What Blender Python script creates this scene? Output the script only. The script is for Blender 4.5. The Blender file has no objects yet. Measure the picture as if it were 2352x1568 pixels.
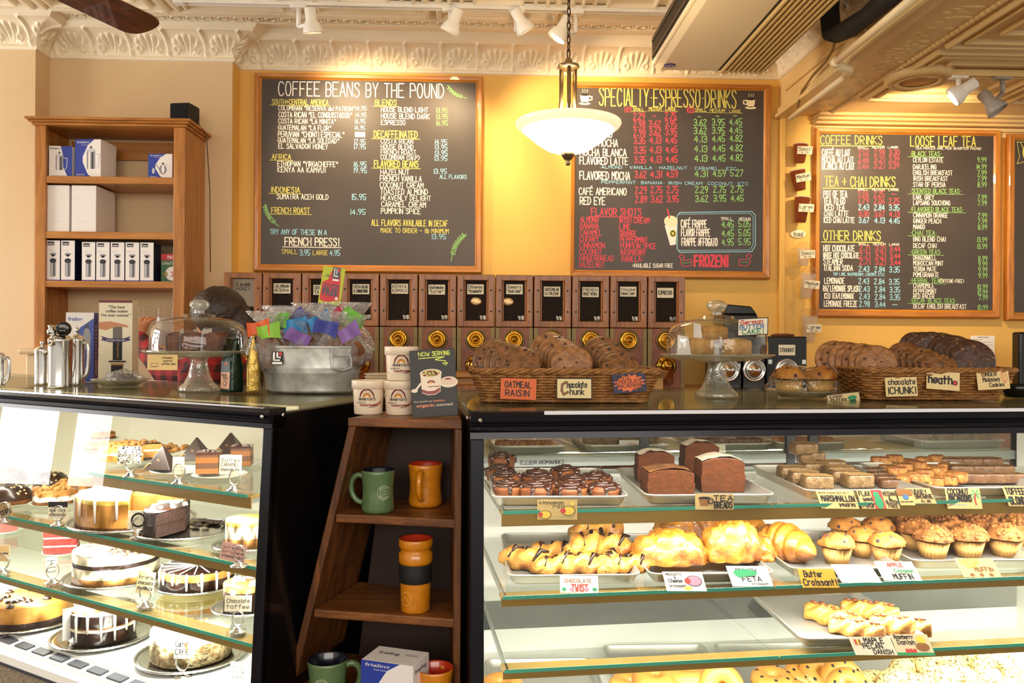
import bpy, math, random
from math import sin, cos, pi, radians, sqrt, atan2
from mathutils import Vector, Matrix, noise
V = Vector
SC = bpy.context.scene
COL = SC.collection
# ---------------------------------------------------------------- camera
FPX, IW, IH = 1880.0, 2352, 1568
CAM = V((0, 0, 1.42)); YAW = radians(2.16); ROLL = .006
_f = V((sin(YAW), cos(YAW), 0)); _r0 = V((cos(YAW), -sin(YAW), 0)); _u0 = V((0, 0, 1))
_r = _r0*cos(ROLL) + _u0*sin(ROLL); _u = _u0*cos(ROLL) - _r0*sin(ROLL)
cd = bpy.data.cameras.new('camera'); cam = bpy.data.objects.new('camera', cd); COL.objects.link(cam)
cd.sensor_width = 36; cd.lens = FPX/IW*36; cd.clip_start = .05; cd.clip_end = 60
cam.matrix_world = Matrix(((_r.x, _u.x, -_f.x, CAM.x), (_r.y, _u.y, -_f.y, CAM.y), (_r.z, _u.z, -_f.z, CAM.z), (0, 0, 0, 1)))
SC.camera = cam
# ---------------------------------------------------------------- view, world
SC.view_settings.view_transform = 'Standard'; SC.view_settings.look = 'None'
SC.view_settings.gamma = 1; SC.view_settings.use_curve_mapping = False
SC.view_settings.exposure = 0.0
SC.cycles.transparent_max_bounces = 40; SC.cycles.max_bounces = 8
SC.cycles.caustics_reflective = False; SC.cycles.caustics_refractive = False
SC.cycles.sample_clamp_indirect = 6
wd = bpy.data.worlds.new('world'); SC.world = wd; wd.use_nodes = True
wd.node_tree.nodes['Background'].inputs[0].default_value = (1, .92, .80, 1)
wd.node_tree.nodes['Background'].inputs[1].default_value = .8
def aim(o, d): o.rotation_euler = V(d).to_track_quat('-Z', 'Y').to_euler()
def area(name, loc, d, sx, sy, e, col=(1, 1, 1), spread=180):
    l = bpy.data.lights.new(name, 'AREA'); l.shape = 'RECTANGLE'; l.size = sx; l.size_y = sy; l.energy = e; l.color = col
    l.spread = radians(spread)
    o = bpy.data.objects.new(name, l); COL.objects.link(o); o.location = loc; aim(o, d); return o
def spot(name, loc, tgt, e, deg, col=(1, .72, .40), blend=.6, r=.03):
    l = bpy.data.lights.new(name, 'SPOT'); l.energy = e; l.spot_size = radians(deg); l.spot_blend = blend; l.color = col; l.shadow_soft_size = r
    o = bpy.data.objects.new(name, l); COL.objects.link(o); o.location = loc; aim(o, V(tgt)-V(loc)); return o
DAY = (1, .97, .93); WARM = (1, .74, .42)
area('street_daylight', (-4.6, 2.95, 1.9), (1, -.12, .12), 1.9, 2.3, 185, DAY)
area('shopfront_daylight', (.2, -3.6, 2.5), (0, 1, .02), 6.0, 1.5, 170, (1, .93, .82))
# ---------------------------------------------------------------- picture ray helpers (real places on real planes)
def ray(px, py): return _f + _r*((px-IW/2)/FPX) - _u*((py-IH/2)/FPX)
def hy(px, py, Y):
    d = ray(px, py); return CAM + d*((Y-CAM.y)/d.y)
def hz(px, py, Z):
    d = ray(px, py); return CAM + d*((Z-CAM.z)/d.z)
def hx(px, py, X):
    d = ray(px, py); return CAM + d*((X-CAM.x)/d.x)
def hpl(px, py, O, N):
    d = ray(px, py); return CAM + d*((O-CAM).dot(N)/d.dot(N))
def depth(P): return (V(P)-CAM).dot(_f)
def pxm(P): return depth(P)/FPX          # metres per picture pixel at P
# ---------------------------------------------------------------- materials
def lin(c):
    if isinstance(c, str):
        c = [int(c[i:i+2], 16)/255 for i in (0, 2, 4)]
        c = [x/12.92 if x <= .04045 else ((x+.055)/1.055)**2.4 for x in c]
    return (*c[:3], 1)
_mc = {}
def M(name, col, rough=.5, metal=0, spec=.5, bump=None, vary=None, coat=0, emit=0, sss=0, ramp=(.35, .65)):
    if name in _mc: return _mc[name]
    m = bpy.data.materials.new(name); m.use_nodes = True; _mc[name] = m
    nt = m.node_tree; N = nt.nodes; L = nt.links; b = N['Principled BSDF']
    b.inputs['Base Color'].default_value = lin(col); b.inputs['Roughness'].default_value = rough
    b.inputs['Metallic'].default_value = metal; b.inputs['Specular IOR Level'].default_value = spec
    b.inputs['Coat Weight'].default_value = coat; b.inputs['Coat Roughness'].default_value = .08
    if emit: b.inputs['Emission Color'].default_value = lin(col); b.inputs['Emission Strength'].default_value = emit
    if sss: b.inputs['Subsurface Weight'].default_value = sss; b.inputs['Subsurface Radius'].default_value = (.01, .006, .004)
    tc = None
    if vary or bump: tc = N.new('ShaderNodeTexCoord')
    if vary:
        n = N.new('ShaderNodeTexNoise'); n.inputs['Scale'].default_value = vary[0]; n.inputs['Detail'].default_value = 4
        L.new(tc.outputs['Object'], n.inputs['Vector'])
        r = N.new('ShaderNodeValToRGB'); r.color_ramp.elements[0].position = ramp[0]; r.color_ramp.elements[1].position = ramp[1]
        r.color_ramp.elements[0].color = lin(col); r.color_ramp.elements[1].color = lin(vary[1])
        L.new(n.outputs['Fac'], r.inputs['Fac']); L.new(r.outputs['Color'], b.inputs['Base Color'])
    if bump:
        n = N.new('ShaderNodeTexNoise'); n.inputs['Scale'].default_value = bump[0]; n.inputs['Detail'].default_value = 3
        L.new(tc.outputs['Object'], n.inputs['Vector'])
        bp = N.new('ShaderNodeBump'); bp.inputs['Strength'].default_value = bump[1]; bp.inputs['Distance'].default_value = .01
        L.new(n.outputs['Fac'], bp.inputs['Height']); L.new(bp.outputs['Normal'], b.inputs['Normal'])
    return m
def wood(name, c1, c2, axis=0, scale=14, rough=.4, coat=.2):
    if name in _mc: return _mc[name]
    m = bpy.data.materials.new(name); m.use_nodes = True; _mc[name] = m
    nt = m.node_tree; N = nt.nodes; L = nt.links; b = N['Principled BSDF']
    b.inputs['Roughness'].default_value = rough; b.inputs['Coat Weight'].default_value = coat
    tc = N.new('ShaderNodeTexCoord'); mp = N.new('ShaderNodeMapping')
    s = [scale]*3; s[axis] = scale*.09; mp.inputs['Scale'].default_value = s
    n = N.new('ShaderNodeTexNoise'); n.inputs['Scale'].default_value = 1.6; n.inputs['Detail'].default_value = 6; n.inputs['Distortion'].default_value = 1.2
    w = N.new('ShaderNodeTexNoise'); w.inputs['Scale'].default_value = 9; w.inputs['Detail'].default_value = 3
    mx = N.new('ShaderNodeMath'); mx.operation = 'MULTIPLY_ADD'; mx.inputs[1].default_value = .35
    r = N.new('ShaderNodeValToRGB'); r.color_ramp.elements[0].position = .45; r.color_ramp.elements[1].position = .8
    r.color_ramp.elements[0].color = lin(c1); r.color_ramp.elements[1].color = lin(c2)
    L.new(tc.outputs['Object'], mp.inputs['Vector']); L.new(mp.outputs['Vector'], n.inputs['Vector']); L.new(mp.outputs['Vector'], w.inputs['Vector'])
    L.new(w.outputs['Fac'], mx.inputs[0]); L.new(n.outputs['Fac'], mx.inputs[2]); L.new(mx.outputs[0], r.inputs['Fac'])
    L.new(r.outputs['Color'], b.inputs['Base Color'])
    bp = N.new('ShaderNodeBump'); bp.inputs['Strength'].default_value = .12; bp.inputs['Distance'].default_value = .004
    L.new(mx.outputs[0], bp.inputs['Height']); L.new(bp.outputs['Normal'], b.inputs['Normal'])
    return m
def pane(name, tint=(1, 1, 1), base=.04, rough=.0, power=4.0, gain=.9, bump=None, haze=0, hazecol='FFFFFF'):
    if name in _mc: return _mc[name]
    m = bpy.data.materials.new(name); m.use_nodes = True; _mc[name] = m
    nt = m.node_tree; N = nt.nodes; L = nt.links; N.remove(N['Principled BSDF']); out = N['Material Output']
    t = N.new('ShaderNodeBsdfTransparent'); t.inputs[0].default_value = (*tint, 1)
    g = N.new('ShaderNodeBsdfAnisotropic'); g.inputs['Roughness'].default_value = rough
    lw = N.new('ShaderNodeLayerWeight'); lw.inputs['Blend'].default_value = .5
    p = N.new('ShaderNodeMath'); p.operation = 'POWER'; p.inputs[1].default_value = power
    k = N.new('ShaderNodeMath'); k.operation = 'MULTIPLY_ADD'; k.inputs[1].default_value = gain; k.inputs[2].default_value = base
    mx = N.new('ShaderNodeMixShader')
    L.new(lw.outputs['Facing'], p.inputs[0]); L.new(p.outputs[0], k.inputs[0]); L.new(k.outputs[0], mx.inputs[0])
    L.new(t.outputs[0], mx.inputs[1]); L.new(g.outputs[0], mx.inputs[2]); last = mx
    if haze:
        d = N.new('ShaderNodeBsdfTranslucent'); d.inputs[0].default_value = lin(hazecol); d2 = N.new('ShaderNodeBsdfDiffuse'); d2.inputs[0].default_value = lin(hazecol)
        a = N.new('ShaderNodeMixShader'); L.new(d.outputs[0], a.inputs[1]); L.new(d2.outputs[0], a.inputs[2])
        q = N.new('ShaderNodeMixShader'); q.inputs[0].default_value = haze; L.new(mx.outputs[0], q.inputs[1]); L.new(a.outputs[0], q.inputs[2]); last = q
    if bump:
        tc = N.new('ShaderNodeTexCoord'); n = N.new('ShaderNodeTexNoise'); n.inputs['Scale'].default_value = bump[0]; n.inputs['Distortion'].default_value = 2
        L.new(tc.outputs['Object'], n.inputs['Vector']); bp = N.new('ShaderNodeBump'); bp.inputs['Strength'].default_value = bump[1]; bp.inputs['Distance'].default_value = .02
        L.new(n.outputs['Fac'], bp.inputs['Height']); L.new(bp.outputs['Normal'], g.inputs['Normal']); L.new(bp.outputs['Normal'], lw.inputs['Normal'])
    L.new(last.outputs[0], out.inputs['Surface'])
    return m
# ---------------------------------------------------------------- mesh builder
def rz(a): return Matrix.Rotation(a, 4, 'Z')
def rx(a): return Matrix.Rotation(a, 4, 'X')
def ry(a): return Matrix.Rotation(a, 4, 'Y')
def tr(*p): return Matrix.Translation(V(p) if len(p) == 3 else V(p[0]))
def scm(x, y, z): return Matrix.Diagonal((x, y, z, 1))
def frame(O, U, W):
    U = V(U).normalized(); W = V(W).normalized(); Nn = U.cross(W); O = V(O)
    return Matrix(((U.x, W.x, Nn.x, O.x), (U.y, W.y, Nn.y, O.y), (U.z, W.z, Nn.z, O.z), (0, 0, 0, 1)))
MBT = [Matrix()]
class MB:
    def __init__(s, T=None): s.v = []; s.f = []; s.m = []; s.s = []; s.T = T or MBT[0].copy(); s.warp = None
    def add(s, vs, fs, mi=0, sm=False, T=None):
        n = len(s.v); X = s.T @ T if T else s.T
        for p in vs:
            p = V(p)
            if s.warp: p = V(s.warp(p))
            s.v.append(X @ p)
        for i, f in enumerate(fs):
            s.f.append([n+k for k in f]); s.m.append(mi if not hasattr(mi, '__len__') else mi[i]); s.s.append(sm)
        return s
    def box(s, c, d, mi=0, T=None):
        x, y, z = d[0]/2, d[1]/2, d[2]/2
        vs = [(c[0]+a*x, c[1]+b*y, c[2]+e*z) for a in (-1, 1) for b in (-1, 1) for e in (-1, 1)]
        return s.add(vs, [(0, 1, 3, 2), (4, 6, 7, 5), (0, 4, 5, 1), (2, 3, 7, 6), (0, 2, 6, 4), (1, 5, 7, 3)], mi, False, T)
    def bb(s, a, b, mi=0, T=None): return s.box([(a[i]+b[i])/2 for i in range(3)], [abs(b[i]-a[i]) for i in range(3)], mi, T)
    def lathe(s, pr, n=32, mi=0, sm=True, T=None, a0=0, a1=2*pi, mod=None, cap=False):
        full = abs(a1-a0-2*pi) < 1e-6; k = n if full else n+1; vs = []; fs = []; ms = []
        for j, (r, z) in enumerate(pr):
            for i in range(k):
                a = a0+(a1-a0)*i/n; q = r*(mod(a, j) if mod else 1); vs.append((q*cos(a), q*sin(a), z))
        for j in range(len(pr)-1):
            for i in range(n):
                b = (i+1) % k; fs.append((j*k+i, j*k+b, (j+1)*k+b, (j+1)*k+i)); ms.append(mi[j] if hasattr(mi, '__len__') else mi)
        if cap:
            fs.append(tuple(range((len(pr)-1)*k, len(pr)*k))); ms.append(ms[-1])
        return s.add(vs, fs, ms, sm, T)
    def tube(s, pts, r, n=8, mi=0, closed=False, sm=True, T=None, caps=True):
        pts = [V(p) for p in pts]; N = len(pts); vs = []; fs = []; up = V((0, 0, 1)); prev = None
        for i, p in enumerate(pts):
            a = pts[(i-1) % N] if (i or closed) else p; b = pts[(i+1) % N] if (i < N-1 or closed) else p
            t = (b-a); t = t.normalized() if t.length > 1e-9 else V((0, 0, 1))
            if prev is None:
                x = t.cross(up if abs(t.z) < .95 else V((1, 0, 0))).normalized()
            else:
                x = (prev - t*prev.dot(t)); x = x.normalized() if x.length > 1e-6 else t.cross(up).normalized()
            prev = x; y = t.cross(x); q = r[i] if hasattr(r, '__len__') else r
            for k in range(n): vs.append(p + x*(q*cos(2*pi*k/n)) + y*(q*sin(2*pi*k/n)))
        R = N if closed else N-1
        for i in range(R):
            for k in range(n):
                fs.append((i*n+k, i*n+(k+1) % n, ((i+1) % N)*n+(k+1) % n, ((i+1) % N)*n+k))
        if caps and not closed: fs += [tuple(range(n))[::-1], tuple((N-1)*n+k for k in range(n))]
        return s.add(vs, fs, mi, sm, T)
    def prism(s, poly, z0, z1, mi=0, T=None, sm=False):
        n = len(poly); vs = [(p[0], p[1], z0) for p in poly]+[(p[0], p[1], z1) for p in poly]
        fs = [tuple(range(n))[::-1], tuple(range(n, 2*n))]+[(i, (i+1) % n, n+(i+1) % n, n+i) for i in range(n)]
        return s.add(vs, fs, mi, sm, T)
    def flat(s, poly, mi=0, z=0, T=None): return s.add([(p[0], p[1], z) for p in poly], [tuple(range(len(poly)))], mi, False, T)
    def loft(s, loops, mi=0, sm=True, cap0=True, cap1=True, T=None):
        n = len(loops[0]); vs = [p for l in loops for p in l]; fs = []; ms = []
        for j in range(len(loops)-1):
            for i in range(n): fs.append((j*n+i, j*n+(i+1) % n, (j+1)*n+(i+1) % n, (j+1)*n+i)); ms.append(mi[j] if hasattr(mi, '__len__') else mi)
        if cap0: fs.append(tuple(range(n))[::-1]); ms.append(ms[0])
        if cap1: fs.append(tuple(range((len(loops)-1)*n, len(loops)*n))); ms.append(ms[-1])
        return s.add(vs, fs, ms, sm, T)
    def grid(s, fn, nu, nv, mi=0, sm=True, wrapu=False, T=None):
        k = nu if wrapu else nu+1
        vs = [fn(i/nu, j/nv) for j in range(nv+1) for i in range(k)]
        fs = [(j*k+i, j*k+(i+1) % k, (j+1)*k+(i+1) % k, (j+1)*k+i) for j in range(nv) for i in range(nu)]
        return s.add(vs, fs, mi, sm, T)
    def blob(s, c, r, n=16, amp=.1, fr=3, seed=0, zmin=None, mi=0, T=None, fn=None):
        c = V(c)
        def g(u, v):
            a = 2*pi*u; b = pi*(v*.998+.001)-pi/2
            d = V((cos(b)*cos(a), cos(b)*sin(a), sin(b)))
            k = 1+amp*noise.noise(d*fr+V((seed*7.3, seed*3.1, seed)))+amp*.5*noise.noise(d*fr*2.7+V((seed, seed*5, 3)))
            if fn: k *= fn(d)
            z = d.z*k
            if zmin is not None and z < zmin: z = zmin
            return c+V((d.x*k*r[0], d.y*k*r[1], z*r[2]))
        return s.grid(g, n, max(6, n*2//3), mi, True, True, T)
    def ring(s, R, r, n=32, m=8, mi=0, T=None, c=(0, 0, 0)):
        return s.tube([(c[0]+R*cos(2*pi*i/n), c[1]+R*sin(2*pi*i/n), c[2]) for i in range(n)], r, m, mi, True, True, T)
    def build(s, name, mats, parent=None, bevel=0, sub=0, world=False, seg=2):
        me = bpy.data.meshes.new(name)
        me.from_pydata([tuple(p) for p in s.v], [], s.f)
        for q in (mats if isinstance(mats, (list, tuple)) else [mats]): me.materials.append(q)
        me.polygons.foreach_set('material_index', s.m); me.polygons.foreach_set('use_smooth', s.s); me.update()
        o = bpy.data.objects.new(name, me); COL.objects.link(o)
        if parent:
            o.parent = parent
            if world: o.matrix_parent_inverse = PM[parent.name].inverted()
        if bevel:
            b = o.modifiers.new('bevel', 'BEVEL'); b.width = bevel; b.segments = seg; b.limit_method = 'ANGLE'; b.angle_limit = radians(40)
        if sub:
            b = o.modifiers.new('subdivision', 'SUBSURF'); b.levels = sub; b.render_levels = sub
        return o
PM = {}
def tag(o, label, cat, group=None):
    o['label'] = label; o['category'] = cat
    if group: o['group'] = group
    return o
def thing(name, label, cat, loc=(0, 0, 0), rot=0, group=None):
    o = bpy.data.objects.new(name, None); COL.objects.link(o); o.empty_display_size = .05
    Mx = tr(V(loc)) @ (rot if isinstance(rot, Matrix) else rz(rot))
    o.matrix_local = Mx; PM[o.name] = Mx.copy()
    return tag(o, label, cat, group)
def struct(o): o['kind'] = 'structure'; return o
KIDS = {}
def dup(root, label, loc, rot=0, scale=1, group=None):
    c = root.copy(); COL.objects.link(c)
    Mx = tr(V(loc)) @ (rot if isinstance(rot, Matrix) else rz(rot))
    if scale != 1: Mx = Mx @ (scm(scale, scale, scale) if not hasattr(scale, '__len__') else scm(*scale))
    c.matrix_local = Mx; PM[c.name] = Mx.copy(); c['label'] = label
    if group: c['group'] = group
    if root.name not in KIDS: KIDS[root.name] = [(k, list(k.children)) for k in root.children]
    for k, gs in KIDS[root.name]:
        d = k.copy(); COL.objects.link(d); d.parent = c
        for g in gs:
            e = g.copy(); COL.objects.link(e); e.parent = d
    return c
def place(root, label, loc, rot=0, scale=1, group=None):
    Mx = tr(V(loc)) @ (rot if isinstance(rot, Matrix) else rz(rot))
    if scale != 1: Mx = Mx @ (scm(scale, scale, scale) if not hasattr(scale, '__len__') else scm(*scale))
    root.matrix_local = Mx; PM[root.name] = Mx.copy(); root['label'] = label
    if group: root['group'] = group
    return root
def soft(P, n=2):                                      # rounds the corners of a path
    P = [V(p) for p in P]
    for _ in range(n):
        o = [P[0]]
        for a, b in zip(P, P[1:]): o += [a.lerp(b, .25), a.lerp(b, .75)]
        P = o+[P[-1]]
    return P
class Kind:                                        # first use moves the original, later uses copy it
    def __init__(s, root): s.root = root; s.used = False; KIDS[root.name] = [(k, list(k.children)) for k in root.children]
    def __call__(s, label, loc, rot=0, scale=1, group=None):
        if not s.used: s.used = True; return place(s.root, label, loc, rot, scale, group)
        return dup(s.root, label, loc, rot, scale, group)
ORD = ['first', 'second', 'third', 'fourth', 'fifth', 'sixth', 'seventh', 'eighth', 'ninth', 'tenth', 'eleventh', 'twelfth', 'thirteenth']
# ---------------------------------------------------------------- handwriting: stroke letters
G = {}
for _l in '''A 002640 1232|B 0006 ~0636443303 ~0333423000|C ~4536160402103041|D 0006 ~062644422000|E 46060040 0333|F 460600 0333|G ~453616040210304143 4323|H 0006 4046 0343|I 1016|J ~3632201001|K 0006 4603 0340|L 060040|M 0006234640|N 00064046|O ~160402103042443616|P 0006 ~063644433303|Q ~160402103042443616 2240|R 0006 ~063644433303 1340|S ~45361605143342301001|T 0646 2620|U ~060210304246|V 062046|W 0610233046|X 0046 0640|Y 062346 2320|Z 06460040|0 ~160402103042443616|1 1016|2 ~051636453400 0040|3 ~051636443313 ~133342301001|4 360242 3630|5 460603 ~033342301001|6 ~361402103042331302|7 064610|8 ~2304163644230210304223|9 ~443313051636454420|. 1011|, 1100|- 0343|+ 0343 2125|' 1614|" 1614 3634|! 1612 1011|: 1112 1415|/ 0046|( ~26141220|) ~06343200|& ~40051626250110304200|* 1333 2432 1234|$ 2324|? ~0516364423 2322 2021|a ~341403011030 3430|b 0600 ~031434311000|c ~331404011031|d 3630 ~331403011031|e ~0232341403011031|f ~36261510 0434|g ~341403021232 ~34311000|h 0600 ~03143430|i 1410 1516|j ~24211001 2526|k 0600 3402 1230|l 1610|m 0400 ~03142320 ~23344440|n 0400 ~03143430|o ~1403011030333414|p 0400 ~041434331202|q ~341403021232 3430|r 0400 ~031434|s ~331404122231201000|t 1610 0434|u ~0401103034 3430|v 041034|w 0410233044|x 0430 0034|y 0412 3400|z 04340030'''.split('|'):
    _c, _d = _l[0], _l[2:]
    st = []
    for q in _d.split():
        cv = q[0] == '~'; q = q.lstrip('~')
        P = [(int(q[i]), int(q[i+1])) for i in range(0, len(q)-1, 2)]
        if cv:
            for _ in range(2):
                o2 = [P[0]]
                for a, b in zip(P, P[1:]): o2 += [(a[0]*.75+b[0]*.25, a[1]*.75+b[1]*.25), (a[0]*.25+b[0]*.75, a[1]*.25+b[1]*.75)]
                P = o2+[P[-1]]
        st.append(P)
    G[_c] = (st, max(p[0] for z in st for p in z))
G['é'] = (G['E'][0]+[[(1, 7), (3, 8)]], 4); G[' '] = ([], 2)
TR = random.Random(5)
def stroke(mb, P, th, mi=0, z=0):
    h = th/2
    for a, b in zip(P, P[1:]):
        dx, dy = b[0]-a[0], b[1]-a[1]; l = sqrt(dx*dx+dy*dy) or 1e-6; ux, uy = dx/l*h, dy/l*h
        a2 = (a[0]-ux*.7, a[1]-uy*.7); b2 = (b[0]+ux*.7, b[1]+uy*.7); z += 1e-6
        mb.add([(a2[0]-uy, a2[1]+ux, z), (a2[0]+uy, a2[1]-ux, z), (b2[0]+uy, b2[1]-ux, z), (b2[0]-uy, b2[1]+ux, z)], [(0, 1, 2, 3)], mi)
def txt(mb, s, x, y, h, w=None, th=.14, mi=0, z=.0008, slope=0, gap=1.5, jit=.12):
    xs = 0; tot = 0
    for i, c in enumerate(s): tot += (G.get(c) or G['I'])[1]+gap
    tot -= gap; k = h/6; kx = (w/tot) if w else k*.8
    for c in s:
        st, ad = G.get(c) or G['I']
        j = TR.uniform(-jit, jit)
        for P in st:
            stroke(mb, [(x+(xs+p[0])*kx, y+(p[1]+j)*k+slope*(xs+p[0])*kx) for p in P], h*th, mi, z)
        xs += ad+gap
    return tot*kx
_fc = {}
def ptxt(mb, s, x, y, h, w=None, mi=0, z=.0008, bold=0, shear=0):     # printed lettering
    key = (s, bold, shear)
    if key not in _fc:
        cu = bpy.data.curves.new('printed', 'FONT'); cu.body = s; cu.offset = bold; cu.shear = shear; cu.resolution_u = 3
        o = bpy.data.objects.new('printed', cu); me = bpy.data.meshes.new_from_object(o)
        vs = [tuple(p.co) for p in me.vertices]; fs = [tuple(p.vertices) for p in me.polygons]
        bpy.data.objects.remove(o); bpy.data.curves.remove(cu); bpy.data.meshes.remove(me); _fc[key] = (vs, fs)
    vs, fs = _fc[key]
    if not vs: return
    x0 = min(p[0] for p in vs); x1 = max(p[0] for p in vs); k = h/.72; kx = w/(x1-x0) if w else k
    mb.add([(x+(p[0]-x0)*kx, y+p[1]*k, z) for p in vs], fs, mi)
def disc(mb, x, y, rx_, ry_, mi, z=.0008, n=20, a0=0, a1=2*pi):
    mb.flat([(x+rx_*cos(a0+(a1-a0)*i/n), y+ry_*sin(a0+(a1-a0)*i/n)) for i in range(n+(a1-a0 < 6.28))], mi, z)
def rect(mb, x0, y0, x1, y1, mi, z=.0006): mb.flat([(x0, y0), (x1, y0), (x1, y1), (x0, y1)], mi, z)
# shared materials
white = M('white paint', 'E9E4DA', .5); black = M('black enamel', '0B0B0C', .3); ink = M('black ink', '141013', .6)
chalkw = M('chalk white', 'F6F0E6', .7); chalky = M('chalk yellow', 'D9D06A', .7); chalkg = M('chalk green', '93CC78', .7)
chalkb = M('chalk blue', '9CD8EE', .7); chalkr = M('chalk red', 'DE4A5C', .7)
CH = [chalkw, chalky, chalkg, chalkb, chalkr, ink]
steel = M('polished steel', 'D8D6D2', .12, 1); brushed = M('brushed aluminium', 'C4C2BC', .35, 1, bump=(200, .05)); brass = M('brass', 'B98F3A', .22, 1)
paper = M('paper card', 'EFE3C4', .7); paperw = M('white paper', 'F4F0EA', .7)
# ================================================================ the room
YW, YM, YL, ZC, ZR = 4.3, 4.18, 4.05, 2.97, 2.63
XC = hy(549, 400, YW).x; XP = hy(80, 400, YL).x; XS = hy(1790, 245, YW).x
yellow = M('yellow wall paint', 'E9BC62', .6, bump=(60, .04), vary=(1.2, 'E3B155'))
beige = M('beige wall paint', 'D9BD94', .6, bump=(60, .04), vary=(1.0, 'D2B489'))
tin = M('cream painted tin', 'F0E2C6', .45, bump=(25, .08)); tin2 = M('shaded cream tin', 'E3C48A', .4, bump=(25, .1), vary=(3, 'D6B578'))  # tin2: same cream paint, its dimmer golden light put into the colour
mb = MB(); mb.bb((XC-.02, YW, 0), (4.2, YW+.1, ZC)); struct(mb.build('wall_main', yellow))
mb = MB(); mb.bb((-4.9, YM, 0), (XC, YW+.1, ZC), [0, 1, 0, 0, 0, 0])
struct(mb.build('wall_left', [beige, yellow]))
mb = MB(); mb.bb((-4.9, YL, 0), (XP, YM, ZC)); struct(mb.build('wall_pilaster', beige))
mb = MB(); mb.bb((-5, -4, -.1), (4.2, YW, 0)); struct(mb.build('floor', M('floor tile', '6B5038', .4, vary=(4, '5A412C'))))
mb = MB()
x0 = hy(1787, 500, YW).x; x1 = hy(1800, 500, YW).x
mb.bb((x0, YW-.03, 0), (x1, YW, ZR)); struct(mb.build('trim_1', yellow, bevel=.006))
# tin ceiling: sheets with raised nested frames
def tinframe(mb, cx, cy, hx_, hy_, w, h, z):
    a = [(-1, -1), (1, -1), (1, 1), (-1, 1)]
    def lp(q, zz): return [(cx+p[0]*(hx_-q), cy+p[1]*(hy_-q), zz) for p in a]
    mb.loft([lp(0, z), lp(w*.3, z-h), lp(w*.7, z-h), lp(w, z)], 0, False, False, False)
mb = MB(); mb.bb((-4.9, .4, ZC), (XS+.02, YW, ZC+.06))
for i in range(-7, 4):
    for j in range(3):
        cx, cy = -.08+i*.61+.15, 3.62-j*.61
        if cx+.3 > XS-.05: continue
        for q, h in ((.295, .022), (.235, .026), (.18, .018), (.12, .02)): tinframe(mb, cx, cy, q, q, .04 if q > .25 else .022, h, ZC)
mb.bb((-4.9, 3.93, ZC-.012), (XS, 3.955, ZC)); mb.bb((-4.9, 4.02, ZC-.012), (XS, 4.035, ZC))
for i in range(58):                                     # scroll border between the sheets and the cornice
    x = -2.75+i*.075
    if x < XS-.1: mb.ring(.024, .007, 10, 4, 0, tr(x, 3.988, ZC-.004)); mb.blob((x+.037, 3.988, ZC-.004), (.009, .014, .006), 6, 0)
struct(mb.build('ceiling', tin))
# cornice: a cove with pressed palmettes, swept round the corners
def palmette(s, t):
    x = (s-round(s))*2.1; y = t*1.25+.12
    r = sqrt(x*x+y*y); a = atan2(x, y)+.35*x*r
    lobes = (.5+.5*cos(a*13))**.8*max(0, 1-(r/1.1)**8)*min(1, r*2.0)*(.55+.45*r)
    x2 = abs(x)-1.05; y2 = t-.75; stalk = max(0, 1-abs(x2)/.13)*(1-.3*t)
    knob = max(0, 1-((x2/.16)**2+((t-.14)/.1)**2)); swirl = max(0, 1-(abs(sqrt((abs(x)-.55)**2*1.2+(t-.24)**2*2.0)-.16)/.09))
    return min(1, max(lobes*min(1, .25+t*1.6), stalk*.8, knob, swirl))
def sweep(path, z0, z1, dmax, per, nt=34, relief=.019, mould=True):
    mb = MB(); n = len(path)
    def off(d):
        out = []
        for i, p in enumerate(path):
            ds = []
            for a, b in ((i-1, i), (i, i+1)):
                if a >= 0 and b < n:
                    q = (V(path[b])-V(path[a])).normalized(); ds.append(V((q.y, -q.x)))
            if len(ds) == 1: out.append(V(p)+ds[0]*d)
            else:
                m = (ds[0]+ds[1]); out.append(V(p)+m*(d/max(.2, (1+ds[0].dot(ds[1])))))
        return out
    def row(d, z, t, cov):
        return off(d), z, t, cov
    prof = []
    for k in range(nt+1):
        t = k/nt; prof.append((.006+dmax*(1-cos(t*pi/2)), z0+(z1-z0)*sin(t*pi/2), t, True))
    if mould:
        h = z1-z0
        prof = [(0, z0-.02, 0, False), (.012, z0-.018, 0, False), (.012, z0-.002, 0, False)]+prof
        prof += [(dmax+.012, z1, 0, False), (dmax+.022, z1+.012, 0, False), (dmax+.034, z1+.014, 0, False), (dmax+.04, z1+.03, 0, False), (dmax+.06, z1+.03, 0, False), (dmax+.07, z1+.05, 0, False)]
    offs = [off(d) for d, *_ in prof]; L0 = 0
    for i in range(n-1):
        A, B = V(path[i]), V(path[i+1]); L = (B-A).length; nrm = V(((B-A).y, -(B-A).x)).normalized(); nu = max(2, int(L/per*44)) if relief else 2
        vs = []; fs = []
        for j, (d, z, t, cov) in enumerate(prof):
            a, b = offs[j][i], offs[j][i+1]
            for k in range(nu+1):
                p = a.lerp(b, k/nu); u = (L0+(p-A).dot((B-A).normalized()))/per
                e = relief*palmette(u, t)*min(1, k/nu*L/.02, (1-k/nu)*L/.02) if cov and relief else 0
                q = p+nrm*e*cos(t*pi/2*.8); vs.append((q.x, q.y, z-e*sin(t*pi/2*.8)))
        for j in range(len(prof)-1):
            for k in range(nu): fs.append((j*(nu+1)+k, j*(nu+1)+k+1, (j+1)*(nu+1)+k+1, (j+1)*(nu+1)+k))
        mb.add(vs, fs, 0, True); L0 += L
    return mb
mb = sweep([(-3.2, YL), (XP, YL), (XP, YM), (XC, YM), (XC, YW), (XS, YW), (XS, 1.2)], 2.838, 2.932, .125, .185)
struct(mb.build('trim_2', tin))
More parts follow.
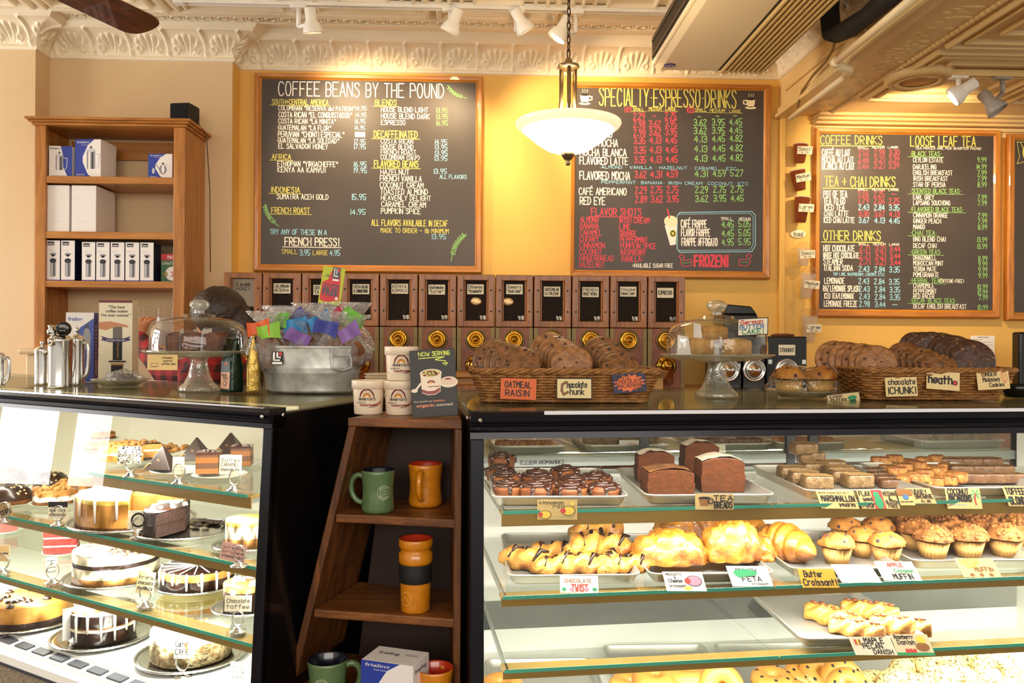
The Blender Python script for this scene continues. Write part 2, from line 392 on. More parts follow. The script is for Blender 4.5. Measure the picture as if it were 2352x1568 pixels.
# lower ceiling on the right and its side
mb = MB(); mb.bb((XS, .9, ZR), (4.2, YW, ZC+.05))
for i in range(4):
    for j in range(4):
        cx, cy = XS+.62+i*.72, 3.62-j*.72
        for q, h in ((.34, .022), (.29, .02), (.2, .016)): tinframe(mb, cx, cy, q, q, .03 if q > .3 else .02, h, ZR)
for k in range(90):                                     # rope moulding
    y = YW-.1-k*.032; mb.blob((XS+.245, y, ZR-.004), (.012, .022, .01), 6, 0, T=None)
rr = random.Random(3)
for k in range(150): mb.blob((XS+.1+rr.random()*.12, YW-.1-rr.random()*3, ZR), (.012+rr.random()*.02, .01, .006), 6, .3, seed=k)
struct(mb.build('ceiling_right', tin2))
mb = MB()
for d, a, b in ((.03, ZR-.075, ZR-.055), (.05, ZR-.05, ZR-.035), (.075, ZR-.035, ZR-.018), (.1, ZR-.018, ZR), (.018, ZR-.105, ZR-.075)):
    mb.bb((hy(1866, 280, YW).x, YW-d, a), (4.2, YW, b))
struct(mb.build('trim_3', tin2, bevel=.006))
mb = MB()
for d, a, b in ((.02, ZR-.01, ZR+.03), (.035, ZR-.022, ZR-.002)): mb.bb((XS-d, .9, a), (XS+.02, YW-.02, b))
mb.bb((XS-.012, .9, ZR+.1), (XS, YW-.1, ZR+.115)); struct(mb.build('trim_4', tin2, bevel=.005))
# street windows on the left of the camera (seen mirrored in the case glass)
mb = MB(); XWN = -4.45
for a, b in (((XWN-.06, -1.2, 0), (XWN+.06, 4.0, .75)), ((XWN-.06, -1.2, 2.72), (XWN+.06, 4.0, ZC))): mb.bb(a, b)
for y in (-1.2, .0, 1.15, 2.02, 2.32, 3.1, 4.0): mb.bb((XWN-.05, y-.05, .75), (XWN+.05, y+.05, 2.72))
mb.bb((XWN-.04, -1.2, 2.2), (XWN+.04, 4.0, 2.28)); mb.bb((XWN-.02, 2.02, 1.25), (XWN+.02, 4.0, 1.29)); mb.bb((XWN-.02, 2.68, .75), (XWN+.02, 2.74, 2.2)); mb.bb((XWN-.02, 2.4, 1.75), (XWN+.0, 2.6, 1.95)); mb.bb((XWN-.02, 2.85, 1.5), (XWN+.0, 3.02, 1.9)); mb.bb((XWN-.02, 3.3, 1.35), (XWN+.0, 3.7, 1.5)); struct(mb.build('window_1', M('window timber', '8C8372', .6)))
# ================================================================ menu boards
oakf = wood('honey oak', 'D08A30', 'A8661E', 2, 22); oakh = wood('honey oak rail', 'D08A30', 'A8661E', 0, 22)
slate = M('chalkboard', '453E3A', .42, spec=.4, vary=(3, '4E4642'), bump=(500, .05))
def board(label, out, inn, texts, sc, off, slope, extra=None, group='framed chalkboard menus', Yp=4.272, corr=None, xc=0, xk=0, yc=0):
    def mean(c, i): a = [hy(*p, Yp) for p in c]; return a
    o = mean(out, 0); n = mean(inn, 0)
    xl, xr = (o[0].x+o[3].x)/2, (o[1].x+o[2].x)/2; zt, zb = (o[0].z+o[1].z)/2, (o[2].z+o[3].z)/2
    il, ir = (n[0].x+n[3].x)/2, (n[1].x+n[2].x)/2; it, ib = (n[0].z+n[1].z)/2, (n[2].z+n[3].z)/2
    t = thing('chalkboard', label, 'chalkboard', ((xl+xr)/2, YW, zb), 0, group)
    mb = MB(); y0, y1 = YW-.042, YW-.001
    def lp(q): return [(xl+q*(il-xl), zb+q*(ib-zb)), (xr+q*(ir-xr), zb+q*(ib-zb)), (xr+q*(ir-xr), zt+q*(it-zt)), (xl+q*(il-xl), zt+q*(it-zt))]
    loops = [[(p[0], y, p[1]) for p in lp(q)] for q, y in ((0, y1), (0, y0+.012), (.12, y0+.003), (.2, y0), (.72, y0+.002), (.8, y0+.008), (1, y0+.014), (1, y1))]
    vs = [p for l in loops for p in l]; fs = []; ms = []
    for j in range(len(loops)-1):
        for i in range(4): fs.append((j*4+i, j*4+(i+1) % 4, j*4+4+(i+1) % 4, j*4+4+i)); ms.append([1, 0, 1, 0][i])
    mb.add(vs, fs, ms); mb.build('board_frame', [oakf, oakh], t, world=True)
    mb = MB(); mb.bb((il-.004, Yp, ib-.004), (ir+.004, YW-.004, it+.004)); mb.build('board_panel', slate, t, world=True)
    mb = MB(frame((0, Yp, 0), (1, 0, 0), (0, 0, 1)))
    def loc(cx, cy):
        if corr: cy, cx = cy-corr(cy)*(cx-xc), cx-xk*(cy-yc)
        P = hy(off[0]+cx/sc, off[1]+cy/sc, Yp)
        return P.x, P.z
    for e in texts:
        s, x0, x1, yt, yb, c = e[:6]; th = e[6] if len(e) > 6 else .13
        sl = slope(yb) if callable(slope) else slope
        a = loc(x0, yb-sl*(x1-x0)/2); b = loc(x1, yb+sl*(x1-x0)/2); top = loc(x0, yt-sl*(x1-x0)/2)
        ul = '_' in s; s = s.replace('_', '')
        txt(mb, s, a[0], a[1], top[1]-a[1], b[0]-a[0], th, c, slope=(b[1]-a[1])/(b[0]-a[0]))
        if ul:
            h = top[1]-a[1]; stroke(mb, [(a[0]-.012, a[1]-h*.2), (b[0]+.012, b[1]-h*.2)], h*.1, c, .0008)
    if extra: extra(mb, loc)
    mb.build('chalk_writing', CH+[M('chalk cream', 'F3E7C2', .7), slate], t, world=True)
    return t
def sprig(mb, loc, x0, y0, x1, y1, n=9, c=2, w=22):
    a, b = V(loc(x0, y0)), V(loc(x1, y1)); d = b-a; nn = V((-d.y, d.x)).normalized(); L = d.length
    pts = [a+d*(k/10)+nn*(.12*L*sin(pi*k/10)) for k in range(11)]; stroke(mb, pts, .0035, c, .0008)
    for k in range(n):
        p = a+d*((k+.6)/(n+.8)*.86+.14)+nn*(.12*L*sin(pi*((k+.6)/(n+.8)*.86+.14)))
        for s in (-1, 1):
            q = p+d.normalized()*(L*.085)+nn*s*L*.075; m = (p+q)/2
            e = (q-p); f = V((-e.y, e.x))*.28
            stroke(mb, [p, m+f, q, m-f, p], .003, c, .0008)
W_, Y_, G_, B_, R_ = 0, 1, 2, 3, 4
t1 = [('COFFEE BEANS BY THE POUND', 250, 1440, 158, 258, W_, .075), ('SOUTH+CENTRAL AMERICA_', 203, 608, 278, 314, Y_), ('COLOMBIAN "RESERVA del PATRON"', 250, 798, 326, 357, W_), ('14.95', 806, 884, 326, 357, B_),
('COSTA RICAN "EL CONQUISTADOR"', 252, 778, 370, 407, W_), ('14.95', 806, 884, 374, 404, B_), ('COSTA RICAN "LA MINITA"', 250, 662, 418, 452, W_), ('16.95', 800, 876, 418, 450, B_),
('GUATEMALAN "LA FLOR"', 248, 628, 464, 498, W_), ('14.95', 798, 874, 466, 498, B_), ('PERUVIAN "CHONTI ESPECIAL"', 248, 722, 510, 548, W_), ('GUATEMALAN "LA SOLEDAD"', 246, 684, 556, 590, W_), ('17.95', 795, 876, 564, 598, B_),
('EL SALVADOR HONEY', 250, 604, 598, 632, W_), ('17.95', 792, 878, 600, 634, B_), ('AFRICA_', 203, 338, 672, 708, Y_), ('ETHIOPIAN "YIRGACHEFFE"', 244, 676, 724, 760, W_), ('16.95', 790, 882, 726, 762, B_),
('KENYA AA KAMVUI', 244, 586, 766, 802, W_), ('19.95', 790, 886, 770, 806, B_), ('INDONESIA_', 195, 402, 908, 948, Y_), ('SUMATRA ACEH GOLD', 238, 608, 960, 996, W_), ('15.95', 776, 880, 960, 1000, B_),
('FRENCH ROAST_', 200, 474, 1056, 1096, Y_), ('14.95', 766, 876, 1068, 1106, B_), ('TRY ANY OF THESE IN A', 188, 596, 1214, 1250, B_), ('FRENCH PRESS!_', 296, 684, 1274, 1330, W_), ('SMALL', 274, 386, 1356, 1388, Y_), ('3.95', 404, 476, 1360, 1400, B_),
('LARGE', 498, 604, 1364, 1396, Y_), ('4.95', 620, 692, 1362, 1402, B_), ('BLENDS_', 946, 1100, 280, 320, Y_), ('HOUSE BLEND LIGHT', 990, 1326, 334, 368, W_), ('13.95', 1384, 1468, 340, 372, G_), ('HOUSE BLEND DARK', 990, 1338, 380, 416, W_), ('13.95', 1384, 1470, 384, 418, G_),
('ESPRESSO', 990, 1162, 426, 460, W_), ('16.95', 1384, 1468, 430, 464, G_), ('DECAFFEINATED_', 938, 1250, 504, 552, Y_), ('COSTA RICAN', 988, 1218, 562, 594, W_), ('14.95', 1374, 1464, 566, 598, B_), ('HOUSE BLEND', 988, 1220, 602, 634, W_), ('13.95', 1374, 1466, 604, 636, B_),
('FRENCH ROAST', 988, 1240, 640, 672, W_), ('13.95', 1374, 1468, 646, 680, B_), ('COLOMBIAN (SW.P)', 986, 1266, 678, 710, W_), ('13.95', 1372, 1466, 686, 718, B_), ('FLAVORED BEANS_', 940, 1256, 718, 764, Y_), ('HAZELNUT', 986, 1190, 782, 818, W_), ('13.95', 1366, 1462, 778, 812, B_),
('FRENCH VANILLA', 982, 1280, 828, 866, W_), ('ALL FLAVORS', 1412, 1604, 820, 848, B_), ('COCONUT CREAM', 982, 1292, 876, 914, W_), ('TOASTED ALMOND', 984, 1324, 922, 962, W_), ('HEAVENLY DELIGHT', 990, 1346, 970, 1004, W_), ('CARAMEL CREAM', 992, 1310, 1014, 1052, W_), ('PUMPKIN SPICE', 990, 1272, 1062, 1100, W_),
('ALL FLAVORS AVAILABLE IN DECAF', 920, 1468, 1146, 1188, Y_), ('MADE TO ORDER - 1lb MINIMUM', 988, 1474, 1206, 1238, Y_), ('13.95', 1352, 1456, 1248, 1282, B_)]
def ex1(mb, loc):
    sprig(mb, loc, 1606, 268, 1466, 176, 6); sprig(mb, loc, 252, 1190, 152, 1030, 7); sprig(mb, loc, 1494, 1440, 1600, 1246, 8)
    a, b = loc(800, 548), loc(874, 512); rect(mb, a[0], a[1], b[0], b[1], 0, .001)
board('tall chalkboard headed COFFEE BEANS BY THE POUND in a honey oak frame', [(590, 168), (1112, 175), (1105, 630), (578, 622)], [(606, 181), (1094, 190), (1090, 612), (594, 606)], t1, 3.136, (560, 140), .014, ex1)
t2 = [('SPECIALTY·ESPRESSO·DRINKS', 628, 1398, 500, 600, Y_, .07), ('HOT', 772, 812, 598, 626, R_), ('SMALL_', 818, 880, 602, 620, Y_, .16), ('MEDIUM_', 908, 978, 602, 620, Y_, .16), ('LARGE_', 1002, 1060, 602, 622, Y_, .16), ('ICED', 1122, 1162, 606, 636, R_), ('SMALL_', 1168, 1232, 614, 632, Y_, .16), ('MEDIUM_', 1252, 1334, 620, 638, Y_, .16), ('LARGE_', 1360, 1424, 626, 642, Y_, .16),
('ESPRESSO', 512, 684, 634, 668, W_), ('LATTE', 516, 640, 680, 716, W_), ('CAPPUCCINO', 516, 700, 728, 764, W_), ('CAFE MOCHA', 520, 732, 776, 816, W_), ('MOCHA BLANCA', 520, 780, 830, 870, W_), ('FLAVORED LATTE', 518, 788, 878, 918, W_), ('·ALMOND · VANILLA · HAZELNUT · CARAMEL · ETC·', 628, 1410, 936, 952, B_, .16), ('FLAVORED MOCHA', 518, 800, 960, 1004, W_),
('·PEPPERMINT· BANANA· IRISH CREAM· COCONUT· ETC·', 628, 1478, 1022, 1038, B_, .16), ('CAFé AMERICANO', 514, 780, 1052, 1090, W_), ('RED EYE', 520, 660, 1102, 1144, W_), ('FLAVOR SHOTS_', 584, 864, 1168, 1208, R_),
('CAFé FRAPPE', 1088, 1232, 1240, 1282, W_), ('FLAVOR FRAPPE', 1090, 1250, 1290, 1330, W_), ('FRAPPE AFFOGATO', 1092, 1292, 1342, 1384, W_), ('SMALL', 1314, 1376, 1226, 1242, W_, .16), ('MEDIUM', 1416, 1478, 1230, 1246, W_, .16), ('*AVAILABLE SUGAR FREE', 812, 1042, 1482, 1504, W_), ('FROZEN!', 1164, 1350, 1440, 1500, R_, .2)]
for r_, yy, c in (('2.29 - 2.75', 632, R_), ('2.98 3.62 3.95', 676, R_), ('2.98 3.62 3.95', 722, R_), ('3.35 4.13 4.45', 768, R_), ('3.35 4.13 4.45', 822, R_), ('3.35 4.13 4.45', 876, R_), ('3.62 4.31 4.59', 960, R_), ('2.29 2.75 2.75', 1048, R_), ('2.89 3.62 3.95', 1100, R_)):
    for k, q in enumerate(r_.split()): x = (820, 908, 998)[k]+(yy-632)*.025; t2.append((q, x if q != '-' else x+22, x+(64 if q != '-' else 40), yy, yy+38, c))
for r_, yy in (('- - -', 642), ('3.62 3.95 4.45', 676), ('3.62 3.95 4.45', 722), ('4.13 4.45 4.82', 768), ('4.13 4.45 4.82', 822), ('4.13 4.45 4.82', 876), ('4.31 4.59 5.27', 962), ('2.29 2.75 2.75', 1052), ('3.62 3.95 4.45', 1102)):
    for k, q in enumerate(r_.split()): x = (1160, 1262, 1360)[k]+(yy-632)*.02; t2.append((q, x if q != '-' else x+22, x+(70 if q != '-' else 40), yy, yy+36, G_))
for k, q in enumerate('ALMOND BANANA CARAMEL CHERRY CINNAMON COCONUT GINGERBREAD HAZELNUT'.split()): t2.append((q, 522-k, 522+len(q)*17, 1214+k*36.6, 1244+k*36.6, R_))
for k, q in enumerate(('IRISH CREAM', 'LIME', 'ORANGE', 'PEPPERMINT', 'PUMPKIN SPICE', 'RASPBERRY', 'VANILLA*')): t2.append((q, 740+k*2, 740+k*2+len(q)*15.4, 1222+k*36.2, 1252+k*36.2, R_))
for k, yy in enumerate((1246, 1296, 1346)):
    t2 += [(('4.45', '4.45', '4.95')[k], 1318, 1384, yy, yy+38, G_), (('5.05', '5.05', '5.95')[k], 1412, 1478, yy, yy+36, G_)]
def ex2(mb, loc):
    def cup(cx, cy, s):
        x, z = loc(cx, cy); k = .024
        mb.flat([(x-k, z+k*.9), (x-k*.9, z-.2*k), (x-k*.5, z-.9*k), (x+k*.5, z-.9*k), (x+k*.9, z-.2*k), (x+k, z+k*.9)], 6, .0008)
        disc(mb, x, z-k, k*1.25, k*.3, 6); disc(mb, x, z+k*.9, k, k*.25, 5, .001)
        stroke(mb, [(x+s*k, z+k*.6), (x+s*k*1.6, z+k*.5), (x+s*k*1.6, z-.1*k), (x+s*k*.9, z-.3*k)], .006, 6, .0008)
        for q in (-.5, 0, .5): stroke(mb, [(x+q*k, z+1.4*k), (x+q*k+.004, z+1.8*k), (x+q*k, z+2.1*k)], .0025, 6, .0008)
    cup(546, 545, 1); cup(1480, 592, -1)
    x, z = loc(1036, 1290)                                # frappe cup drawing
    mb.flat([(x-.038, z+.02), (x-.008, z-.085), (x+.022, z-.08), (x+.028, z+.035)], 0, .0008); disc(mb, x-.005, z+.042, .036, .03, 6, .0009)
    stroke(mb, [(x-.024, z+.105), (x-.012, z+.06)], .007, 4, .001); disc(mb, x+.006, z-.022, .018, .02, 1, .001); disc(mb, x+.006, z-.022, .013, .015, 5, .0012); disc(mb, x+.006, z-.022, .008, .009, 1, .0014)
    c = [loc(*p) for p in ((1082, 1196), (1486, 1196), (1506, 1216), (1506, 1386), (1486, 1420), (1082, 1420), (1066, 1400), (1066, 1216))]
    stroke(mb, c+[c[0]], .004, 3, .0007); c2 = [loc(*p) for p in ((1076, 1206), (1476, 1206), (1494, 1226), (1494, 1380), (1476, 1410), (1076, 1410))]; stroke(mb, c2, .0025, 3, .0007)
    for s, xx in ((1, 1076), (-1, 1486)):
        a = [loc(xx+s*q, y) for q, y in ((0, 1446), (14, 1430), (34, 1444), (26, 1448), (30, 1466), (70, 1462), (72, 1494), (30, 1500), (8, 1482), (10, 1450), (0, 1446))]
        stroke(mb, a, .0035, 4, .0008); stroke(mb, [loc(xx+s*q, y) for q, y in ((18, 1452), (20, 1480), (68, 1478))], .0018, 2, .0008)
G['·'] = ([[(1, 3), (1.4, 3)]], 2)
board('chalkboard headed SPECIALTY ESPRESSO DRINKS behind the hanging lamp', [(1322, 182), (1768, 200), (1771, 648), (1304, 630)], [(1325, 196), (1752, 214), (1754, 627), (1318, 616)], t2, 2.45, (1120, 0), lambda y: .045-.03*(y-480)/1050, ex2, corr=lambda y: .026-.018*(y-480)/1050, xc=1020)
t3 = [('COFFEE DRINKS_', 428, 900, 130, 196, Y_, .1), ('SMALL', 714, 798, 218, 234, W_, .16), ('MEDIUM', 826, 918, 218, 234, W_, .16), ('LARGE', 946, 1024, 218, 234, W_, .16), ('CAFFé AU LAIT', 442, 656, 234, 284, W_), ('MOCHA AU LAIT', 442, 684, 292, 338, W_), ('BLANCA AU LAIT', 446, 692, 340, 390, W_),
('TEA + CHAI DRINKS_', 470, 1008, 448, 524, Y_, .1), ('SMALL', 722, 800, 540, 556, W_, .16), ('MEDIUM', 834, 926, 542, 558, W_, .16), ('LARGE', 958, 1036, 544, 560, W_, .16), ('POT OF TEA', 462, 640, 556, 606, W_), ('TEA TO GO', 464, 626, 612, 658, W_), ('ICED TEA', 468, 622, 664, 706, W_), ('CHAI LATTE', 470, 654, 712, 754, W_), ('ICED CHAI LATTE', 466, 702, 762, 804, W_),
('OTHER DRINKS_', 470, 906, 866, 940, Y_, .1), ('SMALL', 738, 820, 962, 978, W_, .16), ('MEDIUM', 850, 944, 962, 978, W_, .16), ('LARGE', 974, 1052, 964, 980, W_, .16), ('HOT CHOCOLATE', 470, 708, 980, 1026, W_), ('WHITE HOT CHOCOLATE', 470, 744, 1036, 1078, W_), ('STEAMER', 472, 618, 1084, 1128, W_), ('ITALIAN SODA', 478, 698, 1134, 1176, W_), ('TRY LIME, RASPBERRY, CHERRY, ETC!', 548, 940, 1192, 1214, B_, .16),
('LEMONADE', 484, 636, 1232, 1276, W_), ('RAZ LEMONADE SPLASH', 476, 750, 1292, 1336, W_), ('ICED TEA/LEMONADE', 484, 714, 1352, 1392, W_), ('LEMONADE FREEZE', 486, 738, 1410, 1454, W_), ('LOOSE LEAF TEA', 1118, 1616, 148, 224, Y_, .1), ('TEA PRICES ARE PER QUARTER POUND', 1156, 1660, 232, 250, W_, .16)]
for a, b, c_, d in ((240, 0, 'RRR', '2.52 2.98 3.30'), (292, 0, 'RRR', '2.66 3.21 3.39'), (342, 0, 'RRR', '2.66 3.21 3.39'), (562, 6, 'RRR', '2.06 2.25 -'), (614, 8, 'RRR', '1.79 2.06 2.25'), (664, 10, 'BBB', '2.43 2.84 3.35'), (714, 12, 'RRR', '3.30 3.67 4.13'), (764, 14, 'BBB', '3.67 4.13 4.45'),
        (980, 24, 'RRR', '2.71 3.21 3.44'), (1034, 26, 'RRR', '2.71 3.21 3.44'), (1084, 28, 'RRR', '2.71 3.21 3.44'), (1140, 24, 'BBB', '2.43 2.84 3.35'), (1234, 24, 'BBB', '2.43 2.84 3.35'), (1294, 30, 'BBB', '2.43 2.84 3.35'), (1352, 32, 'BBB', '2.43 2.84 3.35'), (1410, 34, 'BBB', '2.98 3.44 -')):
    for k, q in enumerate(d.split()): x = (722, 842, 956)[k]+b; t3.append((q, x if q != '-' else x+20, x+(78 if q != '-' else 56), a+k*2, a+42+k*2, {'R': R_, 'B': B_}[c_[0]]))
for q, y0, c, p in (('·BLACK TEAS·_', 262, G_, ''), ('CEYLON ESTATE', 310, W_, '9.99'), ('DARJEELING', 362, W_, '14.99'), ('ENGLISH BREAKFAST', 408, W_, '7.99'), ('IRISH BREAKFAST', 452, W_, '7.99'), ('STAR OF PERSIA', 498, W_, '8.99'), ('·SCENTED BLACK TEAS·_', 548, G_, ''), ('EARL GREY', 594, W_, '7.99'), ('LAPSANG SOUCHONG', 638, W_, '7.99'), ('·FLAVORED BLACK TEAS·_', 688, G_, ''), ('CINNAMON ORANGE', 732, W_, '7.99'), ('GINGER PEACH', 776, W_, '7.99'), ('MANGO', 820, W_, '8.99'),
        ('·CHAI TEA·_', 866, G_, ''), ('BNG BLEND CHAI', 914, W_, '13.99'), ('DECAF CHAI', 964, W_, '13.99'), ('·GREEN TEAS·_', 1012, G_, ''), ('DRAGONWELL', 1056, W_, '8.99'), ('MOROCCAN MINT', 1098, W_, '9.99'), ('YERBA MATE', 1142, W_, '9.99'), ('POMEGRANATE', 1186, W_, '9.99'), ('·HERBAL TEAS·_', 1230, G_, ''), ('CHAMOMILE', 1270, W_, '10.99'), ('PEPPERMINT', 1312, W_, '10.99'), ('RED RACER', 1350, W_, '7.99'), ('·DECAF BLACK TEAS·_', 1382, G_, ''), ('DECAF ENGLISH BREAKFAST', 1426, W_, '10.99')):
    x = 1140+(y0-262)*.026; t3.append((q, x-(24 if c == G_ else 0), x-(24 if c == G_ else 0)+len(q)*(18.6 if c == G_ else 17.6), y0, y0+34, c))
    if p: z = 1626+(y0-310)*.033; t3.append((p, z+(8 if len(p) < 5 else 0), z+76, y0+4, y0+40, G_))
t3.append(('(CAFFEINE-FREE)', 1362, 1552, 1236, 1262, W_))
board('chalkboard listing COFFEE DRINKS and LOOSE LEAF TEA beside the paper cups', [(1864, 288), (2292, 304), (2302, 731), (1876, 729)], [(1879, 303), (2276, 316), (2286, 712), (1887, 710)], t3, 3.337, (1752, 270), lambda y: .028-.03*(y-130)/1330, corr=lambda y: .02-.033*(y-130)/1330, xc=1100, xk=.024, yc=790)
def ex4(mb, loc):
    stroke(mb, [loc(*p) for p in ((2336, 326), (2344, 326), (2352, 345), (2360, 326))], .004, 1); stroke(mb, [loc(*p) for p in ((2336, 326), (2342, 360), (2336, 376), (2370, 366), (2410, 376), (2404, 326), (2336, 326))], .003, 1)
board('chalkboard with a yellow drawn scroll, cut off by the right picture edge', [(2308, 304), (2660, 316), (2664, 740), (2316, 733)], [(2328, 319), (2642, 330), (2646, 724), (2334, 714)], [('C', 2350, 2380, 330, 370, Y_, .1)], 1, (0, 0), .015, ex4)
# ================================================================ lights on tracks, hanging lamp
lampw = M('white lamp enamel', 'EFE9DD', .35); lampg = M('warm lamp face', 'FFE2B0', .5, emit=6); lampgr = M('grey lamp enamel', 'A39A8E', .4)
def track(label, a, b, m):
    t = thing('track_rail', label, 'track rail', a); mb = MB(); a = V(a); b = V(b); d = b-a; an = atan2(d.y, d.x); L = d.length
    mb = MB(rz(an)); mb.bb((0, -.018, 0), (L, .018, .022)); mb.bb((0, -.018, -.006), (L, -.012, 0)); mb.bb((0, .012, -.006), (L, .018, 0)); mb.build('rail', m, t)
    mb = MB(rz(an)); mb.bb((-.05, -.021, -.008), (0, .021, .024)); mb.build('end_feed', m, t, bevel=.003)
ta, tb = hz(425, 6, 2.94), hz(1545, 33, 2.94)
track('long cream track rail along the pressed ceiling above the menu boards', ta, (tb.x, ta.y, 2.94), white)
def spotlamp(label, top, drop, headc, dirn, on, m, e, tgt, deg=75):
    t = thing('track_spotlight', label, 'spotlight', top, 0, 'white track spotlights'); top = V(top); hc = V(headc)-top; d = V(dirn).normalized()
    mb = MB(); mb.box((0, 0, -.008), (.075, .034, .016)); mb.build('adapter', m, t, bevel=.004)
    mb = MB(); mb.tube([(0, 0, -.016), (0, 0, -drop)], .011, 10); mb.tube([(0, 0, -drop), (hc.x*.5, hc.y*.5, (hc.z-drop)/2-.004), tuple(hc)], .009, 8); mb.build('stem', m, t)
    q = d.to_track_quat('Z', 'Y').to_matrix().to_4x4(); mb = MB(tr(hc) @ q @ scm(.8, .8, .8))
    mb.lathe([(0, -.075), (.028, -.075), (.032, -.07), (.032, -.01), (.036, .0), (.05, .025), (.056, .05), (.056, .062), (.05, .062), (.046, .05), (.03, .02)], 28); mb.build('lamp_head', m, t)
    mb = MB(tr(hc) @ q @ scm(.8, .8, .8)); mb.lathe([(.0, .048), (.048, .05)], 20); mb.build('lamp_face', lampg if on else lampgr, t)
    if e: spot('spotlight_beam', V(headc)+d*.075, tgt, e, deg)
def onr(px, Y=None): q = hz(px, 10+px*.012, 2.94); return V((q.x, ta.y, 2.94))
BY = 4.27
for lab, px, hp, tg, e in (('track spotlight with a white bell head nearest the fan blade', 690, (716, 50), (845, 330), 34), ('track spotlight above the right end of the COFFEE BEANS board', 1035, (1042, 50), (980, 420), 30),
        ('white track spotlight tilted right, just left of the lamp chain', 1186, (1197, 50), (1330, 360), 26), ('track spotlight just right of the lamp chain, head tilted to the left', 1322, (1290, 66), (1560, 330), 34)):
    top = onr(px); H = hy(hp[0], hp[1], ta.y-.03); T = hy(tg[0], tg[1], BY)
    dd = {690: (.1, .25, -1), 1035: (-.45, .3, -1), 1186: (.5, .2, -.8), 1322: (-.5, .1, -.9)}[px]
    spotlamp(lab, top, .1, H, dd, True, lampw, e, T, 95)
ra = hz(2160, 172, ZR-.03); rb = V((hz(2420, 190, ZR-.03).x, ra.y, ZR-.03)); rb.y = ra.y
track('short track rail on the low ceiling at right, starting at the round cover', ra, rb, tin2)
for lab, px, hp, dd, on, m, tg, e in (('lit track spotlight on the low ceiling above the COFFEE DRINKS board', 2196, (2212, 208), (-.75, .35, -.55), True, lampw, (2080, 430), 58), ('unlit grey track spotlight at the right picture edge', 2300, (2276, 236), (.45, -.3, -.75), False, lampgr, None, 0)):
    q = hz(px, 176, ZR-.03); top = V((q.x, ra.y, ZR-.03)); spotlamp(lab, top, .075, hy(hp[0], hp[1], ra.y-.03), dd, on, m, e, hy(*tg, BY) if tg else None, 100)
mb = MB(); P = hz(2110, 170, ZR); t = thing('ceiling_cover', 'round ribbed cover plate on the low tin ceiling at right', 'ceiling cover', P-V((0, 0, .02)))
mb.lathe([(.145, .02), (.142, -.008), (.122, -.022), (.112, -.014), (.1, -.014), (.095, -.022), (.085, -.02), (.08, -.014)], 36); mb.build('cover_ring', tin2, t)
mb = MB(); mb.lathe([(.08, -.012), (.0, -.013)], 30); mb.build('cover_plate', M('orange lit plate', 'D99A3A', .5, vary=(12, '8F5A1C')), t)  # cover centre: the orange light on it is put into its colour
# hanging lamp
bronze = M('antique bronze', '8C7A5C', .3, .9); chainm = M('dark chain', '4A3624', .45, .7)
bowlm = M('lit alabaster glass', 'FFEFD2', .3, emit=5.5); bowlr = M('alabaster rim', 'F6DDB0', .25, emit=.9)
P = hy(1305, 287, 2.9); t = thing('pendant_lamp', 'bronze pendant lamp with a glowing white glass bowl on a chain', 'lamp', P)
prof = [(.0, -.103), (.035, -.101), (.075, -.088), (.112, -.064), (.142, -.038), (.165, -.02), (.182, -.008), (.1885, .002), (.187, .008), (.18, .006), (.16, -.012), (.13, -.036)]
mb = MB(); mb.lathe(prof, 48, [0]*5+[1]*7); mb.build('glass_bowl', [bowlm, bowlr], t)
mb = MB(); mb.lathe([(0, -.145), (.007, -.143), (.009, -.136), (.005, -.13), (.014, -.122), (.022, -.11), (.026, -.102), (.02, -.1)], 20); mb.build('finial', bronze, t)
mb = MB()
for k in range(3):
    a = k*2*pi/3+.5; mb.tube([(.028*cos(a), .028*sin(a), .20), (.028*cos(a), .028*sin(a), .09), (.033*cos(a), .033*sin(a), .05), (.05*cos(a), .05*sin(a), .02), (.06*cos(a), .06*sin(a), -.03)], .0075, 8)
mb.build('support_rod', bronze, t)
mb = MB(); mb.lathe([(.0, .2), (.035, .2), (.04, .206), (.037, .212), (.02, .216), (.014, .226), (.01, .236), (.0, .24)], 24); mb.build('collar', bronze, t)
mb = MB(); z = .24; k = 0
while P.z+z < ZC:
    w = [(.006*cos(a)*(1), 0, .017*sin(a)) for a in [i*pi/5 for i in range(10)]]
    mb.tube(w, .0022, 5, closed=True, T=tr(0, 0, z+.013) @ rz(pi/2*k+.4)); z += .025; k += 1
mb.build('chain', chainm, t)
l = bpy.data.lights.new('pendant_bulb', 'POINT'); l.energy = 14; l.color = WARM; l.shadow_soft_size = .05
o = bpy.data.objects.new('pendant_bulb', l); COL.objects.link(o); o.location = P+V((0, 0, .06))
# ceiling fan: the blade in view and the rest of it outside the frame
fanw = wood('dark walnut', '7A3A16', '4A200C', 0, 18, .3, .4); Zf = 2.55
hub = hz(-70, -130, Zf); tip = hz(342, 66, Zf); d = tip-hub; a0 = atan2(d.y, d.x); L = d.length
t = thing('ceiling_fan', 'dark walnut ceiling fan reaching in from the upper left corner', 'fan', hub, a0)
for k in range(5):
    mb = MB(rz(k*2*pi/5) @ rx(radians(-12)))
    pts = [(.14, -.055), (.2, -.066), (L-.06, -.075), (L-.04, -.073), (L-.02, -.066), (L-.004, -.053), (L+.004, -.036), (L+.008, -.012), (L+.008, .012), (L+.004, .036), (L-.004, .053), (L-.02, .066), (L-.04, .073), (L-.06, .075), (.2, .066), (.14, .055)]
    mb.prism(pts, -.004, .004); mb.build('blade', fanw, t, bevel=.002)
mb = MB(); mb.lathe([(0, -.09), (.07, -.085), (.1, -.05), (.1, .03), (.06, .06), (.012, .07), (.012, ZC-Zf)], 24); mb.build('motor', bronze, t)
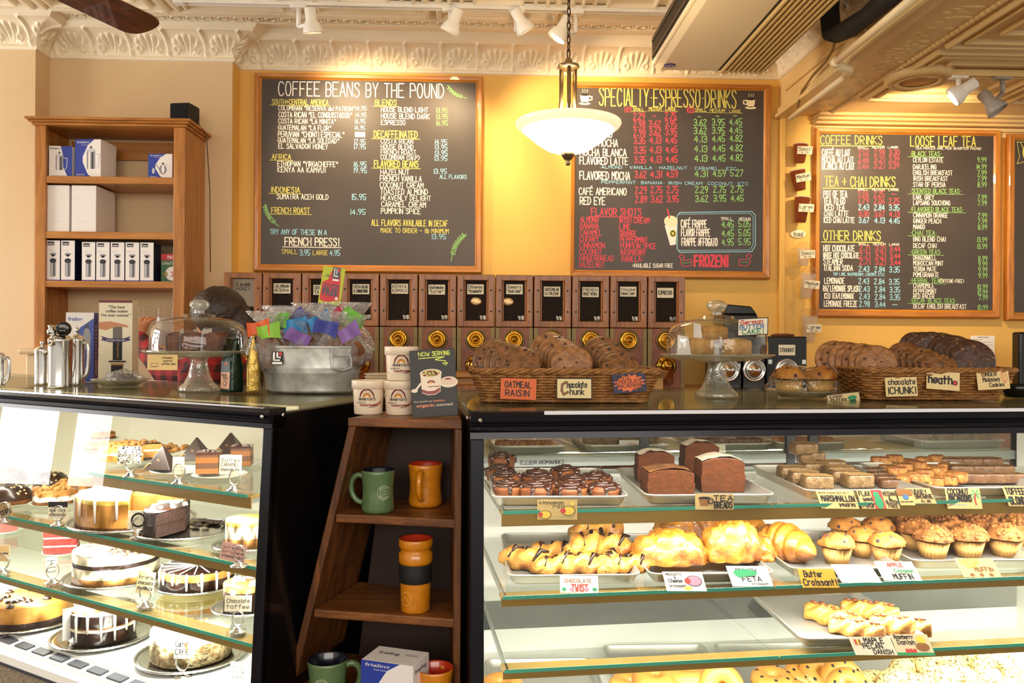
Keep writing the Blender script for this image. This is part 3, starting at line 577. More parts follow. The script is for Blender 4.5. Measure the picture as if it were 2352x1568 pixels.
# air conditioner under the ceiling
acm = M('cream metal casing', 'F2E2C0', .45); acd = M('dark outlet', '1E1712', .6); acs = M('louvre metal', 'D6B87C', .45)
Za = 2.68; A = hz(1497, 160, Za); B = hz(1642, 168, Za); C = hz(1748, 172, Za); Y1 = A.y; Y0 = 2.2
t = thing('air_conditioner', 'long cream air conditioner hung under the ceiling beside the beam', 'air conditioner', (A.x, Y1, Za))
mb = MB(); mb.add([(A.x, y, z) if s == 0 else (C.x, y, z) for y in (Y0, Y1) for s, z in ((0, Za+.02), (0, Za+.155), (1, Za+.2), (1, Za+.0))], [(0, 1, 2, 3), (4, 7, 6, 5), (1, 5, 6, 2), (2, 6, 7, 3), (0, 4, 5, 1), (0, 3, 7, 4)])
mb.build('casing', acm, t, world=True, bevel=.01)
mb = MB(); mb.add([(A.x+.012, Y0, Za+.012), (A.x+.04, Y0, Za-.002), (B.x, Y0, Za-.002), (B.x, Y1-.006, Za-.002), (A.x+.04, Y1-.006, Za-.002), (A.x+.012, Y1-.006, Za+.012)], [(0, 1, 4, 5), (1, 2, 3, 4)]); mb.build('bottom_panel', acm, t, world=True)
mb = MB(); mb.bb((A.x-.003, Y0, Za+.035), (A.x+.002, Y1-.02, Za+.14)); mb.build('air_outlet', acd, t, world=True)
mb = MB()
for k in range(2): mb.box((A.x-.006, (Y0+Y1)/2, Za+.05+k*.07), (.004, Y1-Y0-.06, .01), T=None)
mb.build('outlet_vane', M('grey vane', '4A3E30', .4), t, world=True, bevel=.002)
mb = MB(); n = 9
for k in range(n): x = B.x+.012+(C.x-B.x-.02)*k/n; mb.box((x+.006, (Y0+Y1)/2, Za-.008), (.011, Y1-Y0-.02, .018), 0)
mb.bb((B.x, Y0, Za-.002), (C.x, Y1-.01, Za+.002), 1); mb.build('intake_grille', [acs, acd], t, world=True, bevel=.003)
bp = hz(1538, 150, Za-.003); mb = MB(tr(bp) @ rx(pi)); mb.lathe([(.0, .003), (.024, .003), (.026, 0)], 24, 0); disc(mb, 0, 0, .02, .02, 1, .0035); disc(mb, 0, 0, .012, .014, 0, .004); disc(mb, 0, 0, .006, .01, 1, .0045)
mb.build('badge', [M('badge blue', '2B2A66', .4), M('badge silver', 'C9C4CC', .4)], t, world=True)
# pipes along the beam
pipe = M('painted pipe', 'EDD6A8', .45, bump=(30, .1)); lag = M('black pipe lagging', '15110E', .8, bump=(40, .6))
mb = MB(); pts = [hz(2105, -12, 2.59), hz(1916, 146, 2.59), hz(1930, 152, 2.585), hz(1950, 160, 2.58), hz(1944, 172, 2.575), hz(1815, 272, 2.55)]
t = thing('water_pipe', 'cream painted pipe with an elbow under the beam at right', 'pipe', pts[-1])
mb = MB(); mb.tube(pts[:2], .015, 10); mb.build('pipe_run', pipe, t, world=True)
mb = MB(); mb.tube([pts[1], pts[2], pts[3], pts[4]], .019, 10); mb.tube([pts[1]+(pts[0]-pts[1]).normalized()*.03, pts[1]], .021, 10); mb.build('elbow', pipe, t, world=True)
mb = MB(); mb.tube([pts[4], pts[5]], .013, 10); mb.build('pipe_drop', pipe, t, world=True)
XB = XS-.1
mb = MB(); q = [hx(2075, -30, XB), hx(1990, 38, XB), hx(1925, 78, XB), hx(1910, 76, XB), hx(1905, 30, XB), hx(1903, 2, XB)]
mb.tube([q[0], q[0].lerp(q[1], .5)+V((0, 0, .006)), q[1], q[1].lerp(q[2], .5)+V((0, 0, -.005)), q[2]], [.034, .04, .034, .04, .036], 12, 0); mb.tube(q[2:], [.036, .04, .04, .045], 12, 0)
tag(mb.build('insulated_hose', lag), 'black lagged hose hanging beside the air conditioner grille', 'hose')
mb = MB(); q = [hx(1918, 84, XS-.05), hx(1914, 112, XS-.045), hx(1898, 140, XS-.04), hx(1868, 172, XS-.035), hx(1842, 208, XS-.03), hx(1832, 246, XS-.03)]
mb.tube(q, .006, 6); tag(mb.build('cable', M('beige cable', '8A6A38', .5)), 'thin beige cable looping down the beam from the black hose', 'cable')
mb = MB(); mb.tube([hx(1976, 20, XS-.06), hx(1985, 55, XS-.05), hx(1990, 80, XS-.02)], .003, 5); tag(mb.build('cable_tie', white), 'white cable tie holding the black hose to the beam', 'cable tie')
# ================================================================ oak bookcase on the left with boxes
oak = wood('oak', 'C68438', 'A0621F', 2, 16); oakx = wood('oak rail', 'C68438', 'A0621F', 0, 16)
YF, YBK = 3.90, 4.175
def zy(y, Y=YF): return hy(250, y, Y).z
def xx(x, y=500, Y=YF): return hy(x, y, Y).x
xl, xr = xx(80), xx(424); zt = zy(290); zb = zy(800); t = thing('bookcase', 'tall oak bookcase of coffee gear against the beige wall', 'bookcase', ((xl+xr)/2, YF, zb))
for s, a, b in (('left', xl, xx(104)), ('right', xx(398), xr)):
    mb = MB(); mb.bb((a, YF, zb), (b, YF+.02, zt), 0); c = a if s == 'left' else b-.02; mb.bb((c, YF+.02, zb), (c+.02, YBK, zt), 0); mb.build('side_panel', oak, t, world=True, bevel=.002)
sh = []
for y0, y1 in ((405, 421), (532, 548), (645, 660), (792, 800)):
    a, b = zy(y0), zy(y1); mb = MB(); mb.bb((xx(104)-.002, YF+.003, b), (xx(398)+.002, YBK, a)); mb.build('shelf', oakx, t, world=True, bevel=.002); sh.append(a)
mb = MB()
for k, (d, a, b) in enumerate(((.012, 290, 284), (.024, 284, 279), (.034, 279, 273))): mb.bb((xl-d, YF-d, zy(a)), (xr+d, YBK, zy(b)))
mb.build('crown_moulding', oakx, t, world=True, bevel=.003)
mb = MB(); mb.bb((xx(104), YBK-.03, zy(350)+.02), (xx(398), YBK-.01, zy(312)+.03)); mb.build('back_rail', oakx, t, world=True)
mb = MB(); mb.bb((xl+.01, YBK-.004, zb), (xr-.01, YBK, zt)); mb.build('back_panel', beige, t, world=True)
ztop = zy(273)
mb = MB(); mb.bb((xl-.03, YF-.02, .0), (xr+.03, YBK, zb-.03)); mb.bb((xl-.05, YF-.05, zb-.028), (xr+.05, YBK, zb-.002)); tag(mb.build('base_cabinet', [beige], bevel=.01), 'beige base cabinet under the oak bookcase', 'cabinet')
# speaker on top
P = hy(412, 271, 3.98); t = thing('speaker', 'small black cube speaker on top of the oak bookcase', 'speaker', (P.x, 3.98, ztop), radians(-10)); mb = MB(); mb.box((0, .05, .055), (.1, .1, .1)); mb.build('cabinet', M('speaker black', '17140F', .6), t, bevel=.006)
mb = MB(); mb.box((0, -.003, .055), (.09, .008, .09)); mb.build('grille', M('speaker cloth', '0A0908', .9), t, bevel=.004)
mb = MB(); mb.tube([(.045, .1, .06), (.06, .06, .02), (.1, .07, -.03), (.115, .08, -.3), (.12, .08, -.7)], .0025, 5); mb.build('speaker_cable', M('cable brown', '5A3A1A', .6), t)
# boxes with printed fronts: x right, y up on the front face
blue = M('carton blue', '2B3F9E', .4); pkw = M('carton white', 'EDE6E2', .45); grey = M('print grey', '8E8D92', .4); dgrey = M('print dark', '2C2B33', .4); navy = M('carton navy', '1A2340', .4); lgrey = M('print light grey', 'C9C8CC', .35)
PR = [pkw, blue, grey, dgrey, lgrey, navy]
def carton(name, label, cat, x0, x1, y0, y1, Y, zf, dep, mats, art, rot=0, group=None, top=None):
    a = hy(x0, y1, Y); b = hy(x1, y0, Y); w = b.x-a.x; h = b.z-a.z
    t = thing(name, label, cat, ((a.x+b.x)/2, Y, zf), rot, group)
    mb = MB(); mb.box((0, dep/2, h/2), (w, dep, h)); mb.build('carton', mats[0], t, bevel=.0015)
    mb = MB(tr(-w/2, -.0004, 0) @ frame((0, 0, 0), (1, 0, 0), (0, 0, 1))); art(mb, w, h)
    if mb.v: mb.build('print', mats[1:], t)
    return t
def potart(kind):
    def f(mb, w, h):
        c = 1 if kind != 'press_small' else 0
        rect(mb, 0, 0, w, h, c, .0003)
        n = 24; 
        if kind == 'press_small':
            mb.flat([(w*.5, h), (w, h), (w, 0), (w*.8, 0), (w*.62, h*.3), (w*.6, h*.7)], 1, .0005); cx, cy = w*.45, h*.5
            ptxt(mb, 'frieling', w*.05, h*.89, h*.06, w*.45, 3, .0008, .02); ptxt(mb, 'french press', w*.12, h*.02, h*.04, w*.6, 3, .0008)
        else:
            mb.flat([(w, 0), (w, h), (w*.75, h), (w*.5, h*.85), (w*.3, h*.55), (w*.3, h*.4), (w*.5, h*.08), (w*.65, 0)], 0, .0005); cx, cy = w*.62, h*.5
            ptxt(mb, 'frieling', w*.08, h*.9, h*.06, w*.48, 4, .0008, .02); ptxt(mb, 'fresh solutions', w*.25, h*.84, h*.025, w*.3, 0, .0008)
            ptxt(mb, 'teapot' if kind == 'teapot' else 'French Press', w*.06, h*.05, h*.05, w*.3, 0, .0008)
        if kind == 'teapot':
            disc(mb, cx-.0*w, h*.36, w*.16, h*.2, 2, .001); disc(mb, cx, h*.38, w*.06, h*.19, 0, .0012); stroke(mb, [(cx-w*.14, h*.35), (cx-w*.25, h*.5), (cx-w*.3, h*.58)], w*.035, 2, .0011)
            stroke(mb, [(cx+w*.1, h*.56), (cx+w*.28, h*.55), (cx+w*.27, h*.3)], w*.02, 4, .0011); disc(mb, cx, h*.6, w*.05, h*.04, 3, .0012); disc(mb, w*.22, h*.3, w*.06, h*.12, 4, .001)
        else:
            rect(mb, cx-w*.16, h*.22, cx+w*.16, h*.7, 2, .001); rect(mb, cx-w*.1, h*.22, cx-w*.02, h*.7, 0, .0012); rect(mb, cx+w*.04, h*.22, cx+w*.09, h*.7, 3, .0012)
            disc(mb, cx, h*.71, w*.15, h*.05, 4, .0013); disc(mb, cx, h*.79, w*.04, h*.03, 3, .0013); stroke(mb, [(cx+w*.16, h*.62), (cx+w*.34, h*.6), (cx+w*.3, h*.3), (cx+w*.24, h*.24)], w*.03, 4, .0012)
    return f
carton('boxed_french_press', 'white and blue french press box, left one on the top bookcase shelf', 'box', 113, 166, 333, 403, 3.93, sh[0]+.0005, .12, [pkw]+PR, potart('press_small'), .06, 'boxed press pots on the top shelf')
carton('boxed_french_press', 'large blue french press box with a white circle, on the top bookcase shelf', 'box', 171, 233, 317, 403, 3.93, sh[0]+.0005, .14, [pkw]+PR, potart('press'), -.08, 'boxed press pots on the top shelf')
carton('boxed_teapot', 'small blue teapot box alone at the right of the top bookcase shelf', 'box', 340, 396, 348, 403, 3.93, sh[0]+.0005, .12, [pkw]+PR, potart('teapot'), -.03)
def plain(mb, w, h): rect(mb, 0, h*.72, w*.35, h*.725, 2); rect(mb, w*.6, h*.7, w, h*.703, 2); rect(mb, w*.2, h*.22, w*.8, h*.224, 2)
for lab, a, b, r in (('plain white carton at the left end of the second bookcase shelf', 106, 159, 0), ('plain white carton, right one of the pair on the second shelf', 164, 221, 0)):
    carton('plain_carton', lab, 'box', a, b, 424, 530, 3.92, sh[1]+.0005, .2, [pkw, pkw, pkw, lgrey], plain, r, 'plain white cartons')
def thermos(mb, w, h):
    rect(mb, w*.1, h*.88, w*.58, h*.97, 3); rect(mb, w*.14, h*.905, w*.54, h*.925, 0, .0008); rect(mb, w*.1, h*.76, w*.5, h*.765, 2); rect(mb, w*.1, h*.735, w*.7, h*.74, 4)
    disc(mb, w*.5, h*.66, w*.24, h*.035, 2); disc(mb, w*.5, h*.625, w*.13, h*.025, 3, .0008); rect(mb, w*.3, h*.12, w*.7, h*.5, 2); rect(mb, w*.37, h*.12, w*.46, h*.5, 4, .0009); rect(mb, w*.55, h*.12, w*.6, h*.5, 3, .0009); disc(mb, w*.5, h*.5, w*.24, h*.06, 3, .001); disc(mb, w*.5, h*.12, w*.2, h*.02, 2); rect(mb, 0, 0, w, h*.025, 1)
for k, (a, b) in enumerate(((106, 138), (140, 172), (188, 219), (221, 252), (254, 286), (288, 320), (322, 353))):
    carton('boxed_thermos', f'slim white box with a grey flask, {ORD[k]} from the left on the third shelf', 'box', a, b, 551+(k > 1)*3, 643, 3.92, sh[2]+.0005, .09, [navy]+[pkw, blue, grey, dgrey, lgrey], lambda mb, w, h: (rect(mb, 0, 0, w, h, 0, .0003), thermos(mb, w, h)), 0, 'boxed flasks')
def melitta(mb, w, h):
    rect(mb, 0, h*.78, w, h, 0); rect(mb, 0, 0, w, h*.78, 1); txt(mb, 'Melitta', w*.4, h*.83, h*.12, w*.7, .12, 2); txt(mb, 'Coffee Filters', w*.05, h*.62, h*.1, w*1.0, .1, 2); disc(mb, w*.68, h*.3, w*.42, h*.25, 2); ptxt(mb, '2', w*.6, h*.2, h*.18, None, 0, .001, .02); mb.ring(w*.12, w*.04, 12, 4, 3, tr(w*.25, h*.28, .001))
carton('coffee_filter_box', 'red and green coffee filter box half hidden by the bookcase upright', 'box', 370, 408, 580, 644, 3.95, sh[2]+.0005, .08, [pkw, M('filter red', 'C8323A', .5), M('filter green', '3E6B45', .5), pkw, M('filter gold', 'B08A3A', .5)], melitta)
# clear cup stacks on the bottom shelf
clr = pane('clear plastic', (.97, .97, .97), .06, .05, 3, .6); cst = pane('milky plastic', (.93, .93, .93), .1, .2, 3, .5, haze=.35)
for lab, a, b, y0, m in (('tall stack of clear cups on the bottom bookcase shelf beside the hand', 308, 338, 700, clr), ('stack of milky cups with clear cups on top, right of the hand', 352, 396, 706, cst)):
    A = hy(a, 790, 3.97); B = hy(b, y0, 3.97); r = (B.x-A.x)/2; t = thing('cup_stack', lab, 'cups', ((A.x+B.x)/2, 4.0, sh[3]+.001)); h = B.z-sh[3]
    mb = MB(); mb.lathe([(0, 0), (r*.75, 0), (r*.98, h*.72)], 24); mb.build('cups', m, t); mb = MB()
    for k in range(5): mb.lathe([(r*.95, h*.72+k*h*.055), (r, h*.745+k*h*.055), (r*.9, h*.76+k*h*.055)], 24)
    mb.build('rims', clr, t)
# ================================================================ coffee bean bins along the wall
binw = wood('bin walnut', 'A8641F', '764214', 2, 26, .4, .1); copper = M('aged copper panel', '86441C', .4, .2, vary=(6, '552A12'), bump=(18, .15)); beans = M('coffee beans behind glass', '150D08', .6, spec=.15, vary=(90, '2A1B10'), bump=(90, .5))
strip = M('brass strip', '6E5A32', .4, .5); YB = 3.95; ZB = 1.2
bx = [513+k*88.4 for k in range(13)]
x0 = hy(bx[0], 700, YB).x; bw = (hy(bx[12], 700, YB).x-x0)/12; zt = hy(1040, 630, YB).z-ZB; zm = hy(1040, 750, YB).z-ZB
root = thing('bean_bin', '', 'bean bin', (0, 0, 0), 0, 'wooden coffee bean bins'); w = bw-.005; g = .04
mb = MB()
for a, b in (((-w/2, -.006, zm), (-w/2+g-.008, .2, zt)), ((w/2-g+.008, -.006, zm), (w/2, .2, zt))): mb.bb(a, b)
for a, b in (((-w/2, -.005, zt-.028), (w/2, .2, zt)), ((-w/2, -.005, zm), (w/2, .2, zm+.03))): mb.bb(a, b)
for a, b in (((-w/2+g-.008, .0, zm+.03), (-w/2+g, .02, zt-.028)), ((w/2-g, .0, zm+.03), (w/2-g+.008, .02, zt-.028))): mb.bb(a, b)
mb.build('wooden_front', binw, root, bevel=.003)
for sx in (-1, 1):
    for z in (zm+.075, zt-.075): mb = MB(); mb.lathe([(0, .003), (.004, .002), (.005, 0)], 10, T=tr(sx*(w/2-.018), -.006, z) @ rx(pi/2)); mb.build('screw', dgrey, root)
mb = MB(); mb.bb((-w/2+g-.004, .012, zm+.02), (w/2-g+.004, .02, zt-.02)); mb.build('window_pane', beans, root)
mb = MB(); mb.bb((-w/2, .0, 0), (w/2, .2, zm-.003)); mb.build('copper_body', copper, root)
for sx in (-1, 1): mb = MB(); mb.bb((sx*(w/2-.019), -.004, 0), (sx*w/2, 0, zm-.004)); mb.lathe([(0, .003), (.003, 0)], 8, T=tr(sx*(w/2-.009), -.004, zm-.06) @ rx(pi/2)); mb.build('brass_strip', strip, root)
zd = hy(1040, 779, YB).z-ZB
D = tr(0, -.001, zd) @ rx(pi/2)
mb = MB(D); mb.lathe([(.052, 0), (.052, .004), (.047, .006), (.043, .004)], 32); mb.build('dial_plate', strip, root)
mb = MB(D); mb.lathe([(.043, .004), (.042, .016), (.036, .02), (.03, .018), (.028, .012), (.022, .012), (.018, .022), (.014, .026), (.012, .04), (.009, .046), (0, .048)], 32); mb.build('knob', brass, root)
zs = hy(1040, 838, YB).z-ZB; D = tr(0, -.001, zs) @ rx(pi/2)
mb = MB(D); mb.lathe([(.05, 0), (.05, .006), (.042, .012), (.034, .012), (.03, .03), (.02, .045), (0, .05)], 28); mb.tube([(-.05, .01, .006), (-.03, .03, .02), (.0, .035, .02)], .003, 6); mb.build('spout_cup', brass, root)
mb = MB(); mb.grid(lambda u, v: ((u-.5)*.06*(1-.3*v), -.02-.05*v, zs-.045-.05*v+.02*(2*u-1)**2), 8, 4); mb.build('chute', copper, root)
BL = [('EL SALVADOR', 'HONEY', ''), ('COLOMBIAN', 'RESERVA', ''), ('COSTA RICAN', '"LA MINITA"', ''), ('COSTA RICAN', 'EL CONQUISTADOR', '9/19'), ('KENYA', 'KAMVUI', '9/18'), ('Guatemalan', '"La Flor"', '9/19'), ('Ethiopian', '"Yirgacheffe"', '9/18'), ('Sumatra', '"Aceh Gold"', '9/18'), ('GUATEMALAN', 'LA SOLEDAD', '9/16'), ('FRENCH', 'ROAST (PERU)', '9/19'), ('House', 'Blend Light', '9/18'), ('', 'ESPRESSO', '9/1')]
KB = Kind(root); lit = M('empty bin interior', '8C7E6C', .6)
for k, (a, b, dt) in enumerate(BL):
    lb = f'wooden bean bin with a brass dial and a card reading {(a+" "+b).strip().replace(chr(34), "")}'
    o = KB(lb, (x0+bw*(k+.5), YB, ZB)); jx = TR.uniform(-.005, .005); jz = TR.uniform(-.008, .004)
    mb = MB(tr(jx-.04, .011, zt-.096+jz) @ frame((0, 0, 0), (1, 0, 0), (0, 0, 1))); rect(mb, 0, 0, .08, .048, 0, 0)
    if a: txt(mb, a, .006, .028, .014, .066, .16, 1)
    txt(mb, b, .006, .008 if a else .016, .014 if a else .018, .066, .16, 1); mb.build('name_card', [paper, ink], o)
    if dt: mb = MB(tr(w/2-g-.03, .011, zm+.036) @ frame((0, 0, 0), (1, 0, 0), (0, 0, 1))); txt(mb, dt, 0, 0, .018, .026, .14, 0); mb.build('chalk_date', chalkw, o)
    if k == 0: mb = MB(); mb.bb((-w/2+g-.002, .0105, zm+.09), (w/2-g+.002, .0115, zt-.03)); mb.build('empty_top', lit, o)
    if k in (6, 7): mb = MB(); mb.blob(((0, -.03)[k-6], .0112, zt-.128), (.028, .0015, .018), 10, .2); mb.build('folded_bag', M('bag foil', 'C9A876', .3, .3), o)
# back counter
mb = MB(); mb.bb((XC+.02, 3.55, ZB-.04), (4.1, YW-.002, ZB-.001)); tag(mb.build('back_counter', oakx, bevel=.008), 'honey oak back counter under the bean bins', 'counter')
mb = MB(); mb.bb((XC+.05, 3.6, 0), (4.05, YW-.01, ZB-.041)); tag(mb.build('counter_cabinet', binw), 'walnut cabinet carrying the back counter', 'cabinet')
# black dispensers right of the bins
gloss = M('gloss black', '0D0C0B', .18); chrome = steel
a = hy(1664, 712, 4.05); b = hy(1740, 885, 4.05); t = thing('coffee_grinder', 'tall black coffee grinder behind the German butter cake dome', 'grinder', ((a.x+b.x)/2, 4.05, ZB)); ww = b.x-a.x
mb = MB(); mb.bb((-ww/2, 0, 0), (ww/2, .2, a.z-ZB-.02)); mb.build('body', gloss, t, bevel=.008); mb = MB(); mb.prism([(-ww/2-.0, 0), (ww/2, 0), (ww/2-.03, .04), (-ww/2+.02, .05)], 0, .18, 0, frame((0, .19, a.z-ZB-.02), (1, 0, 0), (0, 0, 1))); mb.build('hopper', gloss, t, bevel=.006)
for lab, xa, xb, yt, lbl in (('black coffee dispenser half hidden behind the cake stand foot', 1640, 1704, 790, None), ('plain black dispenser with a chrome dial left of the STRAIGHT one', 1706, 1758, 790, None), ('black coffee dispenser with a card reading STRAIGHT', 1760, 1854, 772, 'STRAIGHT')):
    a = hy(xa, yt, 3.85); b = hy(xb, 890, 3.85); ww = b.x-a.x-.004; hh = a.z-ZB; cx = (a.x+b.x)/2
    t = thing('coffee_dispenser', lab, 'dispenser', (cx, 3.85, ZB), 0, 'black coffee dispensers'); mb = MB(); mb.bb((-ww/2, 0, 0), (ww/2, .16, hh)); mb.build('body', gloss, t, bevel=.006)
    zz = hy(1800, 850, 3.85).z-ZB; mb = MB(tr(0, 0, zz) @ rx(pi/2)); mb.lathe([(.056, 0), (.056, .006), (.048, .01), (.044, .004), (.03, .006), (.026, .03), (.0, .036)], 32); mb.ring(.038, .003, 28, 6, 0, None, (0, 0, .01)); mb.build('chrome_dial', chrome, t)
    if lbl: mb = MB(tr(-.04, -.001, hh-.09) @ frame((0, 0, 0), (1, 0, 0), (0, 0, 1))); rect(mb, 0, 0, .08, .05, 0, 0); txt(mb, lbl, .006, .016, .018, .068, .15, 1); mb.build('name_card', [paper, ink], t); mb = MB(); mb.blob((0, .06, hh+.006), (.06, .04, .008), 10, .3); mb.build('lid_scraps', M('rust scrap', '6B3A1E', .7), t)
    for sx in (-1, 1): mb = MB(); mb.box((sx*(ww/2-.016), -.003, hh*.52), (.018, .004, .02)); mb.build('latch', chrome, t)
# paper stack, boxes, plates on the counter
kraft = M('kraft paper', 'B98F56', .7)
P = hy(1495, 850, 3.7); t = thing('paper_stack', 'loose stack of kraft paper bags right of the first cookie basket', 'paper bags', (P.x, 3.7, ZB))
for k in range(6): mb = MB(); mb.bb((-.05, -.06, .06+k*.006), (.05+.004*k, .05, .062+k*.006)); mb.build('paper_bag', kraft, t, world=False)
mb = MB(); mb.bb((-.045, -.05, 0), (.045, .05, .059)); mb.build('carton', kraft, t)
P = hy(1062, 860, 3.6); t = thing('cutting_board', 'pale wooden board stack left of the OATMEAL RAISIN basket', 'board', (P.x+.03, 3.6, ZB)); mb = MB(); mb.bb((-.16, -.05, 0), (.16, .2, .03)); mb.bb((-.15, -.04, .03), (.15, .2, .062), 1); mb.bb((-.13, -.06, .062), (.15, .2, .082), 1); mb.build('board', [binw, oakx], t, bevel=.003)
P = hy(858, 880, 3.45); root = thing('plate', '', 'plate', (0, 0, 0), 0, 'stacked cream plates'); mb = MB(); mb.lathe([(0, 0), (.04, 0), (.045, .002), (.062, .012), (.064, .016), (.06, .017), (.044, .008), (0, .006)], 32); mb.build('dish', M('cream china', 'EAD9B8', .3), root)
KP = Kind(root)
for k in range(6): KP(f'cream plate, {ORD[k]} from the bottom of the stack behind the oatmeal tubs', (P.x, 3.62, ZB+.012*k+.0), 0, (1, 1, 1))
# notice, dark machine
mb = MB(frame((0, YW-.003, 0), (1, 0, 0), (0, 0, 1))); a = hy(2228, 850, YW); b = hy(2284, 771, YW); rect(mb, a.x, a.z, b.x, b.z, 0, 0); hh = b.z-a.z; ww = b.x-a.x
for k in range(9): rect(mb, a.x+.012, b.z-.02-k*.014, a.x+ww*(.9 if k % 3 else .5), b.z-.022-k*.014, 1, .0005)
rect(mb, a.x+ww*.3, b.z-.01, a.x+ww*.75, b.z-.006, 1, .0005); tag(mb.build('notice_sheet', [paperw, grey]), 'printed white sheet pinned to the wall below the tea board', 'notice')
a = hy(2342, 762, 3.7); mb = MB(); mb.bb((a.x, 3.7, ZB), (a.x+.3, 3.76, a.z)); tag(mb.build('espresso_machine', gloss, bevel=.01), 'dark machine cut off by the right picture edge', 'machine')
# ================================================================ cups on the wall strip
cupb = M('brown paper cup', '8E4420', .5); cupl = M('paper cup rim', 'D9BD92', .5)
def wallcup(lab, px, y0, y1, wpx, tilt, text, iced=False, group=None):
    Y = YW-.055; P = hy(px, y1, Y); Q = hy(px, y0, Y); h = Q.z-P.z; r = wpx/2*pxm(P)
    t = thing('display_cup', lab, 'cup', P, ry(tilt), group); m = [clr, clr] if iced else [cupb, cupl]
    mb = MB(); mb.lathe([(0, 0), (r*.68, 0), (r*.96, h*.95), (r*1.02, h*.96), (r*1.03, h), (r*.95, h)], 28, [0, 0, 1, 1, 1]); mb.build('cup', m if not iced else [cst, clr], t)
    if iced: mb = MB(); mb.lathe([(r*1.04, h), (r*.95, h+.015), (r*.5, h+.03), (0, h+.034)], 24); mb.build('dome_lid', clr, t)
    mb = MB(tr(-.012, -r*1.08, h*.35) @ frame((0, 0, 0), (1, 0, .06), (0, 0, 1))); rect(mb, -.02, 0, .06, .042, 0, 0); txt(mb, text[0], -.014, .018, .018, .066, .13, 1, .001); txt(mb, text[1], 0, .004, .009, .04, .14, 1, .001); mb.build('size_card', [paper, ink], t)
wallcup('brown paper cup on the wall with a card reading Small, topmost of the cups', 1836, 331, 373, 34, .08, ('Small', '12 oz'))
wallcup('brown paper cup on the wall with a card reading Medium', 1838, 390, 437, 35, -.14, ('Medium', '16 oz'))
wallcup('tall brown paper cup on the wall with a card reading Large', 1838, 452, 510, 36, .09, ('Large', '20 oz'))
wallcup('clear plastic cup with a Small iced card, below the Iced sign', 1845, 568, 610, 30, .0, ('Small', '16 oz'), True)
wallcup('clear plastic cup with a green emblem and a Medium iced card', 1850, 625, 684, 34, .14, ('Medium', '20 oz'), True)
wallcup('clear plastic cup with a Large iced card, lowest of the wall cups', 1856, 722, 786, 38, .05, ('Large', '32 oz'), True)
mb = MB(frame(hy(1833, 537, YW-.006), (1, 0, 0), (0, 0, 1))); mb.prism([(.042*cos(a)*(1 if abs(cos(a)) > .7 else .92), .021*sin(a)) for a in [i*pi/8 for i in range(16)]], 0, .002, 0); txt(mb, 'Iced', -.026, -.01, .02, .05, .15, 1, .003); stroke(mb, [(-.02, -.014), (.024, -.013)], .002, 1, .003); tag(mb.build('iced_sign', [paper, ink]), 'small oval paper sign reading Iced between the wall cups', 'sign')
# ================================================================ the two display cases
ZT = 1.27
caseb = M('black case enamel', '0A0A0C', .22, coat=.3); caser = M('ribbed black aluminium', '1B1B22', .25, .5)
inner = M('white case lining', 'F3F1E9', .4); rail = M('bronze light rail', '86682C', .4, .3); topg = pane('glass case top', (.9, .9, .84), .07, .04, 3, .36); house = M('light housing', 'C9C2A0', .4)
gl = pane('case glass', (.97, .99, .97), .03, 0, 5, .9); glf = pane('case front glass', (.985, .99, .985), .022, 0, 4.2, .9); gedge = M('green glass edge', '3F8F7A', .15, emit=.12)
tubem = M('fluorescent tube', 'F4FFF0', .4, emit=7); tubew = M('warm fluorescent tube', 'FFF2D6', .4, emit=7); steelb = M('case steel', '8E948F', .3, .7); speck = M('speckled laminate', '9B8A70', .6, vary=(150, '6F624F'))
CL = hz(628, 935, ZT); AL = radians(-32.5); CR = hz(1080, 942, ZT); AR = radians(6)
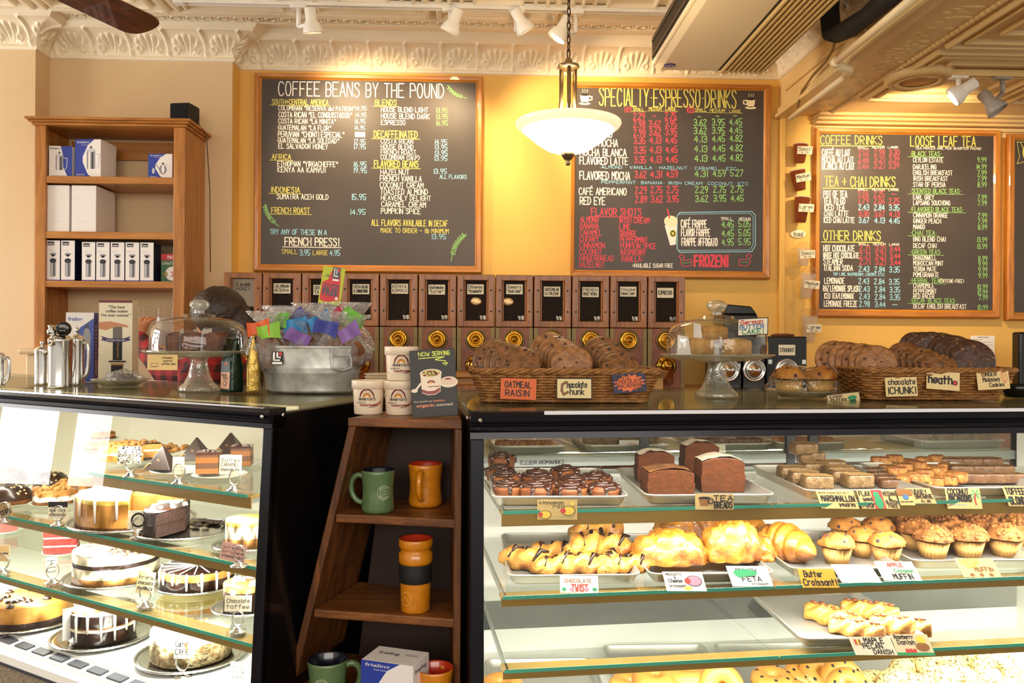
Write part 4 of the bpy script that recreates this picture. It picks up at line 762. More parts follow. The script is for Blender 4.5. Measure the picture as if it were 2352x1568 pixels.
def lcase(name, label, C, A, x0, x1, dep, ztop, hh, zdeck, shelves, lean, rear, cool):
    """local x runs along the front (0 = corner at the visible side panel), y goes inward, z up"""
    t = thing(name, label, 'display case', (C.x, C.y, 0), A)
    sx = 1 if x1 > 0 else -1; e0, e1 = (x0, x1) if x0 < x1 else (x1, x0)
    fy = lambda z: -lean*(ztop-hh-z)
    for q in (0, 1):                                      # side panels follow the leaning front
        xa = (0 if q == 0 else x1-sx*.02); xb = xa+sx*.02
        mb = MB(); pr = [(dep, 0), (dep, ztop-hh*.3), (0.0, ztop-hh*.3), (fy(zdeck), zdeck-.06), (fy(zdeck)+.03, 0)]
        mb.prism(pr, min(xa, xb), max(xa, xb), 0, Matrix(((0, 0, 1, 0), (1, 0, 0, 0), (0, 1, 0, 0), (0, 0, 0, 1))))
        mb.build('side_panel', caseb, t, bevel=.003)
        mb = MB(); xi = xb+sx*.001 if q == 0 else xa-sx*.001
        mb.add([(xi, fy(zdeck)+.02, zdeck), (xi, dep-.03, zdeck), (xi, dep-.03, ztop-hh), (xi, .02, ztop-hh)], [(0, 1, 2, 3)]); mb.build('side_lining', inner, t)
        if q == 0:
            mb = MB(); xj = xa; w = sx*.03
            mb.add([(xj, -.004, ztop-hh), (xj+w, -.004, ztop-hh), (xj+w, fy(zdeck-.06)-.004, zdeck-.06), (xj, fy(zdeck-.06)-.004, zdeck-.06), (xj, .02, ztop-hh), (xj+w, .02, ztop-hh), (xj+w, fy(zdeck-.06)+.02, zdeck-.06), (xj, fy(zdeck-.06)+.02, zdeck-.06)], [(0, 1, 2, 3), (0, 4, 5, 1), (1, 5, 6, 2), (3, 2, 6, 7), (0, 3, 7, 4)])
            mb.build('corner_post', caser, t, bevel=.003)
    mb = MB(); pr = [(-.012, ztop-.004), (-.018, ztop-.012), (-.016, ztop-hh*.38), (-.01, ztop-hh*.42), (-.014, ztop-hh*.5), (-.008, ztop-hh*.58), (-.012, ztop-hh*.68), (-.004, ztop-hh*.78), (-.006, ztop-hh), (.05, ztop-hh), (.05, ztop-.004)]
    mb.prism(pr, e0, e1, 0, Matrix(((0, 0, 1, 0), (1, 0, 0, 0), (0, 1, 0, 0), (0, 0, 0, 1)))); mb.build('header', caser, t)
    for k in (0, 1): mb = MB(); mb.lathe([(0, .004), (.004, .003), (.005, 0)], 10, T=tr(sx*.02 if k == 0 else sx*-.002, -.018 if k == 0 else .035, ztop-.02) @ (rx(pi/2) if k == 0 else ry(-sx*pi/2))); mb.build('screw', steel, t)
    mb = MB(); mb.bb((e0, -.012, ztop-.004), (e1, dep, ztop)); mb.build('top', topg, t, bevel=.002); mb = MB(); mb.bb((e0+.02, .13 if sx < 0 else .04, ztop-.016), (e1-.02, dep-.005, ztop-.008)); mb.build('light_housing', house, t)
    mb = MB(); mb.bb((e0+.16, -.0195, ztop-.009), (e1-.02, -.0185, ztop-.001)) if sx > 0 else mb.bb((e0+.16, -.0135, ztop-.0035), (e1-.02, -.010, ztop+.0005)); mb.build('trim_glint', M('bright trim and glint', 'F4F0F4', .08, 1), t)  # bright edge; on the pastry case it stands in for a reflected light line
    mb = MB(); a, b = (0, fy(ztop-hh)), (0, fy(zdeck-.05)); mb.add([(e0+.002, .002, ztop-hh), (e1-.002, .002, ztop-hh), (e1-.002, fy(zdeck-.05)+.002, zdeck-.05), (e0+.002, fy(zdeck-.05)+.002, zdeck-.05)], [(0, 1, 2, 3)]); mb.build('front_glass', glf, t)
    mb = MB(); mb.bb((e0+.02, .03, zdeck-.03), (e1-.02, dep-.02, zdeck)); mb.build('deck', inner, t)
    mb = MB(); f = fy(zdeck); n = int((e1-e0-.1)/.085)
    mb.bb((e0, f-.002, zdeck-.034), (e1, f+.03, zdeck-.012), 0); mb.bb((e0, f-.004, zdeck-.042), (e1, f+.02, zdeck-.034), 1)
    mb.bb((e0, f+.03, zdeck-.03), (e1, .032, zdeck-.004), 0)
    for k in range(n): x = e0+.07+k*.085; mb.bb((x, f+.036, zdeck-.004), (x+.06, f+.066, zdeck+.0008), 1)
    mb.build('air_vent', [inner, M('vent slot', '2C2C36', .5)], t)
    mb = MB(); mb.bb((e0, f+.002, .1), (e1, dep-.02, zdeck-.036)); mb.bb((e0+.02, .06, 0), (e1-.02, dep-.05, .1)); mb.build('base', speck, t)
    mb = MB(); mb.bb((e0+.02, dep-.02, zdeck), (e1-.02, dep-.005, zdeck+.12)); mb.build('back_sill', steelb, t)
    mb = MB(); zb_ = ztop-.27 if sx > 0 else ztop-.06
    mb.bb((e0+.02, dep-.035, zdeck+.16 if sx > 0 else zdeck), (e1-.02, dep-.031, zb_), 0)
    if sx > 0: mb.bb((e0+.02, dep-.036, zdeck), (e1-.02, dep-.031, zdeck+.07), 0); mb.bb((e0+.02, dep-.034, zdeck+.07), (e1-.02, dep-.031, zdeck+.16), 1)
    mb.build('back_panel', [inner if sx > 0 else M('cream case back', 'ABA692', .45), M('dark track', '3C4040', .4)], t)
    for k, x in enumerate(rear):
        mb = MB(); mb.bb((x, dep-.03, zdeck+.1), (x+.03, dep-.01, ztop-.02)); mb.build('door_stile', M('door frame', '3A3C3C', .35, .5), t, bevel=.003)
    mb = MB(); mb.bb((e0+.02, dep-.03, ztop-.05), (e1-.02, dep, ztop-.005)); mb.bb((e0+.02, dep-.025, ztop-.245), (e1-.02, dep-.01, ztop-.215)); mb.build('door_rail', steelb, t)
    mb = MB(); mb.add([(e0+.02, dep-.015, zdeck+.1), (e1-.02, dep-.015, zdeck+.1), (e1-.02, dep-.015, ztop-.04), (e0+.02, dep-.015, ztop-.04)], [(0, 1, 2, 3)]); mb.build('sliding_door', pane('sliding door glass', (.85, .88, .85), .12, .02, 3, .6), t)
    for i, (z, xa, xb, ya, yb) in enumerate(shelves):
        a, b = sorted((xa, xb)); js = [a, b] if b-a < 1.0 or sx < 0 else [a, a+.66, b]
        for u, v in zip(js, js[1:]):
            mb = MB(); mb.bb((u+.0015, ya, z-.008), (v-.0015, yb, z)); o = mb.build('glass_shelf', [gl], t, bevel=.001)
            mb = MB(); mb.bb((u+.0015, ya-.0012, z-.008), (v-.0015, ya-.0002, z)); mb.build('glass_edge', gedge, o)
        h = (.03, .019, .018)[i] if sx > 0 else (.028, .022, .02)[i]
        mb = MB(); mb.bb((a, ya+.012, z-.009-h), (b, ya+.016, z-.009)); mb.bb((a, ya+.016, z-.014), (b, ya+.06, z-.009)); mb.build('light_rail', rail, t)
        mb = MB(); mb.tube([(a+.03, ya+.036, z-.02), (b-.03, ya+.036, z-.02)], .007, 8); mb.build('light_tube', tubem if cool[i+1] else tubew, t)
        for x in (a+.01, b-.02): mb = MB(); mb.bb((x, ya+.02, z-.03), (x+.004, yb, z-.009)); mb.build('bracket', steelb, t)
        c = PM[t.name] @ V(((a+b)/2, ya+.05, z-.05)); dd = PM[t.name].to_3x3() @ V((0, .35, -1))
        lo = area('case_light', c, dd, b-a-.04, .03, cool[0]*(.72, .95, .42)[i]*(b-a), (.93, 1, .93) if cool[i+1] else (1, .96, .86)); lo.rotation_euler = (PM[t.name].to_3x3() @ rx(radians(19)).to_3x3()).to_euler()
    mb = MB(); mb.tube([(e0+.04, .07, ztop-.03), (e1-.04, .07, ztop-.03)], .01, 8); mb.build('light_tube', tubew, t)
    c = PM[t.name] @ V(((e0+e1)/2, .09, ztop-.05)); lo = area('case_light', c, (0, 0, -1), e1-e0-.06, .03, cool[0]*.8*(e1-e0), (1, .95, .82)); lo.rotation_euler = (PM[t.name].to_3x3() @ rx(radians(19)).to_3x3()).to_euler()
    return t
L1, L2, L3, LD = 1.048, .887, .714, .55
R1, R2, R3, RD = 1.029, .838, .678, .45
MBT[0] = Matrix(((1, -.25, 0, 0), (0, 1, 0, 0), (0, 0, 1, 0), (0, 0, 0, 1)))
LCASE = lcase('cake_display_case', 'black glass-fronted cake display case at left, angled to the counter', CL, AL, 0, -2.1, .64, ZT, .048, LD,
      [(L1, -.14, -.775, .07, .42), (L2, -.085, -1.95, .05, .5), (L3, -.075, -2.0, .03, .54)], .075, [-.5, -.62, -1.3], (8.5, False, True, True))
MBT[0] = Matrix()
RCASE = lcase('pastry_display_case', 'long black pastry display case at right with pans on glass shelves', CR, AR, 0, 1.98, .80, ZT, .062, RD,
      [(R1, .085, 1.93, .10, .6), (R2, .083, 1.93, .08, .64), (R3, .085, 1.93, .06, .68)], .06, [.02, .62, 1.12, 1.2], (8, False, False, True))
mb = MB(); a = PM[RCASE.name]; 
mb = MB(); mb.bb((.024, .05, RD), (.034, .07, ZT-.08));
for k in range(20): mb.bb((.034, .054, RD+.03+k*.035), (.0345, .066, RD+.05+k*.035), 1)
mb.build('slotted_post', [inner, ink], RCASE)
mb = MB(frame((.07, .775-.001, ZT-.243), (1, 0, 0), (0, 0, 1))); G2 = 'CINNAMON ROLLS'
txt(mb, G2, .3, .006, .012, -.14, .16, 0); mb.build('door_lettering', ink, RCASE)
Lw = lambda px, py, Z: hz(px, py, Z)
# ---------------------------------------------------------------- food materials
cakew = M('white frosting', 'F3EBDD', .5, sss=.1); cakew2 = M('cream filling', 'EFE0BE', .55); choc = M('dark chocolate', '1E0F09', .3, vary=(30, '331A0E')); chocm = M('milk chocolate cake', '2E170C', .65, bump=(120, .4)); cheese = M('baked cheesecake', 'C98F3E', .55, vary=(25, 'A86E24'))
crust = M('biscuit crust', '7A4A1E', .8, bump=(120, .5)); redv = M('red velvet', 'B0281A', .75, vary=(80, '8A1C12'), bump=(90, .6)); nuts = M('chopped nuts', '8A6532', .7, vary=(70, 'E8D4A0'), bump=(80, .8)); lemon = M('custard yellow', 'E3C35A', .45); carm = M('caramel', 'A8692A', .4, vary=(14, 'C98E48')); cocoa = M('cocoa dusted cream', 'D2BE96', .7, vary=(60, '4A2A14'), ramp=(.36, .55))
tart = M('tart crumb', '8A5A26', .8, vary=(40, 'B9853E'), bump=(60, .8)); golden = M('golden pastry', 'BE7A20', .45, vary=(26, '76400C'), bump=(50, .8), coat=.25, ramp=(.42, .66)); goldl = M('pale pastry', 'CC9440', .5, vary=(24, '8E5214'), bump=(50, .7), coat=.2, ramp=(.42, .68))
icing = M('chocolate glaze', '3A1C12', .15, coat=.5); bun = M('cinnamon bun', '8A4F22', .55, vary=(30, '6B3714'), bump=(60, .3)); loafm = M('brown loaf', '4A260F', .7, spec=.2, vary=(60, '562C10'), bump=(120, .35), coat=.08); sugar = M('sugar glaze', 'E9D9C4', .3, coat=.3)
barm = M('rice square', '5E4324', .55, vary=(60, '7E6036'), bump=(80, .7), coat=.35); barl = M('pale bar top', '9E8058', .5, vary=(60, 'A07A48'), bump=(70, .6)); brwn = M('brownie', '4E2E16', .55, vary=(40, '6B4520'), bump=(60, .6), coat=.3); maca = M('coconut crust', '7E4416', .6, vary=(60, 'B5803C'), bump=(70, .7))
muft = M('muffin crown', 'C08234', .65, vary=(28, '8A4A12'), bump=(50, .6)); mufs = M('streusel crown', 'A0652A', .75, vary=(40, '66380F'), bump=(45, 1.0)); liner = M('muffin paper', 'C99A55', .7); bagm = M('bagel crust', 'C48A3C', .45, vary=(14, 'B97A30'), coat=.15); bags = M('seeded bagel', 'DDBF7C', .6, vary=(160, '5E4A22'), ramp=(.52, .6), bump=(150, .5)); pecan = M('pecan', '6B3A1A', .5)
plat = M('silver platter', 'CFCBC6', .18, 1); whitep = M('white china', 'F0EEE8', .25, coat=.3); greyp = M('glass plate', 'C7C9BE', .15, coat=.4); pan_m = M('aluminium sheet pan', 'C6C3BA', .36, .75, bump=(90, .04))
FC = {'w': cakew, 'c': cakew2, 'd': choc, 'm': chocm, 'y': cheese, 'b': crust, 'r': redv, 'n': nuts, 'l': lemon, 'k': carm, 'o': cocoa, 't': tart}
def cake(label, px, py, Z, wpx, layers, top, drip=None, a0=0, a1=2*pi, topbits=None, rot=0, plate='silver', lines=False, group=None, raised=.006, pr=1.3, scoop=0):
    """layers: [(height m, colour key)], top colour key; a1-a0 < full leaves a cut"""
    P = Lw(px, py, Z); r = wpx/2*pxm(P); platter(P, r*pr, plate, label) if plate else None
    t = thing('cake', label, 'cake', P+V((0, 0, raised if plate else 0)), AL+rot, group)
    full = abs(a1-a0-2*pi) < .01; z = 0; mats = []; prof = [(0, 0)]; mi = []
    for h, c in layers:
        prof += [(r, z), (r, z+h)]; mi += ([len(mats)]*2); mats.append(FC[c]); z += h
    prof += [(r*.985, z+.003), (0, z+.003)]; mats.append(FC[top]); mi += [len(mats)-1]*2; mi = mi[:len(prof)-1]
    mb = MB(); mb.lathe(prof, 40, mi, True, None, a0, a1, lambda a, j: 1+.006*sin(9*a+j))
    if not full:
        for a in (a0, a1):
            zz = 0
            for i, (h, c) in enumerate(layers): mb.add([(0, 0, zz), (r*cos(a), r*sin(a), zz), (r*cos(a), r*sin(a), zz+h), (0, 0, zz+h)], [(0, 1, 2, 3)], i); zz += h
    o = mb.build('cake_body', mats, t)
    if drip:
        mb = MB(); n = max(6, int(16*(a1-a0)/2/pi)); rr = random.Random(int(px+py))
        for k in range(n):
            a = a0+(a1-a0)*(k+.5)/n; l = z*rr.uniform(.55, .98); q = r+.0015; mb.tube([(q*.97*cos(a), q*.97*sin(a), z+.004), (q*1.005*cos(a), q*1.005*sin(a), z-.004), (q*1.005*cos(a), q*1.005*sin(a), z-l)], [.003, .0042, .0032], 6)
        mb.build('drip_icing', FC[drip], t)
    if lines:
        mb = MB()
        for k in range(8): a = k*pi/8; mb.tube([(r*.98*cos(a), r*.98*sin(a), z+.004), (-r*.98*cos(a), -r*.98*sin(a), z+.004)], .0018, 4)
        mb.build('slice_lines', FC[lines], t)
    if topbits:
        c, n, s, zs = topbits; mb = MB(); rr = random.Random(int(px))
        for k in range(n):
            a = a0+(a1-a0)*rr.random(); q = r*sqrt(rr.random())*.92; mb.blob((q*cos(a), q*sin(a), z+.004), (s*rr.uniform(.6, 1.3), s, zs), 7, .4, seed=k)
        mb.build('topping', FC[c], t)
    return t
def platter(P, r, kind, lab):
    nm = lab.split(',')[0]
    if kind == 'silver':
        t = thing('platter', f'round silver beaded platter under the {nm}'[:90], 'platter', P, AL, 'silver cake platters')
        mb = MB(); mb.lathe([(0, .001), (r*.72, .001), (r*.8, .003), (r*.9, .008), (r*.97, .009), (r*.97, .0075), (r*.75, 0), (0, 0)], 48); mb.build('dish', plat, t)
        mb = MB(); n = 56; mb.tube([(r*.985*cos(2*pi*k/(n*2)), r*.985*sin(2*pi*k/(n*2)), .009) for k in range(n*2)], [.0028+.0014*(k % 2) for k in range(n*2)], 6, 0, True); mb.build('beaded_rim', plat, t)
    else:
        t = thing('plate', f'round {"white" if kind == "white" else "pale glass"} plate under the {nm}'[:90], 'plate', P, 0, 'plates in the cake case')
        m = whitep if kind == 'white' else greyp; mb = MB(); mb.lathe([(0, .002), (r*.6, .002), (r*.7, .004), (r*.98, .010), (r, .0105), (r*.97, .0085), (r*.62, 0), (0, 0)], 40); mb.build('dish', m, t)
SHORT = lambda s: s
# shelf one
def wedge_py(label, px, py, Z, s, h):                    # chocolate pyramid dessert
    P = Lw(px, py, Z); t = thing('chocolate_pyramid', label, 'dessert', P+V((0, 0, .011)), AL+.5, 'chocolate pyramids'); mb = MB(); k = s/2*pxm(P); H = h*pxm(P)
    mb.loft([[(-k, -k, 0), (k, -k, 0), (k, k, 0), (-k, k, 0)], [(-k*.06, -k*.06, H), (k*.06, -k*.06, H), (k*.06, k*.06, H), (-k*.06, k*.06, H)]], 0, False); mb.build('pyramid', M('matt chocolate', '2C1B13', .35), t, bevel=.003)
    mb = MB(); mb.tube([(-k, -k*1.02, .004), (-k*.7, -k*.74, H*.28), (-k*.35, -k*.7, H*.22), (-k*.1, -k*.55, H*.45), (k*.15, -k*.72, H*.2), (k*.6, -k*.8, H*.15)], .002, 6); mb.build('caramel_line', carm, t); return t
def cube(label, px, py, Z, s, h):
    P = Lw(px, py, Z); k = s/2*pxm(P); H = h*pxm(P); t = thing('caramel_cheesecake', label, 'dessert', P+V((0, 0, .011)), AL+.7, 'caramel cheesecake cubes'); mb = MB(); mb.loft([[(a*k*q, b*k*q, H*z) for a, b in ((-1, -1), (1, -1), (1, 1), (-1, 1))] for z, q in ((0, 1), (.25, 1.0), (.5, 1), (.75, 1), (.9, 1.0))], [0, 1, 0, 1], False); mb.build('layers', [M('caramel dark', '7E4C1C', .4), M('caramel layer', '4E2E14', .5)], t, bevel=.002)
    mb = MB(); mb.box((0, 0, H*.93), (k*2.06, k*2.06, H*.1)); 
    for q in range(6): mb.blob((TR.uniform(-k, k)*.7, TR.uniform(-k, k)*.7, H), (.005, .004, .003), 6, .3, seed=q)
    mb.build('glaze', icing, t, bevel=.002)
for px, py, r in ((415, 1086, 66), (505, 1096, 62), (548, 1070, 60)): P = Lw(px, py, L1); platter(P, r*pxm(P), 'glass', f'{"caramel cheesecake" if px == 505 else "chocolate pyramid at the back" if px == 548 else "nearest chocolate pyramid"}')
wedge_py('chocolate pyramid nearest the front of the top cake shelf', 374, 1084, L1, 60, 52); wedge_py('chocolate pyramid in the middle of the top cake shelf', 452, 1062, L1, 62, 50); wedge_py('chocolate pyramid at the back right of the top cake shelf', 530, 1047, L1, 60, 46)
cube('glazed caramel cheesecake cube at the front of the top cake shelf', 480, 1094, L1, 50, 50); cube('glazed caramel cheesecake cube behind the Salted Caramel card', 556, 1076, L1, 44, 46)
cake('crumble topped caramel coffee cake, cut open', 300, 1058, L1, 130, [(.02, 'y'), (.006, 'c'), (.016, 'y')], 't', None, .6, 2*pi-.6, ('t', 40, .009, .006), .4, 'glass', pr=1.25)
P = Lw(395, 1040, L1); t = thing('crumble_heap', 'heap of toasted crumble behind the nearest chocolate pyramid', 'crumble', P, 0); mb = MB()
rr = random.Random(2)
for k in range(40): mb.blob((rr.uniform(-.05, .05), rr.uniform(-.03, .03), .008+rr.random()*.016), (.009, .008, .007), 7, .4, seed=k)
mb.build('crumbs', tart, t)['kind'] = 'stuff'
for lab, px, py, w in (('small tart, on a plate high at the back left of the cake case', 238, 1012, 50), ('fluted pie, at the back left behind the caramel coffee cake', 228, 1038, 60)):
    cake(lab, px, py, L1+.012, w, [(.012, 'b'), (.006, 'y')], 't', None, plate='glass', topbits=('t', 14, .008, .005))
# shelf two
for lab, px, py, w, h in (('chocolate dome cake at the left picture edge, middle cake shelf', 22, 1158, 96, .05), ('nut dusted chocolate dome cake behind the leftmost dome', 20, 1112, 74, .045), ('nut dusted dome cake behind the streusel cakes', 118, 1122, 74, .042)):
    P = Lw(px, py, L2); r = w/2*pxm(P); t = thing('dome_cake', lab, 'cake', P+V((0, 0, .008)), 0, 'chocolate dome cakes'); platter(P, r*1.3, 'glass', lab.split(',')[0])
    mb = MB(); mb.lathe([(0, 0), (r*1.02, 0), (r*1.02, .012)], 30); mb.build('base', crust, t); mb = MB(); mb.blob((0, 0, .012), (r, r, h), 24, .1, 3, px, 0); mb.build('dome', choc, t)
    mb = MB(); rr = random.Random(px)
    for k in range(40): a = rr.random()*6.28; b = rr.uniform(.2, 1.4); mb.blob((r*cos(a)*cos(b), r*sin(a)*cos(b), .012+h*sin(b)), (.004, .004, .003), 5, .3, seed=k)
    mb.build('nut_sprinkle', nuts, t)
for lab, px, py, w in (('toffee crumb cream cake left of the tall white-topped cheesecake', 128, 1158, 92), ('toffee crumb cream cake behind the New York card', 172, 1142, 80)):
    cake(lab, px, py, L2, w, [(.012, 'b'), (.016, 'w'), (.014, 'k')], 't', None, plate='glass', topbits=('t', 40, .009, .008), pr=1.2)
cake('tall white-topped cheesecake with white drips', 305, 1198, L2, 232, [(.008, 'b'), (.062, 'y'), (.012, 'l')], 'w', 'w', .9, .9+2*pi*.78, plate='silver', pr=1.18, rot=-.2)
cake('dark chocolate cake cut down to a few slices', 425, 1222, L2, 176, [(.03, 'm'), (.003, 'd'), (.03, 'm')], 'd', None, pi*.75, pi*1.55, ('w', 12, .008, .004), plate='silver', pr=1.22)
P = Lw(398, 1214, L2); t = thing('slice_paper', 'white papers between the dark chocolate cake slices', 'paper', P+V((0, 0, .008)), AL+.9)
for k in range(2): mb = MB(); mb.add([(-.04+k*.03, 0, 0), (-.01+k*.03, .02, 0), (-.005+k*.03, .02, .07), (-.04+k*.03, -.005, .075)], [(0, 1, 2, 3)]); mb.build('sheet', paperw, t)
P = Lw(486, 1208, L2); mb = MB(tr(P.x, P.y, P.z+.009)); rr = random.Random(8)
for k in range(26): mb.blob((rr.uniform(-.05, .05), rr.uniform(-.03, .04), 0), (.012, .01, .002), 7, .5, seed=k)
o = mb.build('cake_crumbs', choc); o['kind'] = 'stuff'; tag(o, 'chocolate crumbs left on the silver platter beside the dark slices', 'crumbs')
cake('yellow topped brulee cheesecake by the black side panel', 566, 1256, L2, 92, [(.024, 'k'), (.03, 'c'), (.012, 'l')], 'l', None, plate='silver', pr=1.6)
# shelf three
P = Lw(140, 1272, L3); platter(P, .055, 'white', 'red velvet slice')
t = thing('red_velvet_slice', 'slice of red velvet layer cake with white frosting', 'cake slice', P+V((0, 0, .006)), .35); mb = MB(); z = 0
for h, c in ((.022, 0), (.005, 1), (.022, 0), (.005, 1), (.022, 0), (.006, 1)): mb.prism([(-.05, -.015), (.05, -.034), (.05, .05), (.03, .06)], z, z+h, c); z += h
mb.build('layers', [redv, cakew], t, bevel=.0015)
cake('tiramisu layer cake dusted with cocoa', 268, 1326, L3, 182, [(.018, 'k'), (.028, 'c'), (.012, 'm'), (.024, 'c')], 'o', None, plate='silver', pr=1.24, lines='c')
cake('chocolate drip cheesecake with white lines', 456, 1344, L3, 162, [(.03, 'd'), (.02, 'y')], 'd', 'w', plate='silver', pr=1.16, lines='w')
cake('toffee drizzled chocolate cake at the black side panel', 565, 1398, L3, 100, [(.05, 'd'), (.014, 'k')], 't', None, topbits=('w', 14, .012, .003), plate='silver', pr=1.5)
P = Lw(10, 1222, L3); t = thing('cake_slice', 'pink sided cake slice at the left picture edge, under the middle shelf', 'cake slice', P+V((0, 0, .006)), AL); platter(P, .06, 'glass', 'pink sided cake slice'); mb = MB(); mb.prism([(-.05, -.02), (.03, -.03), (.03, .03)], 0, .05); mb.build('slice', M('pink cake', 'B0685E', .6), t)
# deck
cake('turtle cheesecake with chocolate fans', 70, 1424, LD+.004, 175, [(.02, 'm'), (.045, 'y')], 'k', None, topbits=('d', 16, .012, .008), plate='silver', pr=1.2)
cake('dark layer cake with white drips and a cut side', 236, 1462, LD+.004, 140, [(.034, 'd'), (.008, 'c'), (.004, 'b'), (.034, 'd')], 'w', 'w', -.2, 2*pi*.72, ('b', 14, .009, .005), plate='silver', pr=1.55, rot=-2.2)
cake('carrot cake with chopped nuts on its sides', 440, 1506, LD+.004, 176, [(.055, 'n'), (.018, 'w')], 'w', None, plate='silver', pr=1.38, topbits=('n', 12, .007, .003))
cake('pale cake at the back of the deck behind the carrot cake', 440, 1402, LD+.004, 150, [(.03, 'y'), (.008, 'c')], 'l', None, plate=None)
P = Lw(170, 1482, LD); t = thing('card_holder', 'card holder seen edge-on in front of the dark drip cake', 'card holder', P, AL+1.3); mb = MB(); mb.lathe([(0, 0), (.014, 0), (.012, .006), (.004, .01), (0, .011)], 16); mb.build('base', plat, t); mb = MB(); mb.bb((-.03, -.001, .02), (.03, .001, .11)); mb.tube([(0, 0, .01), (0, 0, .03)], .002, 5); mb.build('card', paperw, t)
# cards held by little ring stands
def ringcard(label, px, py, Z, cx0, cy0, cx1, cy1, lines, bg='EFE3C4', fg=None, rot=0, art=None, tilt=0, rs=1):
    P = Lw(px, py, Z); k = pxm(P); t = thing('card_holder', label, 'card holder', P, -YAW+rot)
    w = (cx1-cx0)*k; h = (cy1-cy0)*k; x0 = (cx0-px)*k; z0 = (py-cy1)*k*1.02
    mb = MB(); mb.lathe([(0, 0), (.021*rs, 0), (.02*rs, .003), (.011*rs, .006), (.009*rs, .011), (.004*rs, .013), (0, .0135)], 20); mb.build('base', plat, t)
    R = 17*k*rs; mb = MB(tr(0, 0, .013+R)); mb.ring(R, .0016, 24, 6, 0, rx(pi/2) @ scm(.75, 1, 1)); mb.ring(R, .0016, 24, 6, 0, tr(0, .006, 0) @ rx(pi/2) @ scm(.75, 1, 1)); mb.build('ring_clip', plat, t)
    F = tr(x0, .003, z0) @ rx(-.08) @ ry(-tilt) @ frame((0, 0, 0), (1, 0, 0), (0, 0, 1)); mb = MB(F); mb.prism([(0, 0), (w, 0), (w, h), (0, h)], -.0008, 0, 0); o = mb.build('card', M('card '+bg, bg, .7), t)
    mb = MB(F); n = len(lines)
    if art: art(mb, w, h)
    for i, s in enumerate(lines): hh = h*.72/n; txt(mb, s, w*.08, h*.86-(i+1)*hh+hh*.15, hh*.7, w*.84, .13, 0, .0006)
    if mb.v: mb.build('lettering', [fg or ink, M('leaf ink', '3E6A3A', .6), M('orange ink', 'C9752A', .6), M('pink ink', 'D2707A', .6)], o)
def spots(mb, w, h):
    rr = random.Random(4)
    for k in range(90):
        x, y = rr.random()*w, rr.random()*h
        if not (.2*w < x < .8*w and .3*h < y < .62*h): disc(mb, x, y, w*.035, h*.03, 0, .0005, 5)
ringcard('spotted card reading CARAMEL in a ring stand', 300, 1094, L1, 268, 1026, 322, 1066, ['', 'CARAMEL', ''], 'F2E9D2', None, 0, spots)
ringcard('narrow card in a ring stand between the two front desserts', 411, 1110, L1, 394, 1050, 421, 1090, ['---', '----', '--', '---'])
ringcard('card reading Salted CARAMEL cheesecake in a ring stand', 538, 1126, L1, 502, 1046, 553, 1090, ['Salted', 'CARAMEL', 'cheesecake'])
ringcard('card reading NEW YORK cheesecake with a dark top band', 133, 1206, L2, 108, 1153, 153, 1192, ['', 'NEW YORK', 'cheesecake'], art=lambda mb, w, h: rect(mb, 0, h*.68, w, h, 0))
ringcard('card with a cut-out circle in front of the dark chocolate cake', 316, 1234, L2, 291, 1174, 336, 1216, [], art=lambda mb, w, h: (mb.ring(w*.33, w*.05, 20, 4, 0, tr(w*.55, h*.5, .0006) @ scm(1, 1, .05)), [disc(mb, w*(.06+.1*(k % 10)), h*.06 if k < 10 else h*.94, w*.015, h*.015, 0, .0006, 5) for k in range(20)]))
ringcard('pink speckled card reading creme brulee cheesecake', 549, 1300, L2, 502, 1244, 560, 1284, ['creme', 'brulee', 'cheesecake'], 'D9A79A', tilt=-.18)
ringcard('small curved card on the left of the tiramisu cake', 121, 1338, L3, 108, 1280, 130, 1322, ['T', 'C'], rot=.6)
ringcard('orange card at the left picture edge in a ring stand', 6, 1316, L3, -14, 1254, 18, 1290, ['--'], 'D8B07A')
ringcard('card reading triple chocolate cheesecake on the third shelf', 333, 1392, L3, 309, 1312, 350, 1362, ['triple', 'chocolate', 'cheesecake'], 'EAD9A8', tilt=-.12)
ringcard('card reading Chocolate toffee in a ring stand', 546, 1450, L3, 514, 1370, 576, 1406, ['Chocolate', 'toffee'])
ringcard('blue-edged card reading TURTLE cheesecake on the white deck', 66, 1440, LD, 44, 1384, 86, 1424, ['TURTLE', 'cheese'], art=lambda mb, w, h: [stroke(mb, [(0, 0), (w, 0), (w, h), (0, h), (0, 0)], w*.06, 0), disc(mb, w*.7, h*.6, w*.12, h*.22, 1)])
ringcard('card reading Carrot CAKE with a drawn carrot', 418, 1552, LD, 398, 1465, 434, 1514, ['Carrot', 'CAKE'], art=lambda mb, w, h: mb.flat([(w*.6, h*.7), (w*.8, h*.72), (w*.9, h*.2)], 2, .0006), rs=1.2)
ringcard('jagged edged card at the lower right corner of the cake case', 545, 1580, LD, 527, 1522, 562, 1568, ['--', '----', '---'], art=lambda mb, w, h: stroke(mb, [(w*(.1+.08*k), h*(.95 if k % 2 else .88)) for k in range(11)], w*.03, 0))
ringcard('tilted brown card at the left picture edge on the middle shelf', 8, 1198, L2, -12, 1165, 30, 1196, ['passion'], 'B59866', tilt=.3)
